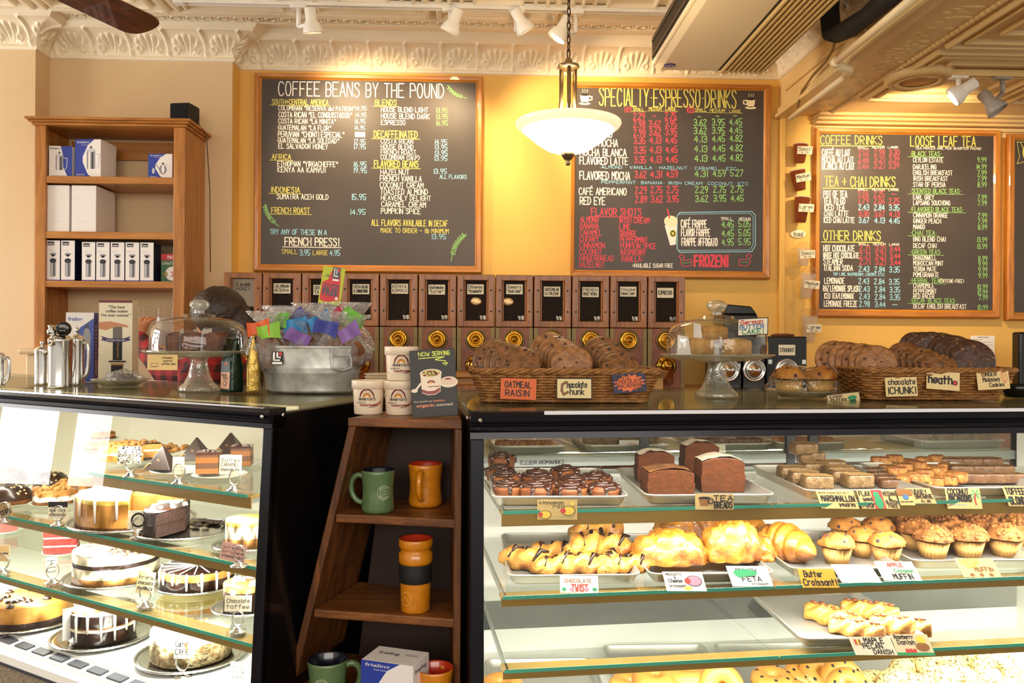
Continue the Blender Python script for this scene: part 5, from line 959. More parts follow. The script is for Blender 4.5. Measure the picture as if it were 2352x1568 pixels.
# ---------------------------------------------------------------- right case: sheet pans
def rr_loop(w, d, r, z, n=5):
    o = []
    for cx, cy, a in ((w/2-r, d/2-r, 0), (-w/2+r, d/2-r, pi/2), (-w/2+r, -d/2+r, pi), (w/2-r, -d/2+r, 3*pi/2)):
        for k in range(n+1): b = a+k*pi/2/n; o.append((cx+r*cos(b), cy+r*sin(b), z))
    return o
def mkpan(w, d):
    root = thing('sheet_pan', '', 'sheet pan', (0, 0, 0), 0, 'aluminium sheet pans'); h = .024; mb = MB()
    mb.loft([rr_loop(w-.03, d-.03, .02, .0), rr_loop(w-.022, d-.022, .022, .004), rr_loop(w-.006, d-.006, .025, h), rr_loop(w, d, .026, h+.0015), rr_loop(w, d, .026, h-.003)], 0, True, True, False)
    mb.loft([rr_loop(w-.008, d-.008, .025, h), rr_loop(w-.026, d-.026, .02, .0055), rr_loop(w-.034, d-.034, .018, .0035)], 0, True, False, True); mb.build('pan', pan_m, root)
    mb = MB(); mb.tube(rr_loop(w-.001, d-.001, .026, h), .0026, 6, 0, True); mb.build('rolled_rim', pan_m, root); return Kind(root)
KPAN = mkpan(.33, .44); PANZ = .0045
def pan(label, xl, xr, yb, Z, rot=.012, dz=0):
    P = hz((xl+xr)/2, yb, Z); w = (xr-xl)*pxm(P); s = w/.33
    C = P+V((-sin(rot)*.22*s, cos(rot)*.22*s, dz)); return KPAN(label, C, rot, (s, s if s > .9 else .9, 1))
pan('sheet pan of cinnamon rolls on the top pastry shelf', 1131, 1446, 1164, R1+.0005); pan('sheet pan of tea bread chunks on the top pastry shelf', 1483, 1785, 1160, R1+.0005)
pan('sheet pan of marshmallow squares and flax bars', 1850, 2136, 1148, R1+.0005); pan('sheet pan of macaroon and brownie pieces', 2148, 2440, 1142, R1+.0005)
pan('sheet pan of chocolate twists on the middle shelf', 1166, 1474, 1344, R2+.0005); pan('sheet pan of stuffed croissants on the middle shelf', 1492, 1784, 1340, R2+.0005); pan('sheet pan with a butter croissant and blueberry muffins', 1816, 2082, 1326, R2+.0005); pan('sheet pan of streusel coffee cake muffins', 2096, 2400, 1308, R2+.0005)
pan('sheet pan of pecan danishes on the lowest shelf', 1840, 2136, 1488, R3+.0005)
pan('sheet pan of bagels on the case deck at left', 1120, 1420, 1690, RD+.001); pan('sheet pan of plain bagels on the case deck, centre', 1440, 1720, 1640, RD+.001); pan('sheet pan of raisin bagels on the case deck', 1740, 2010, 1630, RD+.001); pan('sheet pan of seeded bagels on the case deck at right', 2030, 2310, 1620, RD+.001)
def sp(cx, cy, Z, off, s):
    px, py = off[0]+cx/s, off[1]+cy/s; P = hz(px, py, Z); Mr = PM[RCASE.name]; l = Mr.inverted() @ P; lim = .56
    if l.y > lim: P = hpl(px, py, Mr @ V((0, lim, 0)), Mr.to_3x3() @ V((0, 1, 0)))
    return P
O5, S5, O6, O7, S7, O8 = (1060, 920), 3.267, (1652, 920), (1060, 1180), 3.36, (1652, 1180)
# cinnamon rolls
def roll_root():
    t = thing('cinnamon_roll', '', 'cinnamon roll'); R = .04; H = .034; mb = MB()
    def g(u, v):
        a = 2*pi*u
        if v < .3: q = R*(.93+.07*sin(v/.3*pi/2))*(1+.03*sin(5*a)); z = H*.75*v/.3
        else:
            w = 1-(v-.3)/.7; q = R*w*(1+.03*sin(5*a)*w); sp_ = .5+.5*cos(2*pi*(w*3.1-u)); z = H*.75+H*.38*(1-w*w)-.004*sp_*(w > .05)
        return (q*cos(a), q*sin(a), z)
    mb.grid(g, 28, 26, 0, True, True); mb.build('bun', bun, t); mb = MB()
    pts = [(R*.9*(1-k/70)*cos(k*.28), R*.9*(1-k/70)*sin(k*.28), H*.75+H*.38*(1-(.9*(1-k/70))**2)+.0005) for k in range(66)]
    mb.tube(pts, [.0052+.0015*sin(k) for k in range(66)], 6)
    for k in range(5): a = k*1.3; mb.tube([(R*.8*cos(a), R*.8*sin(a), H*.93), (R*.98*cos(a), R*.98*sin(a), H*.75), (R*1.0*cos(a), R*1.0*sin(a), H*.35)], [.007, .006, .004], 6)
    mb.build('glaze', icing, t); return Kind(t)
KR = roll_root()
for i, (cx, cy, lb, dz) in enumerate(((300, 545, 'topmost at the back left corner of the pan', .02), (330, 640, 'second from the back in the left column', 0), (350, 718, 'front left corner of the pan', 0), (565, 630, 'back of the second column', 0), (612, 690, 'middle of the second column', 0), (560, 732, 'front of the second column', 0), (780, 596, 'back of the third column', 0), (842, 672, 'middle of the third column', 0), (825, 732, 'front of the third column, above its card', 0), (1010, 650, 'back right of the pan', 0), (1068, 728, 'front right corner of the pan', 0), (290, 590, 'under the topmost roll at the back left', 0))):
    KR('glazed cinnamon roll, '+lb, sp(cx, cy, R1+PANZ+.001, O5, S5)+V((0, 0, dz)), i*1.1, 1, 'cinnamon rolls')
# tea breads: wrapped chunks
def loaf(label, P, w, d, h, rot, drz):
    t = thing('tea_bread', label, 'tea bread', P, rot, 'wrapped tea breads'); mb = MB()
    def prof(k): return [(-w/2, 0), (w/2, 0), (w/2+.003, h*.5), (w/2, h*.52), (w/2, h*.9), (w*.3, h*1.02), (0, h*1.05), (-w*.3, h*1.02), (-w/2, h*.9), (-w/2, h*.52), (-w/2-.003, h*.5)]
    mb.loft([[(x, y, z*(1+.02*sin(k*3))) for x, z in prof(k)] for k, y in enumerate([-d/2, -d/2+.003, 0, d/2-.003, d/2])], 0, False); mb.build('loaf', loafm, t, bevel=.004)
    mb = MB(); mb.grid(lambda u, v: ((u-.5)*w*.96, (v-.5)*d*.96, h*(.92+.14*sin(pi*u))+.003+.004*noise.noise(V((u*5, v*5, w*90)))), 12, 8); mb.build('glaze', sugar if drz else M('loaf top', '8A5A30', .5, coat=.5, vary=(30, '5E3616')), t)
loaf('tea bread chunk at the front left of its pan', hz(1543, 1140, R1+.005)+V((0, .055, 0)), .118, .09, .062, .02, False); loaf('drizzled tea bread chunk behind the front left one', hz(1512, 1118, R1+.005)+V((.01, .1, 0)), .1, .06, .08, .0, True)
loaf('tall tea bread chunk at the front right of its pan', hz(1664, 1132, R1+.005)+V((0, .05, 0)), .112, .08, .085, .0, True); loaf('drizzled tea bread chunk at the back right of its pan', hz(1632, 1108, R1+.005)+V((0, .12, 0)), .1, .06, .095, .05, True)
# squares and bars
def bar_root(name, cat, w, d, h, m, mt):
    t = thing(name, '', cat); mb = MB(); mb.loft([[(p[0], p[1], z) for p in rr_loop(w*q, d*q, .008, 0, 3)] for z, q in ((0, .97), (h*.2, 1), (h*.75, 1), (h*.95, .97), (h, .9))], 0, True)
    mb.build('bar', m, t); mb = MB(); mb.grid(lambda u, v: ((u-.5)*w*.9, (v-.5)*d*.9, h+.0012+.002*noise.noise(V((u*9, v*9, h*50)))), 8, 6); mb.build('top_crust', mt, t); return Kind(t)
KS = bar_root('marshmallow_square', 'marshmallow square', .078, .05, .034, barm, barl)
for i, (cx, cy, dz, lb) in enumerate(((755, 664, 0, 'front left of the pan'), (1060, 655, 0, 'front centre of the pan'), (655, 630, 0, 'second row, left'), (965, 622, 0, 'second row, centre'), (565, 590, 0, 'third row at the left rim'), (915, 585, 0, 'third row, centre'), (735, 560, 0, 'behind the left column'), (705, 500, .012, 'upper one of the standing pair at the back'), (650, 480, .03, 'topmost at the back of the pan'), (860, 540, 0, 'fourth row, centre'))):
    KS('wrapped marshmallow square, '+lb, sp(cx, cy, R1+PANZ+.001, O6, S5)+V((0, .02, dz)), TR.uniform(-.15, .15), 1, 'marshmallow squares')
KF = bar_root('flax_bar', 'seed bar', .07, .032, .022, brwn, brwn)
for i, (cx, cy, lb) in enumerate(((1310, 655, 'nearest the front rim'), (1260, 625, 'second from the front rim'), (1220, 595, 'third from the front rim'), (1180, 565, 'at the back of the row'))): KF('dark flax seed bar, '+lb, sp(cx, cy, R1+PANZ+.001, O6, S5)+V((0, .01, 0)), .1, 1, 'flax seed bars')
KM = bar_root('macaroon_bar', 'pastry bar', .055, .03, .024, maca, maca); KBw = bar_root('brownie', 'brownie', .07, .045, .026, brwn, M('brownie crust', '7A5630', .5, coat=.3, vary=(40, '3E2412')))
i = 0
for r_, y in enumerate((500, 550, 600, 650)):
    for c_ in range(5):
        x = 1220+c_*105+r_*62; i += 1
        KM(f'macaroon piece, {ORD[c_]} from the left in {("the back row", "the second row from the back", "the third row from the back", "the front row")[r_]} of its pan', sp(x, y, R1+PANZ+.001, O6, S5)+V((0, .01, (i % 3)*.006)), TR.uniform(-.9, .9), 1, 'macaroon pieces')
for r_, y in enumerate((500, 560, 625)):
    for c_ in range(3):
        x = 1740+c_*150+r_*80; KBw(f'wrapped brownie, {ORD[c_]} from the left in {("the back row", "the middle row", "the front row")[r_]} right of the macaroons', sp(x, y, R1+PANZ+.001, O6, S5)+V((0, .01, .003)), TR.uniform(-.2, .2), 1, 'wrapped brownies')
# twists and croissants
def twist_mesh(L, r, bend, turns, m=0, n=40, lob=2, amp=.22, taper=.5):
    mb = MB()
    def g(u, v):
        a = 2*pi*u; s = (v-.5)*L; th = bend*(v-.5); c = V((s*cos(th*.5), -abs(s)*sin(abs(th)*.5), 0)); k = r*(1-taper*abs(2*v-1)**3)*(1+amp*cos(lob*a+turns*2*pi*v))*(1+.07*abs(sin(5*a+v*26)))*(1+.08*noise.noise(V((v*9, u*5, L*40))))
        if v in (0, 1): k = .002
        d = V((sin(th), cos(th), 0)); return c+d*(k*cos(a))+V((0, 0, max(-r*.7, k*sin(a))+r*.7))
    mb.grid(g, 18, n, m, True, True); return mb
def twist_root():
    t = thing('chocolate_twist', '', 'pastry'); twist_mesh(.14, .028, .5, 2.2).build('pastry', goldl, t); mb = MB()
    for k in range(3): mb.tube([(-.035+k*.035, -.024, .028), (-.025+k*.035, -.004, .052), (-.012+k*.035, .012, .046)], [.003, .006, .003], 6)
    mb.build('chocolate_filling', choc, t); return Kind(t)
KT = twist_root()
for i, (cx, cy, a, s, lb, dz) in enumerate(((480, 1258, -.6, 1.05, 'dark tipped one at the left of the pan', 0), (690, 1288, .2, .8, 'front row, second from the left', 0), (655, 1190, .1, .9, 'behind the front row at left', .0), (860, 1288, -.2, .95, 'front centre of the pan', 0), (940, 1200, .7, 1.1, 'middle of the heap', .02), (1010, 1110, .3, 1.15, 'topmost at the back of the heap', .03), (1100, 1280, 1.2, .9, 'front row, right of centre', 0), (1250, 1280, .0, .8, 'front right corner of the pan', 0), (1090, 1200, -.3, 1.0, 'right side of the heap', .02))):
    KT('chocolate twist, '+lb, sp(cx, cy, R2+PANZ+.001, O5, S5)+V((0, 0, dz)), a, s, 'chocolate twists')
def fat_root():
    t = thing('stuffed_croissant', '', 'croissant'); mb = MB()
    mb.blob((0, 0, .014), (.088, .058, .06), 56, .09, 3, 2, -.014, fn=lambda d: 1+.11*abs(sin(d.x*7+.6*d.y+.4))**.7-.09+.03*noise.noise(d*9)); mb.build('pastry', golden, t); return Kind(t)
KFat = fat_root()
for i, (cx, cy, a, s, lb) in enumerate(((1590, 1290, -.05, (1.2, 1.1, 1.35), 'front left of the pan'), (2060, 1275, .15, (1.0, 1.1, 1.7), 'front right of the pan, folded open'), (1690, 1075, .4, (1.05, 1, 1.3), 'back left of the pan'), (1880, 1060, .2, (1.05, 1, 1.45), 'back centre of the pan'), (2275, 1240, 1.3, (.8, .8, 1.0), 'standing at the right rim'))):
    KFat('large golden stuffed croissant, '+lb, sp(cx, cy, R2+PANZ+.001, O5, S5)+V((0, .05, 0)), a, s, 'stuffed croissants')
def cro_root():
    t = thing('butter_croissant', '', 'croissant'); mb = MB()
    def g(u, v):
        a = 2*pi*u; s = v-.5; th = 1.1*s; rad = .15; c = V((rad*sin(th), rad*(cos(th)-1), 0)); k = .034*max(.012, 1-(abs(2*s))**1.5)*(1+.2*abs(cos(v*7*pi))**.6)*(1+.05*noise.noise(V((v*12, u*4, 1))))
        d = V((sin(th), cos(th), 0)); return c+d*(k*cos(a))+V((0, 0, max(-.024, k*sin(a))+.024))
    mb.grid(g, 20, 60, 0, True, True); mb.build('pastry', golden, t); return Kind(t)
KC = cro_root(); KC('long butter croissant lying front to back at the left of its pan', hz(1822, 1296, R2+.006)+V((0, .07, 0)), -.95, 1.5, 'butter croissants'); KC('smaller butter croissant behind the long one', hz(1750, 1262, R2+.006)+V((0, .14, 0)), -.9, 1.2, 'butter croissants')
# muffins
def muf_root(m, amp, fr, crumbs, nm):
    t = thing(nm, '', 'muffin'); mb = MB(); mb.lathe([(0, 0), (.026, 0), (.036, .038), (.035, .036)], 72, 0, True, None, 0, 2*pi, lambda a, j: 1+.035*cos(24*a)*(j > 0)); mb.build('paper_liner', liner, t)
    mb = MB(); mb.blob((0, 0, .042), (.044, .044, .03), 26, amp, fr, 3, -.008)
    if crumbs:
        rr = random.Random(6)
        for k in range(50): a = rr.random()*6.28; b = rr.uniform(.15, 1.5); mb.blob((.042*cos(a)*cos(b), .042*sin(a)*cos(b), .043+.029*sin(b)), (.006, .005, .0045), 6, .4, seed=k)
    mb.build('crown', m, t)
    if not crumbs:
        mb = MB()
        for k in range(7): a = k*2.4; b = .3+k*.15; mb.blob((.042*cos(a)*cos(b), .042*sin(a)*cos(b), .042+.028*sin(b)), (.0045, .0045, .004), 6, .1)
        mb.build('blueberries', M('blueberry', '2E1E34', .4), t)
    return Kind(t)
KMU = muf_root(muft, .16, 3.2, False, 'blueberry_muffin'); KST = muf_root(mufs, .12, 4, True, 'streusel_muffin')
for i, (cx, cy, lb, dz) in enumerate(((900, 1226, 'nearest the Butter Croissant card', 0), (1275, 1216, 'front row, right of its twin', 0), (1100, 1172, 'second row, between the front two', 0), (960, 1080, 'behind the front left muffin', 0), (1210, 1085, 'third row', 0))):
    KMU('blueberry muffin, '+lb, sp(cx, cy, R2+PANZ+.001, O6, S5)+V((0, .015, dz)), i*1.3, (1.05, 1.05, 1.1), 'blueberry muffins')
for i, (cx, cy, lb) in enumerate(((1625, 1180, 'front left of its pan'), (1890, 1172, 'front row, second from the left'), (2170, 1166, 'front row, above the coffee cake card'), (1500, 1120, 'second row at the left rim'), (1745, 1100, 'second row, second from the left'), (2000, 1092, 'second row, third from the left'), (2270, 1085, 'second row at the right edge'), (1420, 1030, 'third row at the left'), (1640, 1020, 'third row, second from the left'), (1870, 1012, 'third row, third from the left'), (2110, 1005, 'third row at the right'), (1250, 990, 'back row at the left'), (1480, 960, 'back row, second from the left'), (1720, 950, 'back row, third from the left'), (2150, 950, 'raised at the back right'), (2290, 1000, 'at the right picture edge, raised'))):
    KST('streusel topped muffin, '+lb, sp(cx, cy, R2+PANZ+.001, O6, S5)+V((0, .015, .02 if i > 13 else 0)), i*.9, (1.16, 1.16, 1.16), 'streusel muffins')
# danishes
def dan_root():
    t = thing('pecan_danish', '', 'danish'); twist_mesh(.15, .024, .1, 3.2, 0, 48, 3, .2, .35).build('braid', goldl, t); mb = MB()
    for k in range(7): mb.blob((-.055+k*.018, .006*sin(k*2), .042), (.009, .005, .004), 8, .3, seed=k)
    mb.build('pecans', pecan, t); return Kind(t)
KD = dan_root()
for cx, cy, a, s, lb in ((890, 860, -.95, 1.1, 'long braid at the left of the tray'), (1060, 935, -.5, .9, 'braid nearest the MAPLE PECAN card'), (1160, 800, -.4, 1.0, 'ring shaped braid at the back'), (1390, 920, -.3, 1.0, 'sugared braid at the right front')): KD('pecan danish, '+lb, sp(cx, cy, R3+PANZ+.001, O8, S7), a, s, 'pecan danishes')
# bagels on the deck
def bag_root(m, nm, raisins):
    t = thing(nm, '', 'bagel'); mb = MB(); mb.grid(lambda u, v: ((.034+.023*cos(2*pi*v)*(1+.05*sin(3*2*pi*u)))*cos(2*pi*u), (.034+.023*cos(2*pi*v))*sin(2*pi*u), .021+.021*sin(2*pi*v)), 32, 14, 0, True, True); mb.build('ring', m, t)
    if raisins:
        mb = MB()
        for k in range(7): a = k*.9; mb.blob((.04*cos(a), .04*sin(a), .04), (.006, .004, .003), 6, .2)
        mb.build('raisins', ink, t)
    return Kind(t)
KB1 = bag_root(bagm, 'plain_bagel', False); KB2 = bag_root(bags, 'seeded_bagel', False); KB3 = bag_root(bagm, 'raisin_bagel', True)
def bagel(K, cx, cy, off, s, tilt, lb, dz=0, sc=1.05): K(lb, sp(cx, cy+150, RD+.006, off, s)+V((0, .02, dz)), rx(tilt) @ rz(cx), sc)
for cx, cy, tl, lb, dz in ((310, 1330, .1, 'plain bagel at the lower left corner of the pastry case', .02), (1310, 1290, .0, 'plain bagel, leftmost in the centre deck pan', .01), (1500, 1290, .15, 'plain bagel, second in the centre deck pan', .03), (1760, 1280, -.1, 'plain bagel in the middle of the centre deck pan', .03), (1900, 1270, .1, 'plain bagel behind the toasted one on the deck', .03), (2010, 1330, 1.1, 'toasted bagel leaning on edge at the right of the centre pan', .04)): bagel(KB1, cx, cy, O7, S7, tl, lb, dz)
for cx, cy, tl, lb, dz in ((430, 1270, .1, 'raisin bagel at the left of its deck pan', .02), (690, 1240, .3, 'raisin bagel, second from the left on the deck', .03), (800, 1260, .6, 'raisin bagel leaning on its neighbour', .04), (960, 1290, .9, 'raisin bagel standing on edge', .04), (560, 1340, .0, 'raisin bagel at the bottom picture edge, left one', .01), (1010, 1345, .7, 'raisin bagel at the bottom picture edge, right one', .03)): bagel(KB3, cx, cy, O8, S7, tl, lb, dz)
for cx, cy, tl, lb, dz in ((1260, 1310, .1, 'seeded bagel at the left of the right deck pan', .01), (1530, 1260, .2, 'seeded bagel behind the clear card stand', .03), (1720, 1245, .4, 'seeded bagel at the back of the right deck pan', .05), (1900, 1230, .2, 'seeded bagel, back right of the right deck pan', .03), (2150, 1260, .9, 'large seeded bagel standing on edge at right', .05), (1860, 1320, .3, 'seeded bagel at the bottom picture edge', .03), (1430, 1345, .4, 'brown topped seeded bagel at the bottom picture edge', .02)): bagel(KB2, cx, cy, O8, S7, tl, lb, dz, 1.2)
# rear work shelf with trays seen through the sliding doors
t = thing('rear_worktop', 'pale work shelf behind the pastry case, carrying trays', 'shelf', PM[RCASE.name] @ V((0, .81, 0)), AR); ZK = 1.055
mb = MB(); mb.bb((.02, 0, ZK-.02), (1.98, .5, ZK)); mb.build('worktop', M('pale laminate', 'B9BD9E', .3), t); mb = MB(); mb.bb((.02, .02, ZK-.34), (1.98, .05, ZK-.05)); mb.bb((.05, .05, 0), (1.9, .48, ZK-.34)); mb.build('cabinet', inner, t)
KTr = mkpan(.3, .3)
for i, (xl, xr, lb) in enumerate(((1128, 1300, 'leftmost'), (1345, 1545, 'second from the left'), (1625, 1800, 'third from the left'), (1820, 1990, 'fourth from the left'), (2190, 2400, 'rightmost'))):
    P = hz((xl+xr)/2, 1046, ZK+.001); l_ = PM[RCASE.name].inverted() @ P; l_.y = .83; P = PM[RCASE.name] @ l_; s = (xr-xl)*pxm(P)/.3; KTr(f'metal tray on the rear work shelf, {lb}', P+V((0, .15, 0)), AR, (s, 1, 1.1), 'trays on the rear work shelf')
    K = (KM, KS, KBw, KM, KS)[i]
    for c_ in range(4): K(f'{ORD[c_]} pastry from the left on the {lb} rear tray', P+V(((c_-1.5)*.062*s, .07+.0*c_, .008)), AR+TR.uniform(-.3, .3), (1, 1.2, 1.2), 'pastries on the rear trays')
# price cards leaning on pans
def card(label, cx, cy, wpx, hpx, Z, lines, bg='C4A76E', art=None, rot=0, lean=.3, slant=0, cols=None):
    Mr = PM[RCASE.name]; P = hpl(cx, cy+hpx/2, Mr @ V((0, .092, 0)), Mr.to_3x3() @ V((0, 1, 0))) if abs(Z-R1) < .05 and Z < R1+.02 else hz(cx, cy+hpx/2, Z)
    k = pxm(P); w, h = wpx*k, hpx*k/cos(lean)*.98
    t = thing('price_card', label, 'sign', P, tr(0, 0, 0) @ rz(-YAW+rot) @ rx(-lean), 'hand-lettered pastry cards'); S = Matrix(((1, slant, 0, 0), (0, 1, 0, 0), (0, 0, 1, 0), (0, 0, 0, 1)))
    F = tr(-w/2, 0, .0) @ frame((0, 0, 0), (1, 0, 0), (0, 0, 1)) @ S; mb = MB(F); mb.prism([(0, 0), (w, 0), (w, h), (0, h)], -.001, 0); o = mb.build('card', M('card '+bg, bg, .7), t)
    mb = MB(F)
    if art: art(mb, w, h)
    for l in lines:
        s, x, y, tw, th = l[:5]; txt(mb, s, w*x, h*y, h*th, w*tw, .2, l[5] if len(l) > 5 else 0, .0006)
    mb.build('lettering', cols or [ink, M('ink red', 'C23A36', .6), M('ink green', '2E8A5A', .6), M('ink blue', '3E6FA8', .6), M('ink pink', 'E87F95', .6), M('ink brown', '8A5A2E', .6), M('ink yellow', 'E2C14A', .6)], o); return t
def pig(mb, x, y, r, c=4): disc(mb, x, y, r, r*.7, 0, .0005); disc(mb, x, y, r*.9, r*.62, c, .0006); disc(mb, x-r*.8, y, r*.4, r*.38, 1, .0007)
card('card reading cinnamon roll with drawn buns', 1280, 1170, 92, 46, R1-.03, [('cinnamon', .05, .78, .6, .16), ('roll', .4, .6, .26, .16)], art=lambda mb, w, h: (pig(mb, w*.2, h*.25, w*.15, 6), pig(mb, w*.78, h*.45, w*.17, 6), disc(mb, w*.88, h*.82, w*.06, h*.1, 6), [stroke(mb, [(w*(.4+k*.06), h*.1), (w*(.42+k*.06), h*.16)], w*.012, 2) for k in range(9)]), lean=.06)
card('card reading TEA BREADS with a drawn teacup', 1641, 1152, 88, 36, R1-.01, [('TEA', .48, .58, .5, .32), ('BREADS', .5, .1, .46, .4)], art=lambda mb, w, h: (mb.flat([(w*.08, h*.75), (w*.14, h*.25), (w*.32, h*.25), (w*.4, h*.75)], 5, .0005), mb.ring(w*.07, w*.015, 12, 4, 0, tr(w*.4, h*.55, .0005)), disc(mb, w*.24, h*.75, w*.16, h*.08, 0, .0006)), lean=.06)
card('card reading MARSHMALLOW squares', 1931, 1148, 86, 40, R1-.012, [('BROWN SUGAR SEA SALT', .05, .84, .8, .08), ('MARSHMALLOW', .08, .42, .88, .3), ('squares', .5, .14, .42, .22)], slant=-.25, rot=-.03)
card('card reading FLAX seed bar, VEGAN and GLUTEN FREE, with a parrot', 2024, 1147, 88, 42, R1-.012, [('FLAX', .04, .68, .28, .24), ('seed', .1, .42, .24, .2), ('bar', .14, .08, .24, .26), ('VEGAN', .66, .7, .32, .2), ('&', .78, .46, .08, .18), ('GLUTEN', .68, .26, .3, .18), ('FREE', .72, .06, .24, .16)], art=lambda mb, w, h: (rect(mb, w*.36, 0, w*.64, h, 1), disc(mb, w*.5, h*.35, w*.11, h*.36, 2, .0008), disc(mb, w*.48, h*.74, w*.08, h*.16, 2, .0009)), slant=-.2)
card('rounded card reading FUDGEY BROWNIE, half behind the reflection', 2124, 1139, 56, 34, R1-.01, [('FUDGEY', .1, .64, .7, .26), ('BROWNIE', .26, .34, .7, .26), ('ALL ARE', .4, .08, .4, .16)], slant=-.35)
card('tilted dark topped card left of the brownie card', 2086, 1142, 34, 36, R1-.01, [('---', .1, .1, .8, .25)], art=lambda mb, w, h: (rect(mb, 0, h*.6, w, h, 5), disc(mb, w*.5, h*.5, w*.2, h*.15, 3)), slant=-.2)
card('card reading COCONUT MACAROONS with a palm tree', 2217, 1145, 80, 46, R1-.015, [('COCONUT', .06, .7, .6, .26), ('MACAROONS', .08, .36, .64, .3)], art=lambda mb, w, h: (stroke(mb, [(w*.84, h*.2), (w*.82, h*.45), (w*.86, h*.7)], w*.05, 1), [stroke(mb, [(w*.86, h*.7), (w*(.86+.14*cos(a)), h*(.7+.25*sin(a)))], w*.035, 2) for a in (0, 1, 2.2, 3.2, 4.0, 5.4)], stroke(mb, [(w*(.06+.05*k), h*(.16+.03*(k % 2))) for k in range(11)], w*.015, 3)))
card('card reading TOFFEE BLONDIE cut by the right picture edge', 2345, 1140, 54, 44, R1-.012, [('TOFFEE', .08, .6, .8, .3), ('BLONDIE', .12, .1, .84, .36)], slant=-.2)
def zigz(mb, w, h): [disc(mb, w*q, h*.2, w*.06, h*.1, 1+int(q*10) % 4) for q in (.1, .3, .7, .9)]
card('white card reading TWIST below the twists pan', 1331, 1344, 88, 34, R2+.0, [('CHOCOLATE', .12, .6, .7, .2, 5), ('TWIST', .3, .1, .42, .38, 1)], 'D8D0CA', zigz, lean=.55)
card('white card reading PROSCIUTTO & Cheese croissant with a pink pig', 1578, 1338, 92, 38, R2, [('PROSCIUTTO', .06, .8, .4, .12), ('&', .26, .64, .05, .12), ('Cheese', .1, .44, .34, .18), ('croissant', .1, .2, .42, .14)], 'DAD2CC', lambda mb, w, h: (pig(mb, w*.74, h*.52, w*.2), disc(mb, w*.55, h*.15, w*.1, h*.1, 6)), slant=-.15, lean=.6)
card('white card reading SPINACH FETA croissant with green leaves', 1730, 1326, 94, 40, R2, [('SPINACH', .2, .66, .5, .2, 0), ('FETA', .3, .24, .46, .24), ('croissant', .5, .06, .4, .12)], 'DAD6D0', lambda mb, w, h: (disc(mb, w*.42, h*.66, w*.3, h*.18, 2), disc(mb, w*.3, h*.55, w*.14, h*.12, 2, .0009)), slant=-.2, lean=.6)
card('yellow card reading Butter Croissant!', 1886, 1330, 84, 38, R2, [('Butter', .14, .56, .5, .3), ('Croissant!', .06, .12, .9, .32)], 'D09A2E', slant=-.12, lean=.55)
card('plain white card beside the blueberry muffins', 1980, 1320, 92, 34, R2, [('-----', .3, .1, .55, .14, 6)], 'F7F2EA', slant=-.35, lean=.7)
card('white card reading APPLE Cinnamon MUFFIN', 2075, 1314, 88, 38, R2, [('APPLE', .3, .72, .4, .2, 1), ('Cinnamon', .4, .42, .5, .18, 2), ('MUFFIN', .3, .08, .5, .26)], 'DACFC0', slant=-.3, lean=.6)
card('cream card reading COFFEE CAKE MUFFIN with tiny cups', 2258, 1306, 88, 38, R2, [('COFFEE', .1, .72, .5, .22, 6), ('CAKE', .2, .5, .3, .18, 6), ('MUFFIN', .4, .3, .46, .22, 5)], 'CBB888', lambda mb, w, h: [disc(mb, w*q, h*.12, w*.06, h*.08, 5) for q in (.25, .5, .75)], slant=-.25, lean=.55)
card('card reading MAPLE PECAN DANISH', 2014, 1486, 96, 36, R3, [('MAPLE', .34, .66, .46, .28), ('PECAN', .26, .36, .46, .26), ('DANISH', .46, .06, .46, .24)], 'D8CDB2', lambda mb, w, h: [disc(mb, w*(.12+.05*(k % 3)), h*(.6+.1*(k//3)), w*.03, h*.05, (1, 6, 5)[k % 3]) for k in range(9)], slant=-.25, lean=.5)
card('card reading Raspberry Danish with a drawn basket', 2106, 1484, 86, 42, R3-.005, [('Raspberry', .08, .78, .5, .18), ('Danish', .12, .52, .46, .2)], 'D2BF9C', lambda mb, w, h: (rect(mb, 0, 0, w, h*.14, 2), disc(mb, w*.75, h*.4, w*.18, h*.2, 5), disc(mb, w*.76, h*.72, w*.12, h*.2, 6), [disc(mb, w*(.3+.1*k), h*.22, w*.05, h*.1, 1) for k in range(3)]), slant=-.2, lean=.5)
card('white card on the middle tray of the rear work shelf', 1454, 1022, 62, 22, ZK+.01, [('---', .3, .5, .3, .3, 1), ('----', .3, .1, .5, .2, 6)], 'F4EEE0')
card('cream card on the third tray of the rear work shelf', 1640, 1030, 54, 18, ZK+.005, [('----', .2, .4, .5, .3, 6)], 'EFE6CC')
P = hz(2156, 1560, RD+.03); t = thing('card_stand', 'clear plastic card stand among the seeded bagels', 'card stand', P, -YAW); mb = MB(); mb.bb((-.025, -.001, 0), (.025, .001, .06)); mb.build('sleeve', clr, t)
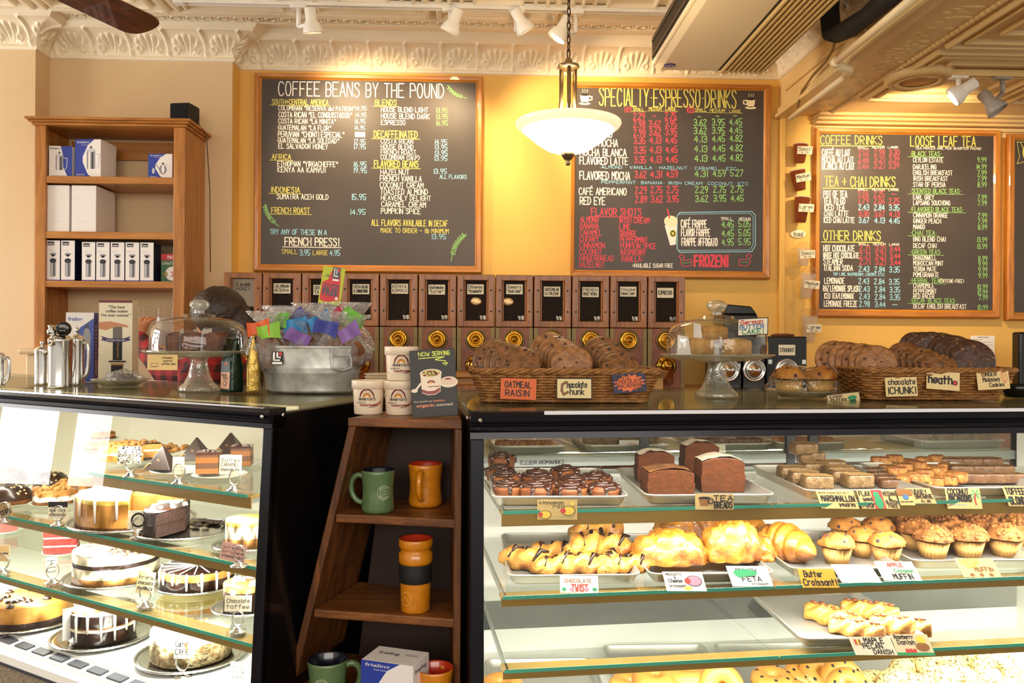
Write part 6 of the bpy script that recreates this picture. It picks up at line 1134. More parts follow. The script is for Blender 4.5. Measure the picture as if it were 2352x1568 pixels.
# ================================================================ on top of the cake case
def T(px, py, Z=ZT): return hz(px, py, Z)+V((0, 0, .0008))
def press_pot(label, px, py, wpx, ytop, hang, knob=True, lid=True):
    P = T(px, py); r = wpx/2*pxm(P); h = (py-ytop)*pxm(P); t = thing('french_press', label, 'coffee pot', P, hang, 'steel coffee pots'); mb = MB()
    mb.lathe([(0, 0), (r, 0), (r*1.03, .004), (r, .01), (r*.985, h*.5), (r*1.02, h*.9), (r*1.05, h*.93), (r*1.02, h*.94), (r*.9, h*.955)], 36); mb.lathe([(r*.3, h*.9), (r*1.02, h*.9)], 20); mb.build('pot_body', steel, t)
    mb = MB(); mb.lathe([(r*1.0, h*.93), (r*.9, h*.98), (r*.6, h*1.02), (r*.2, h*1.04), (0, h*1.045)], 32); mb.build('lid', steel, t)
    if knob: mb = MB(); mb.lathe([(.004, h*1.04), (.004, h*1.07), (r*.28, h*1.1), (r*.32, h*1.14), (r*.2, h*1.17), (0, h*1.18)], 20); mb.build('plunger_knob', steel, t)
    mb = MB(); mb.tube(soft([(r*.98, 0, h*.86), (r*1.35, 0, h*.87), (r*1.66, 0, h*.8), (r*1.62, 0, h*.4), (r*1.4, 0, h*.2), (r*1.02, 0, h*.16)]), .006, 10); mb.build('handle', steel, t)
    mb = MB(); mb.tube([(-r*.95, 0, h*.84), (-r*1.25, 0, h*.95)], [.012, .007], 10); mb.build('spout', steel, t)
press_pot('small steel coffee pot at the left of the group of three', 97, 884, 32, 798, radians(140))
press_pot('tall steel coffee pot in the middle of the group of three', 138, 890, 50, 772, radians(75))
press_pot('steel coffee pot at the right of the group of three', 176, 884, 32, 772, radians(0))
press_pot('steel pitcher cut off by the left picture edge, on the cake case', -8, 888, 34, 812, 0, False)
P = T(138, 890); H = P+V((0, 0, 118*pxm(P))); t = thing('timer', 'round black timer with a steel clip perched on the tall coffee pot', 'timer', H+V((.02, -.02, .022)), -YAW); mb = MB(rx(pi/2)); mb.lathe([(0, -.006), (.021, -.006), (.022, 0), (.021, .006), (.018, .008), (0, .008)], 28); mb.build('case', gloss, t)
mb = MB(frame((0, -.0085, 0), (1, 0, 0), (0, 0, 1))); rect(mb, -.01, .004, .01, .012, 0, 0); [disc(mb, -.006+.006*k, -.006, .0015, .0015, 1, .0002, 6) for k in range(3)]; mb.build('display', [grey, paperw], t)
mb = MB(); mb.lathe([(0, 0), (.012, .002), (.014, .014), (.008, .02), (.012, .03), (0, .032)], 14, T=tr(-.036, 0, -.02)); mb.build('clip', steel, t)
def boxy(name, label, px0, px1, py, ytop, rot, dep, mats, art, side=None):
    P = T((px0+px1)/2, py); w = (px1-px0)*pxm(P); h = (py-ytop)*pxm(P); t = thing(name, label, 'box', P, rot)
    mb = MB(); mb.bb((-w/2, 0, 0), (w/2, dep, h)); mb.build('carton', mats[0], t, bevel=.0015)
    mb = MB(tr(-w/2, -.0004, 0) @ frame((0, 0, 0), (1, 0, 0), (0, 0, 1))); art(mb, w, h); mb.build('front_print', mats[1:], t)
    if side: mb = MB(tr(w/2+.0004, 0, 0) @ frame((0, 0, 0), (0, 1, 0), (0, 0, 1))); side(mb, dep, h); mb.build('side_print', mats[1:], t)
    return t
def friart(mb, w, h):
    rect(mb, 0, 0, w, h, 0, .0003); mb.flat([(w*.3, h*.55), (w*.5, h*.78), (w, h*.92), (w, 0), (w*.2, 0)], 1, .0005); ptxt(mb, 'frieling', w*.08, h*.88, h*.055, w*.5, 1, .0008, .02)
    disc(mb, w*.75, h*.62, w*.14, h*.16, 2, .0008); disc(mb, w*.75, h*.8, w*.07, h*.03, 3, .001); rect(mb, w*.7, h*.08, w*.8, h*.2, 0, .0009)
def friside(mb, w, h): rect(mb, 0, 0, w, h, 1, .0003); [rect(mb, w*.25, h*(.12+.055*k), w*.6, h*(.15+.055*k), 4, .0006) for k in range(13)]; rect(mb, w*.2, h*.08, w*.8, h*.3, 2, .0005)
boxy('boxed_french_press', 'blue and white french press box standing behind the steel pots', 154, 212, 876, 718, .25, .075, [blue]+PR, friart, friside)
skin = M('skin', 'C98A64', .5, sss=.15); cream = M('carton cream', 'EADFC2', .5); maroon = M('carton maroon', '6E1F26', .4); purple = M('ribbon purple', '3E3468', .5); amber = M('amber', 'B98A4A', .4)
def aero(mb, w, h):
    rect(mb, 0, 0, w, h, 0, .0003); rect(mb, 0, h*.97, w, h, 1, .0005)
    for s, y in (('"The best', .90), ('coffee maker', .85), ("I've ever owned.\"", .80)): ptxt(mb, s, w*(.28 if 'T' in s[:3] else .2 if 'c' == s[0] else .06), h*y, h*.036, w*(.5 if 'T' in s[:3] else .68 if 'c' == s[0] else .9), 2, .0008, .015, .2)
    mb.flat([(0, h*.73), (w*.35, h*.74), (w*.8, h*.70), (w*.9, h*.68), (w*.86, h*.665), (w*.6, h*.68), (w*.45, h*.665), (w*.2, h*.63), (0, h*.645)], 3, .0008)
    rect(mb, w*.42, h*.52, w*.7, h*.675, 4, .0007); rect(mb, w*.42, h*.26, w*.7, h*.5, 2, .0007); rect(mb, w*.3, h*.235, w*.82, h*.255, 2, .0008); rect(mb, w*.36, h*.2, w*.76, h*.225, 5, .0008); rect(mb, w*.37, h*.09, w*.73, h*.2, 2, .0008)
    mb.flat([(w*.06, h*.56), (w*.3, h*.53), (w*.75, h*.53), (w*.96, h*.56), (w*.9, h*.53), (w*.96, h*.51), (w*.72, h*.485), (w*.3, h*.485), (w*.06, h*.51), (w*.12, h*.53)], 6, .001); txt(mb, 'Rated Best Coffee Maker', w*.24, h*.5, h*.018, w*.56, .12, 0, .0012)
    mb2 = MB(mb.T @ tr(w*.6, h*.29, 0) @ rz(pi/2)); ptxt(mb2, 'AeroPress', 0, 0, h*.03, h*.19, 0, .001); mb.v += mb2.v and []; n = len(mb.v)
    for f in mb2.f: mb.f.append([n+k for k in f]); mb.m.append(5); mb.s.append(False)
    mb.v += mb2.v
boxy('boxed_coffee_maker', 'cream box reading The best coffee maker I\'ve ever owned', 228, 302, 876, 690, .04, .06, [cream, cream, maroon, ink, skin, M('tube grey', '6B6258', .4), amber, purple], aero)
# plate of wrapped pastry
P = T(276, 886); t = thing('plate', 'clear glass plate with a cling-wrapped pastry in front of the boxes', 'plate', P); r = 62*pxm(P); gstand = pane('pressed glass', (.95, .96, .92), .13, .03, 1.8, .75, bump=(30, .25), haze=.16, hazecol='EEF0DC')
mb = MB(); mb.lathe([(0, .003), (r*.6, .003), (r*.7, .008), (r, .02), (r*1.01, .022), (r*.96, .019), (r*.6, 0), (0, 0)], 40); mb.build('dish', gstand, t)
wrap = pane('cling wrap', (.95, .95, .95), .12, .08, 2, .6, bump=(55, 1.0), haze=.12)
t = thing('wrapped_pastry', 'cling-wrapped pastry mounded on the clear glass plate', 'pastry', P+V((.01, 0, .006))); mb = MB(); mb.blob((0, 0, .014), (r*.5, r*.4, .02), 16, .2); mb.build('pastry', chocm, t); mb = MB(); mb.blob((0, 0, .01), (r*.75, r*.6, .034), 22, .25, 5, 1, -.004); mb.build('wrapping', wrap, t)
# cake stands with domes
def stand_root(rp, hp):
    t = thing('cake_stand', '', 'cake stand', (0, 0, 0), 0, 'glass cake stands'); mb = MB()
    mb.lathe([(0, .004), (.052, .004), (.056, .0), (.058, .004), (.055, .012), (.042, .024), (.031, .045), (.025, .07), (.022, hp-.02), (.03, hp-.012)], 40, mod=lambda a, j: 1+.02*cos(16*a)); mb.build('pedestal', gstand, t)
    mb = MB(); mb.lathe([(0, hp-.012), (.03, hp-.014), (rp*.7, hp-.008), (rp*.92, hp+.0), (rp, hp+.006), (rp*.99, hp+.008), (rp*.9, hp+.003), (rp*.6, hp-.002), (0, hp-.002)], 56, mod=lambda a, j: 1+.008*cos(28*a)*(j > 2)); mb.build('stand_plate', gstand, t); return Kind(t)
KST1 = stand_root(.155, .11)
domeg = pane('dome glass', (.985, .985, .97), .05, 0, 2.4, .75, bump=(14, .06))
def dome_root(r, h):
    t = thing('cake_dome', '', 'glass dome', (0, 0, 0), 0, 'glass cake domes'); mb = MB(); mb.lathe([(r, 0), (r*1.0, h*.35), (r*.98, h*.6), (r*.9, h*.82), (r*.72, h*.95), (r*.5, h*1.0), (r*.34, h*1.03), (r*.33, h*1.1), (r*.2, h*1.13), (.012, h*1.14)], 56); mb.build('dome', domeg, t)
    mb = MB(); mb.lathe([(.012, h*1.13), (.014, h*1.18), (.011, h*1.22), (.022, h*1.27), (.028, h*1.38), (.026, h*1.47), (.016, h*1.54), (0, h*1.56)], 28); mb.build('knob', gstand, t); mb = MB(); mb.tube([(r*1.003*cos(2*pi*k/48), r*1.003*sin(2*pi*k/48), .002) for k in range(48)], .002, 6, 0, True); mb.build('rim', gstand, t); return Kind(t)
KDO = dome_root(.136, .098)
SA, SB = T(457, 898), T(1645, 912)
KST1('clear glass cake stand on the cake case beside the green coffee bag', SA); KST1('clear glass cake stand on the pastry case between the two baskets', SB, .4)
KDO('glass dome covering brown coffee cake slices, on the cake case', SA+V((0, 0, .114))); KDO('glass dome covering the German butter cake', SB+V((0, 0, .114)))
ccake = M('coffee cake crumb', '7A4420', .75, vary=(40, '5A2E14'), bump=(60, .8)); bcake = M('butter cake', 'C79A4E', .65, vary=(30, 'A8752E'), bump=(50, .4))
def slice_root(nm, m, w, d, h):
    t = thing(nm, '', 'cake slice'); mb = MB(); mb.loft([[(p[0], p[1], z) for p in rr_loop(w*q, d*q, .006, 0, 3)] for z, q in ((0, 1), (h*.8, 1.0), (h, .93))], 0, True); mb.blob((0, 0, h*.95), (w*.46, d*.46, .008), 12, .4, 5); mb.build('slice', m, t)
    mb = MB(); mb.add([(-w/2-.002, -d*.6, 0), (-w/2-.002, d*.6, 0), (-w/2-.004, d*.5, h*1.35), (-w/2-.004, -d*.4, h*1.2)], [(0, 1, 2, 3)]); mb.build('paper_divider', paperw, t); return Kind(t)
KCC = slice_root('coffee_cake_slice', ccake, .05, .06, .05); KBC = slice_root('butter_cake_slice', bcake, .075, .06, .04)
for k, (x, y, a) in enumerate(((-.065, .0, .3), (-.01, -.03, .15), (.05, -.01, -.2), (.0, .05, .1))): KCC(f'brown coffee cake slice under the left dome, {("left", "front middle", "right", "rear")[k]} one', SA+V((x, y, .116)), a, 1, 'coffee cake slices')
for k, (x, y, z, a) in enumerate(((-.06, -.02, 0, .3), (.045, -.03, 0, -.15), (-.005, .03, .036, .1), (.055, .05, 0, .5))): KBC(f'yellow butter cake slice under the right dome, {("left", "right front", "topmost", "right rear")[k]} one', SB+V((x, y, .116+z)), a, 1, 'butter cake slices')
def plainsign(name, label, C, w, h, rot, lean, bg, lines, art=None, cols=None, roll=0, thick=.0015, bev=0):
    t = thing(name, label, 'sign', C, rz(-YAW+rot) @ rx(-lean)); F = ry(-roll) @ tr(-w/2, 0, 0) @ frame((0, 0, 0), (1, 0, 0), (0, 0, 1)); mb = MB(F); mb.prism([(0, 0), (w, 0), (w, h), (0, h)], -thick, 0); o = mb.build('panel', M('card '+bg, bg, .6), t, bevel=bev); mb = MB(F)
    if art: art(mb, w, h)
    for l in lines: txt(mb, l[0], w*l[1], h*l[2], h*l[4], w*l[3], l[6] if len(l) > 6 else .16, l[5] if len(l) > 5 else 0, .0008)
    mb.build('lettering', cols or [ink, M('ink red', 'C23A36', .6), M('ink green', '2E8A5A', .6), M('ink blue', '3E6FA8', .6), M('ink orange', 'D9652A', .6), paperw], o); return t
k = pxm(SA); plainsign('stand_card', 'tan card reading cinnamon walnut coffee cake under the left dome', SA+V((-.045, -.158, .066)), 66*k, 33*k, -.05, .0, 'D9B87E', [('Cinnamon', .5, .74, .34, .13), ('walnut', .54, .54, .3, .13), ('coffee cake', .48, .34, .46, .13)], lambda mb, w, h: (stroke(mb, [(w*.1, h*.4), (w*.16, h*.2), (w*.3, h*.2), (w*.36, h*.45), (w*.1, h*.4)], w*.012, 0), stroke(mb, [(w*.06, h*.2), (w*.42, h*.25)], w*.01, 0)))
k = pxm(SB); plainsign('dome_card', 'white card reading German BUTTER CAKE! stuck on the right dome', SB+V((.058, -.128, .17)), 74*k, 36*k, .3, -.12, 'EFE4C8', [('German', .08, .66, .74, .26, 1, .2), ('BUTTER', .06, .38, .8, .24, 3, .2), ('CAKE!', .14, .08, .7, .26, 2, .2)], lambda mb, w, h: stroke(mb, [(0, 0), (w, 0), (w, h), (0, h), (0, 0)], w*.025, 0), roll=.06)
# coffee bags
def coffee_bag(label, px, py, ytop, wpx, rot, m, lab=None):
    P = T(px, py); w = wpx*pxm(P); h = (py-ytop)*pxm(P); d = w*.62; t = thing('coffee_bag', label, 'coffee bag', P, rot, 'bags of coffee'); mb = MB()
    def lp(z, a, b): return [(p[0]+.003*noise.noise(V((p[0]*60, p[1]*60, z*40))), p[1], z) for p in rr_loop(a, b, min(a, b)*.2, 0, 4)]
    mb.loft([lp(0, w, d), lp(h*.05, w*1.02, d*1.02), lp(h*.4, w*1.0, d*.98), lp(h*.7, w*.94, d*.66), lp(h*.88, w*.9, d*.22), lp(h*.92, w*.9, d*.12), lp(h, w*.88, d*.1)], 0); mb.build('bag', m, t)
    mb = MB(); mb.bb((-w*.47, -d*.1, h*.93), (w*.47, d*.1, h*.985)); mb.build('folded_top', m, t, bevel=.002)
    if lab: mb = MB(tr(-w*.36, -d*.53, h*.06) @ rx(-.03) @ frame((0, 0, 0), (1, 0, 0), (0, 0, 1))); lab(mb, w*.72, h*.5); mb.build('label', [M('label peach', 'E0A27A', .5), M('label dark', '3A4A48', .5), M('label red', 'C8402A', .5), ink, paperw], t)
def baglab(mb, w, h):
    rect(mb, 0, 0, w, h, 0, 0); rect(mb, 0, h*.6, w, h, 1, .0003); rect(mb, w*.4, h*.86, w*.7, h*.96, 2, .0006); disc(mb, w*.5, h*.2, w*.2, h*.1, 3, .0004); disc(mb, w*.5, h*.2, w*.14, h*.07, 0, .0006); txt(mb, 'FRENCH', w*.1, h*.44, h*.1, w*.6, .14, 3); txt(mb, 'ROAST', w*.3, h*.33, h*.09, w*.6, .14, 3)
coffee_bag('dark green coffee bag with a FRENCH ROAST label', 532, 900, 775, 52, -.75, M('green foil', '0E2A20', .25, .3, bump=(40, .4)), baglab)
coffee_bag('gold foil coffee bag between the green bag and the metal tub', 580, 902, 768, 46, -1.2, M('gold foil', 'A5863C', .25, .6, bump=(40, .4)))
# metal tub of wrapped cookies
galv = M('galvanised steel', 'DADAD6', .4, .5, vary=(22, 'A8A8A2'), bump=(25, .08))
P = T(716, 899); k = pxm(P); rt = 122*k; rb_ = 108*k; h = 102*k; t = thing('metal_tub', 'oval galvanised tub filled with wrapped cookies', 'tub', P, -.3); S = scm(1, .72, 1); mb = MB(S)
mb.lathe([(0, .004), (rb_*.98, .004), (rb_, 0), (rb_*1.01, h*.06), (rb_+(rt-rb_)*.4, h*.42), (rb_+(rt-rb_)*.45+.003, h*.45), (rb_+(rt-rb_)*.45, h*.5), (rb_+(rt-rb_)*.5+.003, h*.53), (rb_+(rt-rb_)*.55, h*.57), (rt*.99, h*.96), (rt, h), (rt*.98, h), (rt*.96, h*.9), (rb_*.97, .02), (0, .02)], 64); mb.build('tub_body', galv, t)
mb = MB(S); mb.tube([(rt*1.0*cos(2*pi*i/64), rt*1.0*sin(2*pi*i/64), h) for i in range(64)], .004, 8, 0, True); mb.build('rolled_rim', galv, t)
for sg, nm in ((-.62, 1), (pi-.62, 0)):
    F = tr(rt*1.0*cos(sg), .72*rt*sin(sg), h*.82) @ rz(sg+pi/2-.05) @ rx(pi/2); mb = MB(F)
    mb.tube([(-.026, .008, -.002), (-.03, -.012, .004), (-.028, -.034, .006), (0, -.042, .006), (.028, -.034, .006), (.03, -.012, .004), (.026, .008, -.002)], .0035, 8); mb.box((0, .01, -.001), (.058, .026, .005)); mb.build('handle', galv, t, bevel=.0015)
F = tr(rt*.97*cos(-1.85)*1.0, .72*rt*sin(-1.85)*1.035, h*.62) @ rz(.22) @ rx(-.1) @ frame((-.02, 0, 0), (1, 0, 0), (0, 0, 1)); mb = MB(F); rect(mb, 0, 0, .032, .036, 0, .003); rect(mb, .003, .01, .009, .034, 1, .0034); rect(mb, .003, .01, .024, .014, 1, .0034); rect(mb, .013, .018, .018, .034, 1, .0034); rect(mb, .013, .018, .026, .022, 1, .0034); rect(mb, .02, .025, .029, .034, 2, .0036); rect(mb, .002, .001, .03, .007, 1, .0034); mb.build('sticker', [ink, paperw, M('sticker red', 'C8303A', .5)], t)
wrapc = pane('cellophane', (.98, .97, .96), .10, .06, 1.8, .55, bump=(48, 1.0), haze=.14)
cook = M('oat cookie', '8A5428', .75, vary=(45, '5E3214'), bump=(55, .8))
rr = random.Random(11); cols = {'orange': 'D9581E', 'green': '6FB63A', 'blue': '2E86C4', 'indigo': '3E4598', 'violet': '8E68AE', 'teal': '2E9A8A', 'red': 'C22E50', 'lime': '8CC63F'}
BAGS = [(614, 778, 'orange', 596, 748, 'at the left rim of the tub'), (650, 782, 'green', 640, 722, 'second from the left at the front'), (622, 800, 'lime', 622, 750, 'low at the left front'), (700, 780, 'blue', 676, 738, 'left of the middle'), (735, 792, 'blue', 740, 720, 'front centre of the tub'), (770, 788, 'indigo', 748, 742, 'right of the centre'), (808, 790, 'violet', 806, 756, 'at the right front'), (815, 772, 'green', 815, 716, 'at the right rim'), (785, 770, 'red', 776, 716, 'behind the indigo one'), (665, 770, 'teal', 655, 735, 'behind the green one'), (720, 768, 'indigo', 700, 720, 'behind the blue ones'), (690, 800, 'violet', 690, 770, 'low in the front centre')]
for i, (bx_, by_, c, rx_, ry_, lb) in enumerate(BAGS):
    back = (ry_ < 740)*.05+(i > 7)*.04; B0 = hy(bx_, by_+22, P.y-.06+back); Cc = hy(rx_, ry_, P.y-.05+back); q = pxm(B0)
    t = thing('wrapped_cookie', f'cellophane-wrapped cookie with {"an" if c[0] in "oi" else "a"} {c} tag, {lb}', 'wrapped cookie', B0, 0, 'cookies in the metal tub')
    mb = MB(); mb.blob((0, 0, 0), (.05, .018, .042), 16, .1, 3, i, T=rz(rr.uniform(-.5, .5)) @ rx(.35)); mb.build('cookie', cook, t)
    d = Cc-B0; mb = MB(); n = 18
    def bagf(u, v):
        a = 2*pi*u; rad = .054*sin(pi*min(1, v*1.25+.02))**.7*(v < .75)+(.012 if v >= .7 else 0)+(max(0, v-.78)*.16); rad *= 1+.3*noise.noise(V((cos(a)*3, sin(a)*3, v*7+i*3)))+.14*cos(9*a+i)
        return V((rad*cos(a), rad*.62*sin(a), -.045+.09*v/.8))+d*max(0, v-.5)*1.2
    mb.grid(bagf, 30, 16, 0, True, True); mb.build('cellophane', wrapc, t)
    mb = MB(); e = d*.72+V((0, -.02, .01)); an = rr.uniform(-.7, .7)
    mb.grid(lambda u, v: e+V(((u-.5)*.066*cos(an)-(v-.5)*.046*sin(an), -.012+.01*sin(u*5+i), (u-.5)*.066*sin(an)+(v-.5)*.046*cos(an)+.006*sin(v*4+u*3))), 8, 6); mb.build('paper_tag', M('tag '+c, cols[c], .5), t)
# gluten free sign
a = hy(752, 720, P.y+.06); b = hy(752, 609, P.y+.06); k = (b.z-a.z)/111
def gf(mb, w, h):
    rect(mb, 0, 0, w, h*.2, 1, .0004); mb.flat([(w*.05, h*.28), (w*.06, h*.66), (w*.3, h*.72), (w*.42, h*.93), (w*.7, h*.95), (w*.82, h*.88), (w*.86, h*.7), (w*.92, h*.3), (w*.6, h*.27), (w*.3, h*.24)], 2, .0005)
    rect(mb, w*.46, h*.76, w*.8, h*1.0, 1, .0008); rect(mb, w*.52, h*.8, w*.56, h*.98, 3, .001); rect(mb, w*.52, h*.8, w*.72, h*.83, 3, .001); rect(mb, w*.62, h*.86, w*.66, h*.98, 3, .001); rect(mb, w*.7, h*.9, w*.78, h*.98, 2, .001); rect(mb, w*.5, h*.71, w*.78, h*.75, 3, .001)
    ptxt(mb, 'GLUTEN', w*.12, h*.54, h*.1, w*.72, 1, .001, .03); ptxt(mb, 'FREE', w*.12, h*.40, h*.13, w*.72, 1, .001, .04); ptxt(mb, 'MADE FOR YOU', w*.16, h*.36, h*.03, w*.55, 1, .001); disc(mb, w*.8, h*.34, w*.07, h*.035, 3, .001)
    ptxt(mb, 'Gluten Free Treats', w*.34, h*.13, h*.035, w*.6, 3, .001); rect(mb, w*.08, h*.03, w*.26, h*.15, 3, .0008); stroke(mb, [(w*.1, h*.78), (w*.36, h*.8), (w*.2, h*.83), (w*.38, h*.76)], w*.025, 1)
t = plainsign('gluten_free_sign', 'tall lime and red card reading GLUTEN FREE stuck in the tub', a, 52*k, 108*k, -.06, .03, 'BFC83C', [], gf, [ink, M('sign slate', '4A5360', .5), M('sign red', 'D8343A', .5), paperw], -.14)
# ================================================================ wedge shelf between the cases
shw = wood('stained oak', '7E4A1E', '4E2A0E', 2, 18, .5, .05); shx = wood('stained oak rail', '8C5422', '5C3210', 0, 18, .45, .1)
ZS = 1.24; FRp = hz(1061, 966, ZS); rot = radians(-13); ux, uy = cos(rot), sin(rot)
def lx(z):                                               # left front edge distance from the right front corner
    if z > ZS-.03: return .272
    return .272+(ZS-max(z, .58))*.235
dl, dr = V((.31, .95, 0)).normalized(), V((-.075, .997, 0)); DP = .235
t = thing('corner_shelf', 'wedge-shaped stained oak shelf between the two display cases', 'shelf', (FRp.x, FRp.y, 0))
def fp(l, z): return V((FRp.x-ux*l, FRp.y-uy*l, z))
def slab(l0, z0, z1, mt, nm, inset=.0, dp=DP):
    a = fp(l0, 0); b = fp(0, 0); a = a+dl*inset; b = b+dr*inset; c = fp(0, 0)+dr*dp; d = fp(l0, 0)+dl*dp
    mb = MB(); mb.prism([(a.x, a.y), (b.x, b.y), (c.x, c.y), (d.x, d.y)], z0, z1, 0); mb.build(nm, mt, t, world=True, bevel=.003)
slab(.274, ZS-.02, ZS, shx, 'top_board')
ZS1 = hpl(905, 1187, FRp, V((-uy, ux, 0))*-1).z; ZS2 = hpl(875, 1411, FRp, V((-uy, ux, 0))*-1).z; ZS3 = .60
for z in (ZS1, ZS2, ZS3, .1): slab(lx(z)-.02, z-.02, z, shx, 'shelf_board', .004)
mb = MB(); vs = []
for z in (0, .58, ZS-.02):
    for off_, tt in ((0, 0), (DP, 0), (DP, .018), (0, .018)): p = fp(lx(z)-tt, z)+dl*off_; vs.append(p)
mb.add(vs, [(0, 3, 2, 1), (8, 9, 10, 11)]+[(j*4+i, j*4+(i+1) % 4, j*4+4+(i+1) % 4, j*4+4+i) for j in (0, 1) for i in range(4)]); mb.build('side_board', shw, t, world=True, bevel=.002)
mb = MB(); a, b = fp(0, 0), fp(.017, 0); c, d = b+dr*DP, a+dr*DP; mb.prism([(a.x, a.y), (d.x, d.y), (c.x, c.y), (b.x, b.y)], 0, ZS-.02); mb.build('side_board', shw, t, world=True, bevel=.002)
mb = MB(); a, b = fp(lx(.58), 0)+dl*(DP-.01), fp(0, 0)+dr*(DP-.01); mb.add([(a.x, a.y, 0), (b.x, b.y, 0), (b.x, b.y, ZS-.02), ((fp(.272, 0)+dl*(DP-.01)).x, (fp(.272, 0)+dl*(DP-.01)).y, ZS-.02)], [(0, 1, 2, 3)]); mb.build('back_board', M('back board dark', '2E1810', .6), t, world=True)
# mugs
def mug(label, px, py, Z, wpx, hpx, m, mi, hang, logo=None):
    P = hz(px, py-4, Z)+V((0, 0, .0005)); k = pxm(P); r = wpx/2*k; h = hpx*k; t = thing('mug', label, 'mug', P, -YAW); mb = MB()
    mb.lathe([(0, .002), (r*.86, 0), (r*.94, .004), (r*.97, h*.12), (r*.9, h*.4), (r*.9, h*.6), (r*.98, h*.92), (r, h), (r*.96, h*1.005), (r*.9, h*.97), (r*.82, h*.5), (r*.84, h*.1), (0, h*.08)], 44, [0]*7+[1]*5); mb.build('mug_body', [m, mi], t)
    mb = MB(rz(hang)); mb.tube(soft([(r*.86, 0, h*.82), (r*1.2, 0, h*.88), (r*1.6, 0, h*.76), (r*1.64, 0, h*.46), (r*1.3, 0, h*.24), (r*.9, 0, h*.2)]), r*.165, 12); mb.build('handle', m, t)
    if logo is not None:
        mb = MB(); mb.warp = lambda p: ((r*.925+.0006)*sin(p[0]/r+logo), -(r*.925+.0006)*cos(p[0]/r+logo), p[1]); R_ = r*.42; cy = h*.5
        for q in (R_, R_*.62): stroke(mb, [(q*cos(2*pi*i/32), cy+q*sin(2*pi*i/32)) for i in range(33)], .0008, 0)
        for s, a0, dr_ in (('BREAKING', 2.5, -1), ('NEW GROUND', 3.7, 1)):
            n = len(s)
            for i, c in enumerate(s):
                a = a0+dr_*i*(1.9/n); L = R_*.8; m2 = Matrix.Translation((L*cos(a), cy+L*sin(a), 0)) @ rz(a-pi/2 if dr_ < 0 else a+pi/2); sub = MB(); txt(sub, c, -R_*.07, -R_*.1, R_*.22, None, .14, 0); mb.add([m2 @ p for p in sub.v], sub.f)
        stroke(mb, [(-R_*.3, cy-R_*.3), (-R_*.25, cy+R_*.2), (0, cy+R_*.4), (R_*.25, cy+R_*.2), (R_*.3, cy-R_*.3), (-R_*.3, cy-R_*.3)], .0009, 0); stroke(mb, [(0, cy-R_*.25), (0, cy+R_*.3)], .0009, 0)
        mb.build('printed_crest', M('crest print', 'C8CFA8', .5), t)
mgreen = M('green glaze', '566F46', .25, coat=.3, vary=(120, '5E774E')); mnavy = M('navy glaze', '14161F', .2, coat=.4); morange = M('orange glaze', 'D8871C', .2, coat=.4, vary=(60, 'C97A16')); mred = M('red glaze', 'B8321A', .2, coat=.4)
mug('green mug with a round printed crest on the upper oak shelf', 868, 1178, ZS1, 78, 96, mgreen, mnavy, pi*.97, .55); mug('orange mug with its handle to the front on the upper oak shelf', 977, 1164, ZS1, 80, 96, morange, mred, -pi/2-.12)
mug('green mug at the bottom left of the oak shelf, handle to the right', 752, 1618, ZS3, 92, 102, mgreen, mnavy, .2, -.1); mug('orange mug with a red inside at the bottom right of the shelf', 998, 1634, ZS3, 86, 98, morange, mred, 1.2)
P = hz(954, 1400, ZS2)+V((0, 0, .0005)); k = pxm(P); r = 38*k; h = 165*k; t = thing('travel_mug', 'tall orange travel mug with a black band on the middle oak shelf', 'travel mug', P, -YAW); mb = MB()
mb.lathe([(0, 0), (r*.84, 0), (r*.88, .003), (r*.92, h*.38), (r*.93, h*.66), (r*1.0, h*.66), (r*1.02, h*.7), (r*1.02, h*.8), (r*.9, h*.83), (r*.9, h*.86), (r*1.0, h*.88), (r*1.03, h*.92), (r*1.03, h*.985), (r*1.0, h), (r*.93, h*.985), (r*.9, h*.9), (0, h*.9)], 44, [0]*13+[1]*3); mb.build('mug_body', [morange, mred], t)
mb = MB(); mb.lathe([(r*.925, h*.4), (r*.99, h*.405), (r*1.0, h*.41), (r*1.0, h*.655), (r*.96, h*.66)], 44); mb.build('grip_band', M('black rubber', '0C0C0C', .7), t)
mb = MB(); mb.warp = lambda p: ((r*.9+.0006)*sin(p[0]/r-.6), -(r*.9+.0006)*cos(p[0]/r-.6), p[1]); stroke(mb, [(r*.4*cos(2*pi*i/24), h*.2+r*.4*sin(2*pi*i/24)) for i in range(25)], .0012, 0); stroke(mb, [(-r*.2, h*.17), (0, h*.24), (r*.2, h*.17)], .001, 0); mb.build('printed_crest', M('crest pale', 'E8B85A', .5), t)
P = hz(888, 1650, ZS3)+V((0, 0, .0005)); k = pxm(P)
def tea2(mb, w, h): potart('teapot')(mb, w, h)
t = thing('boxed_teapot', 'blue and white teapot box at the bottom of the oak shelf', 'box', P, -.35); w, h, d = 132*k, 128*k, .085; mb = MB(); mb.bb((-w/2, 0, 0), (w/2, d, h)); mb.build('carton', pkw, t, bevel=.0015); mb = MB(tr(-w/2, -.0004, 0) @ frame((0, 0, 0), (1, 0, 0), (0, 0, 1))); tea2(mb, w, h); mb.build('front_print', PR, t)
mb = MB(tr(-w/2, 0, h+.0004)); ptxt(mb, 'frieling', w*.16, d*.5, d*.16, w*.4, 5); ptxt(mb, 'teapot', w*.66, d*.55, d*.12, w*.24, 2); mb.build('top_print', PR, t); mb = MB(tr(w/2+.0004, 0, 0) @ frame((0, 0, 0), (0, 1, 0), (0, 0, 1))); ptxt(mb, 'frieling', d*.1, h*.82, h*.08, d*.7, 5); mb.build('side_print', PR, t)
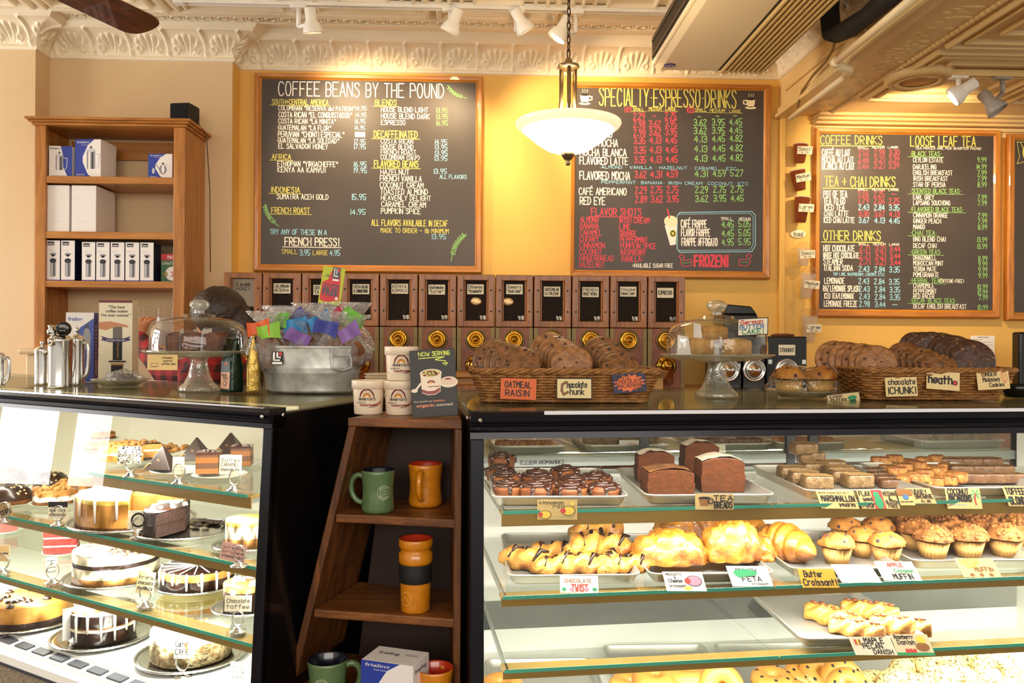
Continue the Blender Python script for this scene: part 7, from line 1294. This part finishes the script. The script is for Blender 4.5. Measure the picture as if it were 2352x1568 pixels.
# oatmeal tubs
tubw = M('tub cream', 'EBD7BC', .4); tubr = M('tub rust', 'B23A1A', .4); tubo = M('tub orange', 'E08A2A', .4); tubd = M('tub dark red', '8A2420', .4)
def oat_root(r, h):
    t = thing('oatmeal_tub', '', 'tub', (0, 0, 0), 0, 'tubs of organic oatmeal'); rb = r*.84; hb = h*.76; mb = MB(); mb.lathe([(0, .002), (rb, 0), (rb+.001, .002), (r*.95, hb), (r*.95, h*.8)], 44); mb.build('tub_body', tubw, t)
    mb = MB(); mb.lathe([(r*.96, hb-.001), (r*1.03, hb), (r*1.04, h*.985), (r*1.02, h), (r*.96, h), (r*.94, h*.985), (0, h*.985)], 44); mb.build('lid', tubw, t)
    mb = MB(); mb.warp = lambda p: ((rb+(r*.95-rb)*p[1]/hb+p[2])*sin(p[0]/r), -(rb+(r*.95-rb)*p[1]/hb+p[2])*cos(p[0]/r), p[1])
    for k in range(24):                                  # rust sweep round the base
        x0, x1 = -r*1.2+k*r*.1, -r*1.2+(k+1)*r*.1; f = lambda x: hb*(.2+.16*((x/r+.25)**2)*(1 if x > -r*.25 else .6))
        mb.flat([(x0, .003), (x1, .003), (x1, f(x1)), (x0, f(x0))], 0, .0005); mb.flat([(x0, f(x0)+hb*.03), (x1, f(x1)+hb*.03), (x1, f(x1)+hb*.055), (x0, f(x0)+hb*.055)], 2, .0006)
    cy = hb*.67
    for q, c in ((r*.5, 3), (r*.47, 2), (r*.36, 3), (r*.35, 4), (r*.26, 3), (r*.24, 1)): disc(mb, r*.08, cy, q, q*1.05, c, .0008+.0001*(.52*r-q)*60, 18, 0, pi)
    txt(mb, 'GRANDYOATS', -r*.5, cy-hb*.11, hb*.09, r*1.15, .2, 3, .001); ptxt(mb, 'organic', -r*.72, hb*.445, hb*.085, r*.72, 3, .001); ptxt(mb, 'oatmeal', -r*.42, hb*.335, hb*.115, r*1.3, 2, .001, .03); ptxt(mb, 'with fruit', r*.24, hb*.28, hb*.05, r*.46, 3, .001, .01)
    txt(mb, 'oats, organic apples, and organic raisins', -r*.75, hb*.08, hb*.05, r*1.5, .12, 4, .001)
    mb.build('printed_label', [tubr, tubo, tubd, ink, tubw], t); return Kind(t)
A = hz(846, 950, ZS)+V((0, 0, .0005)); k = pxm(A); KO = oat_root(37*k, 77*k)
Bp = hz(919, 951, ZS)+V((0, 0, .0005)); KO('oatmeal tub at the left of the bottom pair on the oak shelf', A, -.05); KO('oatmeal tub at the right of the bottom pair, beside the sign', Bp, -.12); KO('oatmeal tub stacked on top of the right one', Bp+V((.002, 0, 77*k+.0005)), .02)
# now serving sign
P = hz(1000, 958, ZS)+V((0, 0, .001)); k = pxm(P)
def nows(mb, w, h):
    txt(mb, 'NOW', w*.2, h*.905, h*.06, w*.24, .16, 0); txt(mb, 'SERVING', w*.5, h*.905, h*.062, w*.38, .16, 0); stroke(mb, [(w*.2, h*.875), (w*.76, h*.88), (w*.56, h*.845), (w*.62, h*.835), (w*.78, h*.82), (w*.8, h*.78)], w*.018, 0); stroke(mb, [(w*.72, h*.79), (w*.83, h*.785), (w*.78, h*.755), (w*.72, h*.79)], w*.014, 0)
    disc(mb, w*.83, h*.5, w*.2, h*.08, 1, .0008); disc(mb, w*.83, h*.52, w*.18, h*.065, 6, .0009); disc(mb, w*.82, h*.535, w*.07, h*.03, 2, .001, 16, 0, pi)
    mb.flat([(w*.22, h*.64), (w*.24, h*.36), (w*.36, h*.325), (w*.52, h*.325), (w*.64, h*.37), (w*.68, h*.64)], 1, .0011); disc(mb, w*.45, h*.645, w*.24, h*.065, 1, .0012); disc(mb, w*.45, h*.645, w*.2, h*.05, 5, .0013)
    rr = random.Random(1); [disc(mb, w*(.45+.3*(rr.random()-.5)), h*(.645+.06*(rr.random()-.5)), w*.025, h*.01, rr.choice((0, 2, 7)), .0014, 6) for _ in range(30)]
    mb.flat([(w*.235, h*.42), (w*.24, h*.37), (w*.36, h*.335), (w*.52, h*.335), (w*.63, h*.375), (w*.64, h*.43), (w*.5, h*.385), (w*.36, h*.385)], 2, .0013); disc(mb, w*.45, h*.5, w*.09, h*.045, 2, .0014, 16, 0, pi); disc(mb, w*.45, h*.5, w*.05, h*.025, 4, .0015, 16, 0, pi); ptxt(mb, 'oatmeal', w*.38, h*.44, h*.025, w*.24, 2, .0014, .03)
    stroke(mb, [(w*.06, h*.4), (w*.12, h*.42), (w*.22, h*.5)], w*.045, 1, .001); disc(mb, w*.08, h*.4, w*.07, h*.028, 1, .0012)
    ptxt(mb, 'Pure. Good for you.', w*.06, h*.225, h*.026, w*.4, 1, .0008); ptxt(mb, 'Satisfying.', w*.48, h*.225, h*.026, w*.26, 3, .0008, .02); ptxt(mb, 'organic', w*.1, h*.155, h*.045, w*.4, 3, .0008, .025); ptxt(mb, 'oatmeal', w*.53, h*.155, h*.045, w*.36, 1, .0008)
t = plainsign('menu_sign', 'dark upright sign reading NOW SERVING organic oatmeal', P, 106*k, 156*k, .0, .12, '3A3836', [], nows, [M('lime ink', 'E4F06A', .6), tubw, tubd, M('print salmon', 'E88A64', .5), tubo, M('oats', 'C9A66A', .6), M('lid pale', 'E4C9AE', .5), M('raisin', '4A2A1E', .6)], .07, .003, .002)
# ================================================================ cookie baskets, muffin plate
wick = M('wicker', 'A8743A', .55, vary=(50, '7E4E20')); wickd = M('wicker dark', '8A5A2A', .55)
def basket(label, C, rot, w, d, h, flare, nl=11):
    t = thing('wicker_basket', label, 'basket', C, rot, 'wicker cookie baskets'); mb = MB(); n = 100
    def per(q, z, off, f):
        a, b = w/2-flare*(1-f), d/2-flare*(1-f); r_ = .025; L = rr_loop(2*a, 2*b, r_, z, 4); m = len(L); cum = [0]
        for i in range(m): cum.append(cum[-1]+(V(L[(i+1) % m])-V(L[i])).length)
        s = q*cum[-1]; i = 0
        while i < m-1 and cum[i+1] < s: i += 1
        e = V(L[(i+1) % m])-V(L[i]); p = V(L[i])+e*((s-cum[i])/max(1e-6, cum[i+1]-cum[i])); nn = V((e.y, -e.x, 0)).normalized(); return p+nn*off
    ns = 46
    for l in range(nl):
        f = (l+.5)/nl; ph = pi*(l % 2); mb.tube([per(k/(ns*4), h*f+.0008*sin(k*3.1+l), .0032*sin(k/(ns*4)*2*pi*ns/2+ph), f) for k in range(ns*4)], h/nl*.52, 5, 0, True)
    o = mb.build('woven_side', wick, t); mb = MB()
    for k in range(ns): mb.tube([per(k/ns, .0, 0, 0), per(k/ns, h*.5, 0, .5), per(k/ns, h, 0, 1)], .0028, 5)
    mb.build('stakes', wickd, t); mb = MB()
    for s in (0, 2.1, 4.2): mb.tube([per(k/240, h+.003+.004*sin(k*.55+s), .005*cos(k*.55+s), 1) for k in range(240)], .0038, 6, 0, True)
    mb.build('braided_rim', wick, t); mb = MB(); mb.prism([(p[0], p[1]) for p in rr_loop(w-2*flare+.01, d-2*flare+.01, .025, 0, 4)], .002, .008); mb.build('base', wickd, t); return t
k = pxm(T(1300, 918)); C1 = T(1300, 926)+V((.0, .125, 0)); basket('wide wicker basket of cookies on the left of the pastry case', C1, .0, 412*k, .27, .075, .028)
k = pxm(T(2090, 912)); C2 = T(2165, 921)+V((0, .14, 0)); basket('wide wicker basket of cookies at the right end of the pastry case', C2, .02, 345*k, .27, .078, .03)
def cookie_root(m, seed, chip):
    t = thing('cookie', '', 'cookie'); R = .056; mb = MB()
    def g(u, v):
        a = 2*pi*u; q = v*2 if v < .5 else (1-v)*2; s = 1 if v < .5 else -1; rr_ = R*q*(1+.03*noise.noise(V((cos(a)*2, sin(a)*2, seed)))); z = s*.0075*sqrt(max(0, 1-q**3))
        z += s*.0022*noise.noise(V((rr_*cos(a)*90, rr_*sin(a)*90, seed+s)))*(q < .97); return (rr_*cos(a), rr_*sin(a), z)
    mb.grid(g, 32, 24, 0, True, True); mb.build('biscuit', m, t); mb = MB(); rr_ = random.Random(seed)
    for k_ in range(9): a = rr_.random()*6.28; q = R*.9*sqrt(rr_.random()); mb.blob((q*cos(a), q*sin(a), .006), (.005, .004, .0022), 6, .3, seed=k_)
    mb.build('chips', chip, t); return Kind(t)
coat1 = M('oatmeal cookie', '8E5A2E', .45, vary=(60, '66401C'), bump=(70, .8), coat=.6); coat2 = M('chunk cookie', 'A87240', .45, vary=(60, '84542A'), bump=(70, .8), coat=.6); coat3 = M('molasses cookie', '4E2812', .5, vary=(60, '3A1C0C'), bump=(70, .7), coat=.45)
KOA, KCH, KMO = cookie_root(coat1, 1, M('raisin brown', '3E2010', .5)), cookie_root(coat2, 2, M('chunk brown', '44240F', .4)), cookie_root(coat3, 3, coat1)
def row(K, what, a, b, n, Ya, Yb, lean, yaw, sc=1.0):
    for i in range(n):
        f = i/(n-1); px = a[0]+(b[0]-a[0])*f; py = a[1]+(b[1]-a[1])*f; Q = hy(px, py, Ya+(Yb-Ya)*f)
        K(f'{what}, {"front" if i == 0 else ORD[i]} one{"" if i == 0 else " from the front"} of its row', Q, rz(yaw+TR.uniform(-.08, .08)) @ rx(pi/2-lean+TR.uniform(-.06, .06)) @ rz(i*2.0), sc, what+'s')
y1, y2 = C1.y, C2.y
row(KOA, 'wrapped oatmeal raisin cookie', (1196, 842), (1128, 820), 6, y1-.06, y1+.06, .45, -.35, .95); row(KCH, 'wrapped chocolate chunk cookie', (1312, 838), (1262, 806), 7, y1-.065, y1+.07, .35, -.12, .98)
row(KOA, 'wrapped white chocolate macadamia cookie', (1428, 852), (1385, 812), 6, y1-.075, y1+.06, .55, .1, .95)
row(KCH, 'wrapped plain chunk cookie in the right basket', (2012, 836), (1918, 824), 7, y2-.05, y2+.05, .3, -.35, .98); row(KOA, 'wrapped toffee cookie in the right basket', (2160, 848), (2080, 822), 6, y2-.06, y2+.06, .5, -.2, .92)
row(KMO, 'wrapped dark ginger molasses cookie', (2236, 826), (2165, 806), 6, y2-.05, y2+.06, .3, -.25, 1.02); row(KMO, 'wrapped dark cookie behind the molasses row', (2140, 800), (2105, 800), 3, y2+.06, y2+.1, .3, -.2, .9)
def bsign(label, cx, cy, wp, hp, Y, bg, lines, art=None, rot=0, roll=0, cols=None, thick=.0015):
    A = hy(cx, cy+hp/2, Y); k = pxm(A); return plainsign('basket_sign', label, A, wp*k, hp*k, rot, .12, bg, lines, art, cols, roll, thick)
bsign('orange dotted card reading OATMEAL RAISIN', 1190, 893, 82, 48, y1-.148, 'D9642A', [('OATMEAL', .12, .56, .74, .28), ('RAISIN', .14, .16, .66, .28)], lambda mb, w, h: [disc(mb, w*(.06+.125*(i % 8)), h*(.08+.17*(i//8)), w*.008, h*.012, 0, .0005, 6) for i in range(48)], roll=-.03)
bsign('cream card reading Chocolate Chunk with a big C', 1319, 892, 80, 46, y1-.148, 'E3CE98', [('hocolate', .3, .54, .56, .3), ('hunk', .38, .2, .4, .3)], lambda mb, w, h: (stroke(mb, [(0, 0), (w, 0), (w, h), (0, h), (0, 0)], w*.025, 0), stroke(mb, [(w*.32, h*.7), (w*.26, h*.82), (w*.16, h*.7), (w*.14, h*.4), (w*.2, h*.2), (w*.32, h*.32)], w*.07, 0), stroke(mb, [(w*.32, h*.7), (w*.26, h*.82), (w*.16, h*.7), (w*.14, h*.4), (w*.2, h*.2), (w*.32, h*.32)], w*.05, 1, .001)), cols=[ink, M('ink brown', '8A5A2E', .6)])
def burst(mb, w, h): mb.flat([(w*(.5+(.5 if i % 2 else .36)*cos(2*pi*i/28)), h*(.5+(.48 if i % 2 else .36)*sin(2*pi*i/28))) for i in range(28)], 1, .0004)
bsign('navy card with an orange burst reading WHITE CHOCOLATE MACADAMIA NUT', 1448, 879, 78, 44, y1-.148, '2B2C48', [('WHITE', .12, .72, .4, .18), ('CHOCOLATE', .12, .5, .76, .18), ('MACADAMIA', .12, .28, .76, .18), ('NUT', .62, .06, .26, .18)], burst, .1, .08, [ink, M('burst orange', 'E2631E', .5)])
bsign('cream card reading chocolate CHUNK in brackets', 2072, 888, 73, 44, y2-.142, 'E3C98F', [('chocolate', .1, .62, .84, .28), ('[CHUNK]', .06, .14, .88, .34)], roll=.03)
G['['] = ([[(3, 6), (1, 6), (1, 0), (3, 0)]], 3); G[']'] = ([[(1, 6), (3, 6), (3, 0), (1, 0)]], 3)
bsign('cream card with one cursive word and a red drawing, on the right basket', 2166, 874, 76, 42, y2-.142, 'E3C98F', [('heath', .06, .34, .7, .42, 0, .2)], lambda mb, w, h: (disc(mb, w*.86, h*.42, w*.08, h*.14, 0), disc(mb, w*.86, h*.42, w*.06, h*.11, 1, .001)), roll=-.07)
bsign('cream card reading GINGER Molasses Cookies with a drawn leaf', 2284, 872, 74, 44, y2-.142, 'E6C98E', [('GINGER', .16, .7, .46, .2), ('Molasses', .18, .42, .52, .22), ('Cookies', .36, .14, .46, .2)], lambda mb, w, h: stroke(mb, [(w*.86, h*.3), (w*.76, h*.6), (w*.78, h*.94), (w*.9, h*.8), (w*.94, h*.5), (w*.86, h*.3), (w*.82, h*.8)], w*.018, 4), roll=.06)
P = T(1842, 912); k = pxm(P); t = thing('plate', 'clear glass plate of two wrapped muffins left of the right basket', 'plate', P); r = 80*k; mb = MB(); mb.lathe([(0, .003), (r*.6, .003), (r*.7, .008), (r, .018), (r*1.01, .02), (r*.96, .017), (r*.6, 0), (0, 0)], 40); mb.build('dish', gstand, t)
for dx, lb in ((-.038, 'left'), (.048, 'right')): KMU(f'large wrapped muffin, {lb} one of the two on the glass plate', P+V((dx, 0, .006)), dx*40, (1.08, 1.08, 1.1), 'wrapped muffins on the glass plate')
t = thing('cling_wrap', 'clear wrap tented over the two muffins on the glass plate', 'wrap', P+V((.005, 0, .02))); mb = MB(); mb.blob((0, 0, 0), (r*1.08, r*.7, .066), 28, .22, 2.5, 5, -.004); mb.build('film', pane('thin film', (.98, .98, .96), .07, .04, 2, .5, bump=(22, .6)), t)
bsign('small card with a green drawing reading Muffins', 1940, 916, 76, 26, P.y-.09, 'DDBE88', [('BLUEBERRY', .08, .7, .4, .2), ('Muffins', .12, .36, .46, .3)], lambda mb, w, h: (stroke(mb, [(0, 0), (w, 0), (w, h), (0, h), (0, 0)], w*.025, 0), disc(mb, w*.76, h*.55, w*.14, h*.2, 1), rect(mb, w*.68, h*.12, w*.86, h*.5, 0)), roll=.12, cols=[ink, M('ink green', '2E8A5A', .6)])
P = T(2335, 912); t = thing('black_bowl', 'black container at the right end of the pastry case', 'bowl', P); mb = MB(); mb.lathe([(0, 0), (.03, 0), (.045, .02), (.05, .036), (.046, .036), (.04, .018), (0, .008)], 28); mb.build('bowl', gloss, t)
# ================================================================ the person behind the counter
plaid = bpy.data.materials.new('red plaid'); plaid.use_nodes = True; nt = plaid.node_tree; tcx = nt.nodes.new('ShaderNodeTexCoord'); mixc = None; bs = nt.nodes['Principled BSDF']; bs.inputs['Roughness'].default_value = .8
prev = None
for ax in ('X', 'Z'):
    w_ = nt.nodes.new('ShaderNodeTexWave'); w_.bands_direction = ax; w_.inputs['Scale'].default_value = 5.5; nt.links.new(tcx.outputs['Object'], w_.inputs['Vector']); r_ = nt.nodes.new('ShaderNodeValToRGB'); r_.color_ramp.interpolation = 'CONSTANT'; r_.color_ramp.elements[1].position = .5
    r_.color_ramp.elements[0].color = lin('3A0E12'); r_.color_ramp.elements[1].color = lin('A81F24'); nt.links.new(w_.outputs['Fac'], r_.inputs['Fac'])
    if prev: m_ = nt.nodes.new('ShaderNodeMix'); m_.data_type = 'RGBA'; m_.inputs[0].default_value = .5; nt.links.new(prev.outputs[0], m_.inputs[6]); nt.links.new(r_.outputs[0], m_.inputs[7]); nt.links.new(m_.outputs[2], bs.inputs['Base Color'])
    prev = r_
hd = hy(506, 738, 3.26); HX = hd.x; HY = 3.26
t = thing('person', 'person in a red plaid shirt, turned away, one hand on the stacked cups', 'person', (HX, HY, 0))
wr = hy(318, 776, 3.72); hand = hy(322, 748, 3.76); el = hy(388, 862, 3.5); sh_ = V((HX-.03, HY+.12, 1.30))
J = [((0, 0, .92), .125), ((0, 0, 1.08), .115), ((0, 0, 1.24), .125), ((0, .0, 1.345), .075), ((-.01, 0, 1.41), .05), ((-.02, 0, 1.47), .072), ((-.03, 0, 1.53), .088), ((-.025, 0, 1.59), .07),
     ((.0, -.09, .86), .08), ((.0, -.09, .48), .055), ((.0, -.09, .08), .04), ((-.12, -.09, .035), .035), ((.0, .09, .86), .08), ((.0, .09, .48), .055), ((.0, .09, .08), .04), ((-.12, .09, .035), .035)]
vs = [V(p) for p, _ in J]; rad = [r for _, r in J]; ed = [(0, 1), (1, 2), (2, 3), (3, 4), (4, 5), (5, 6), (6, 7), (0, 8), (8, 9), (9, 10), (10, 11), (0, 12), (12, 13), (13, 14), (14, 15)]
O = V((HX, HY, 0))
def chain(start, pts):
    prev_ = start
    for p, r in pts: vs.append(V(p)); rad.append(r); ed.append((prev_, len(vs)-1)); prev_ = len(vs)-1
    return prev_
chain(6, [((-.105, .0, 1.525), .012)])                    # nose
chain(2, [((-.02, -.15, 1.29), .06), ((-.02, -.18, 1.05), .042), ((-.14, -.17, .93), .03), ((-.2, -.15, .93), .025)])
fd = (hand-wr).normalized(); pal = chain(2, [(sh_-O, .06), (el-O, .043), (wr-O, .028), (wr-O+fd*.035, .032), (wr-O+fd*.07, .034)])
side = fd.cross(V((0, 1, 0))).normalized()
for k, (o_, L_) in enumerate(((-.03, .052), (-.01, .064), (.011, .068), (.03, .058))):
    b_ = vs[pal]+side*o_; dirf = (fd*.75+V((.25, .25, .2))+side*o_*6).normalized(); chain(pal, [(b_+dirf*.018, .0095), (b_+dirf*L_*.6, .0085), (b_+dirf*L_*.9+V((.01, .014, -.006)), .0075)])
chain(pal-1, [(vs[pal-1]+side*.035+fd*.015, .0105), (vs[pal-1]+side*.06+fd*.04, .009), (vs[pal-1]+side*.068+fd*.06, .0078)])
me = bpy.data.meshes.new('body'); me.from_pydata([tuple(p) for p in vs], ed, []); me.materials.append(skin); o = bpy.data.objects.new('body', me); COL.objects.link(o); o.parent = t
md = o.modifiers.new('skin', 'SKIN'); md.use_smooth_shade = True
for i, r in enumerate(rad): me.skin_vertices[0].data[i].radius = (r, r*(1.25 if i in (1, 2) else 1))
me.skin_vertices[0].data[0].use_root = True; sb = o.modifiers.new('subdivision', 'SUBSURF'); sb.levels = sb.render_levels = 2
mb = MB(); mb.loft([[(a*cos(q), b*sin(q), z) for q in [i*2*pi/24 for i in range(24)]] for z, a, b in ((.8, .15, .19), (1.0, .14, .175), (1.2, .15, .2), (1.31, .125, .19), (1.36, .075, .12), (1.385, .062, .07))], 0)
mb.tube([V((0, .12, 1.3)), sh_-O, (sh_-O).lerp(el-O, .5), el-O, (el-O).lerp(wr-O, .5), wr-O+fd*-.01], [.085, .085, .068, .06, .05, .042], 16); mb.tube([V((0, -.12, 1.3)), V((-.02, -.17, 1.28)), V((-.02, -.2, 1.05)), V((-.12, -.18, .95))], [.08, .08, .06, .048], 16); mb.build('plaid_shirt', plaid, t)
mb = MB(); mb.blob((.0, -.015, 1.53), (.108, .1, .1), 28, .05, 4, 2); mb.blob((.01, -.035, 1.44), (.07, .07, .07), 18, .1, 4, 7); mb.blob((.085, -.03, 1.47), (.06, .06, .09), 18, .15, 4, 5); mb.build('hair', M('dark brown hair', '1E120D', .45, vary=(60, '3A2418'), bump=(80, .5)), t)
mb = MB()
for s in (-1, 1): mb.blob((-.02, s*.09, 1.52), (.016, .01, .028), 10, .1)
mb.build('ears', skin, t)
mb = MB(); mb.loft([[(a*cos(q), b*sin(q), z) for q in [i*2*pi/20 for i in range(20)]] for z, a, b in ((.93, .16, .2), (.8, .155, .2), (.7, .14, .19))], 0)
for s in (-1, 1): mb.tube([(0, s*.095, .8), (0, s*.095, .45), (0, s*.095, .06)], [.1, .078, .07], 14)
mb.build('trousers', M('dark trousers', '1C1D26', .8), t)
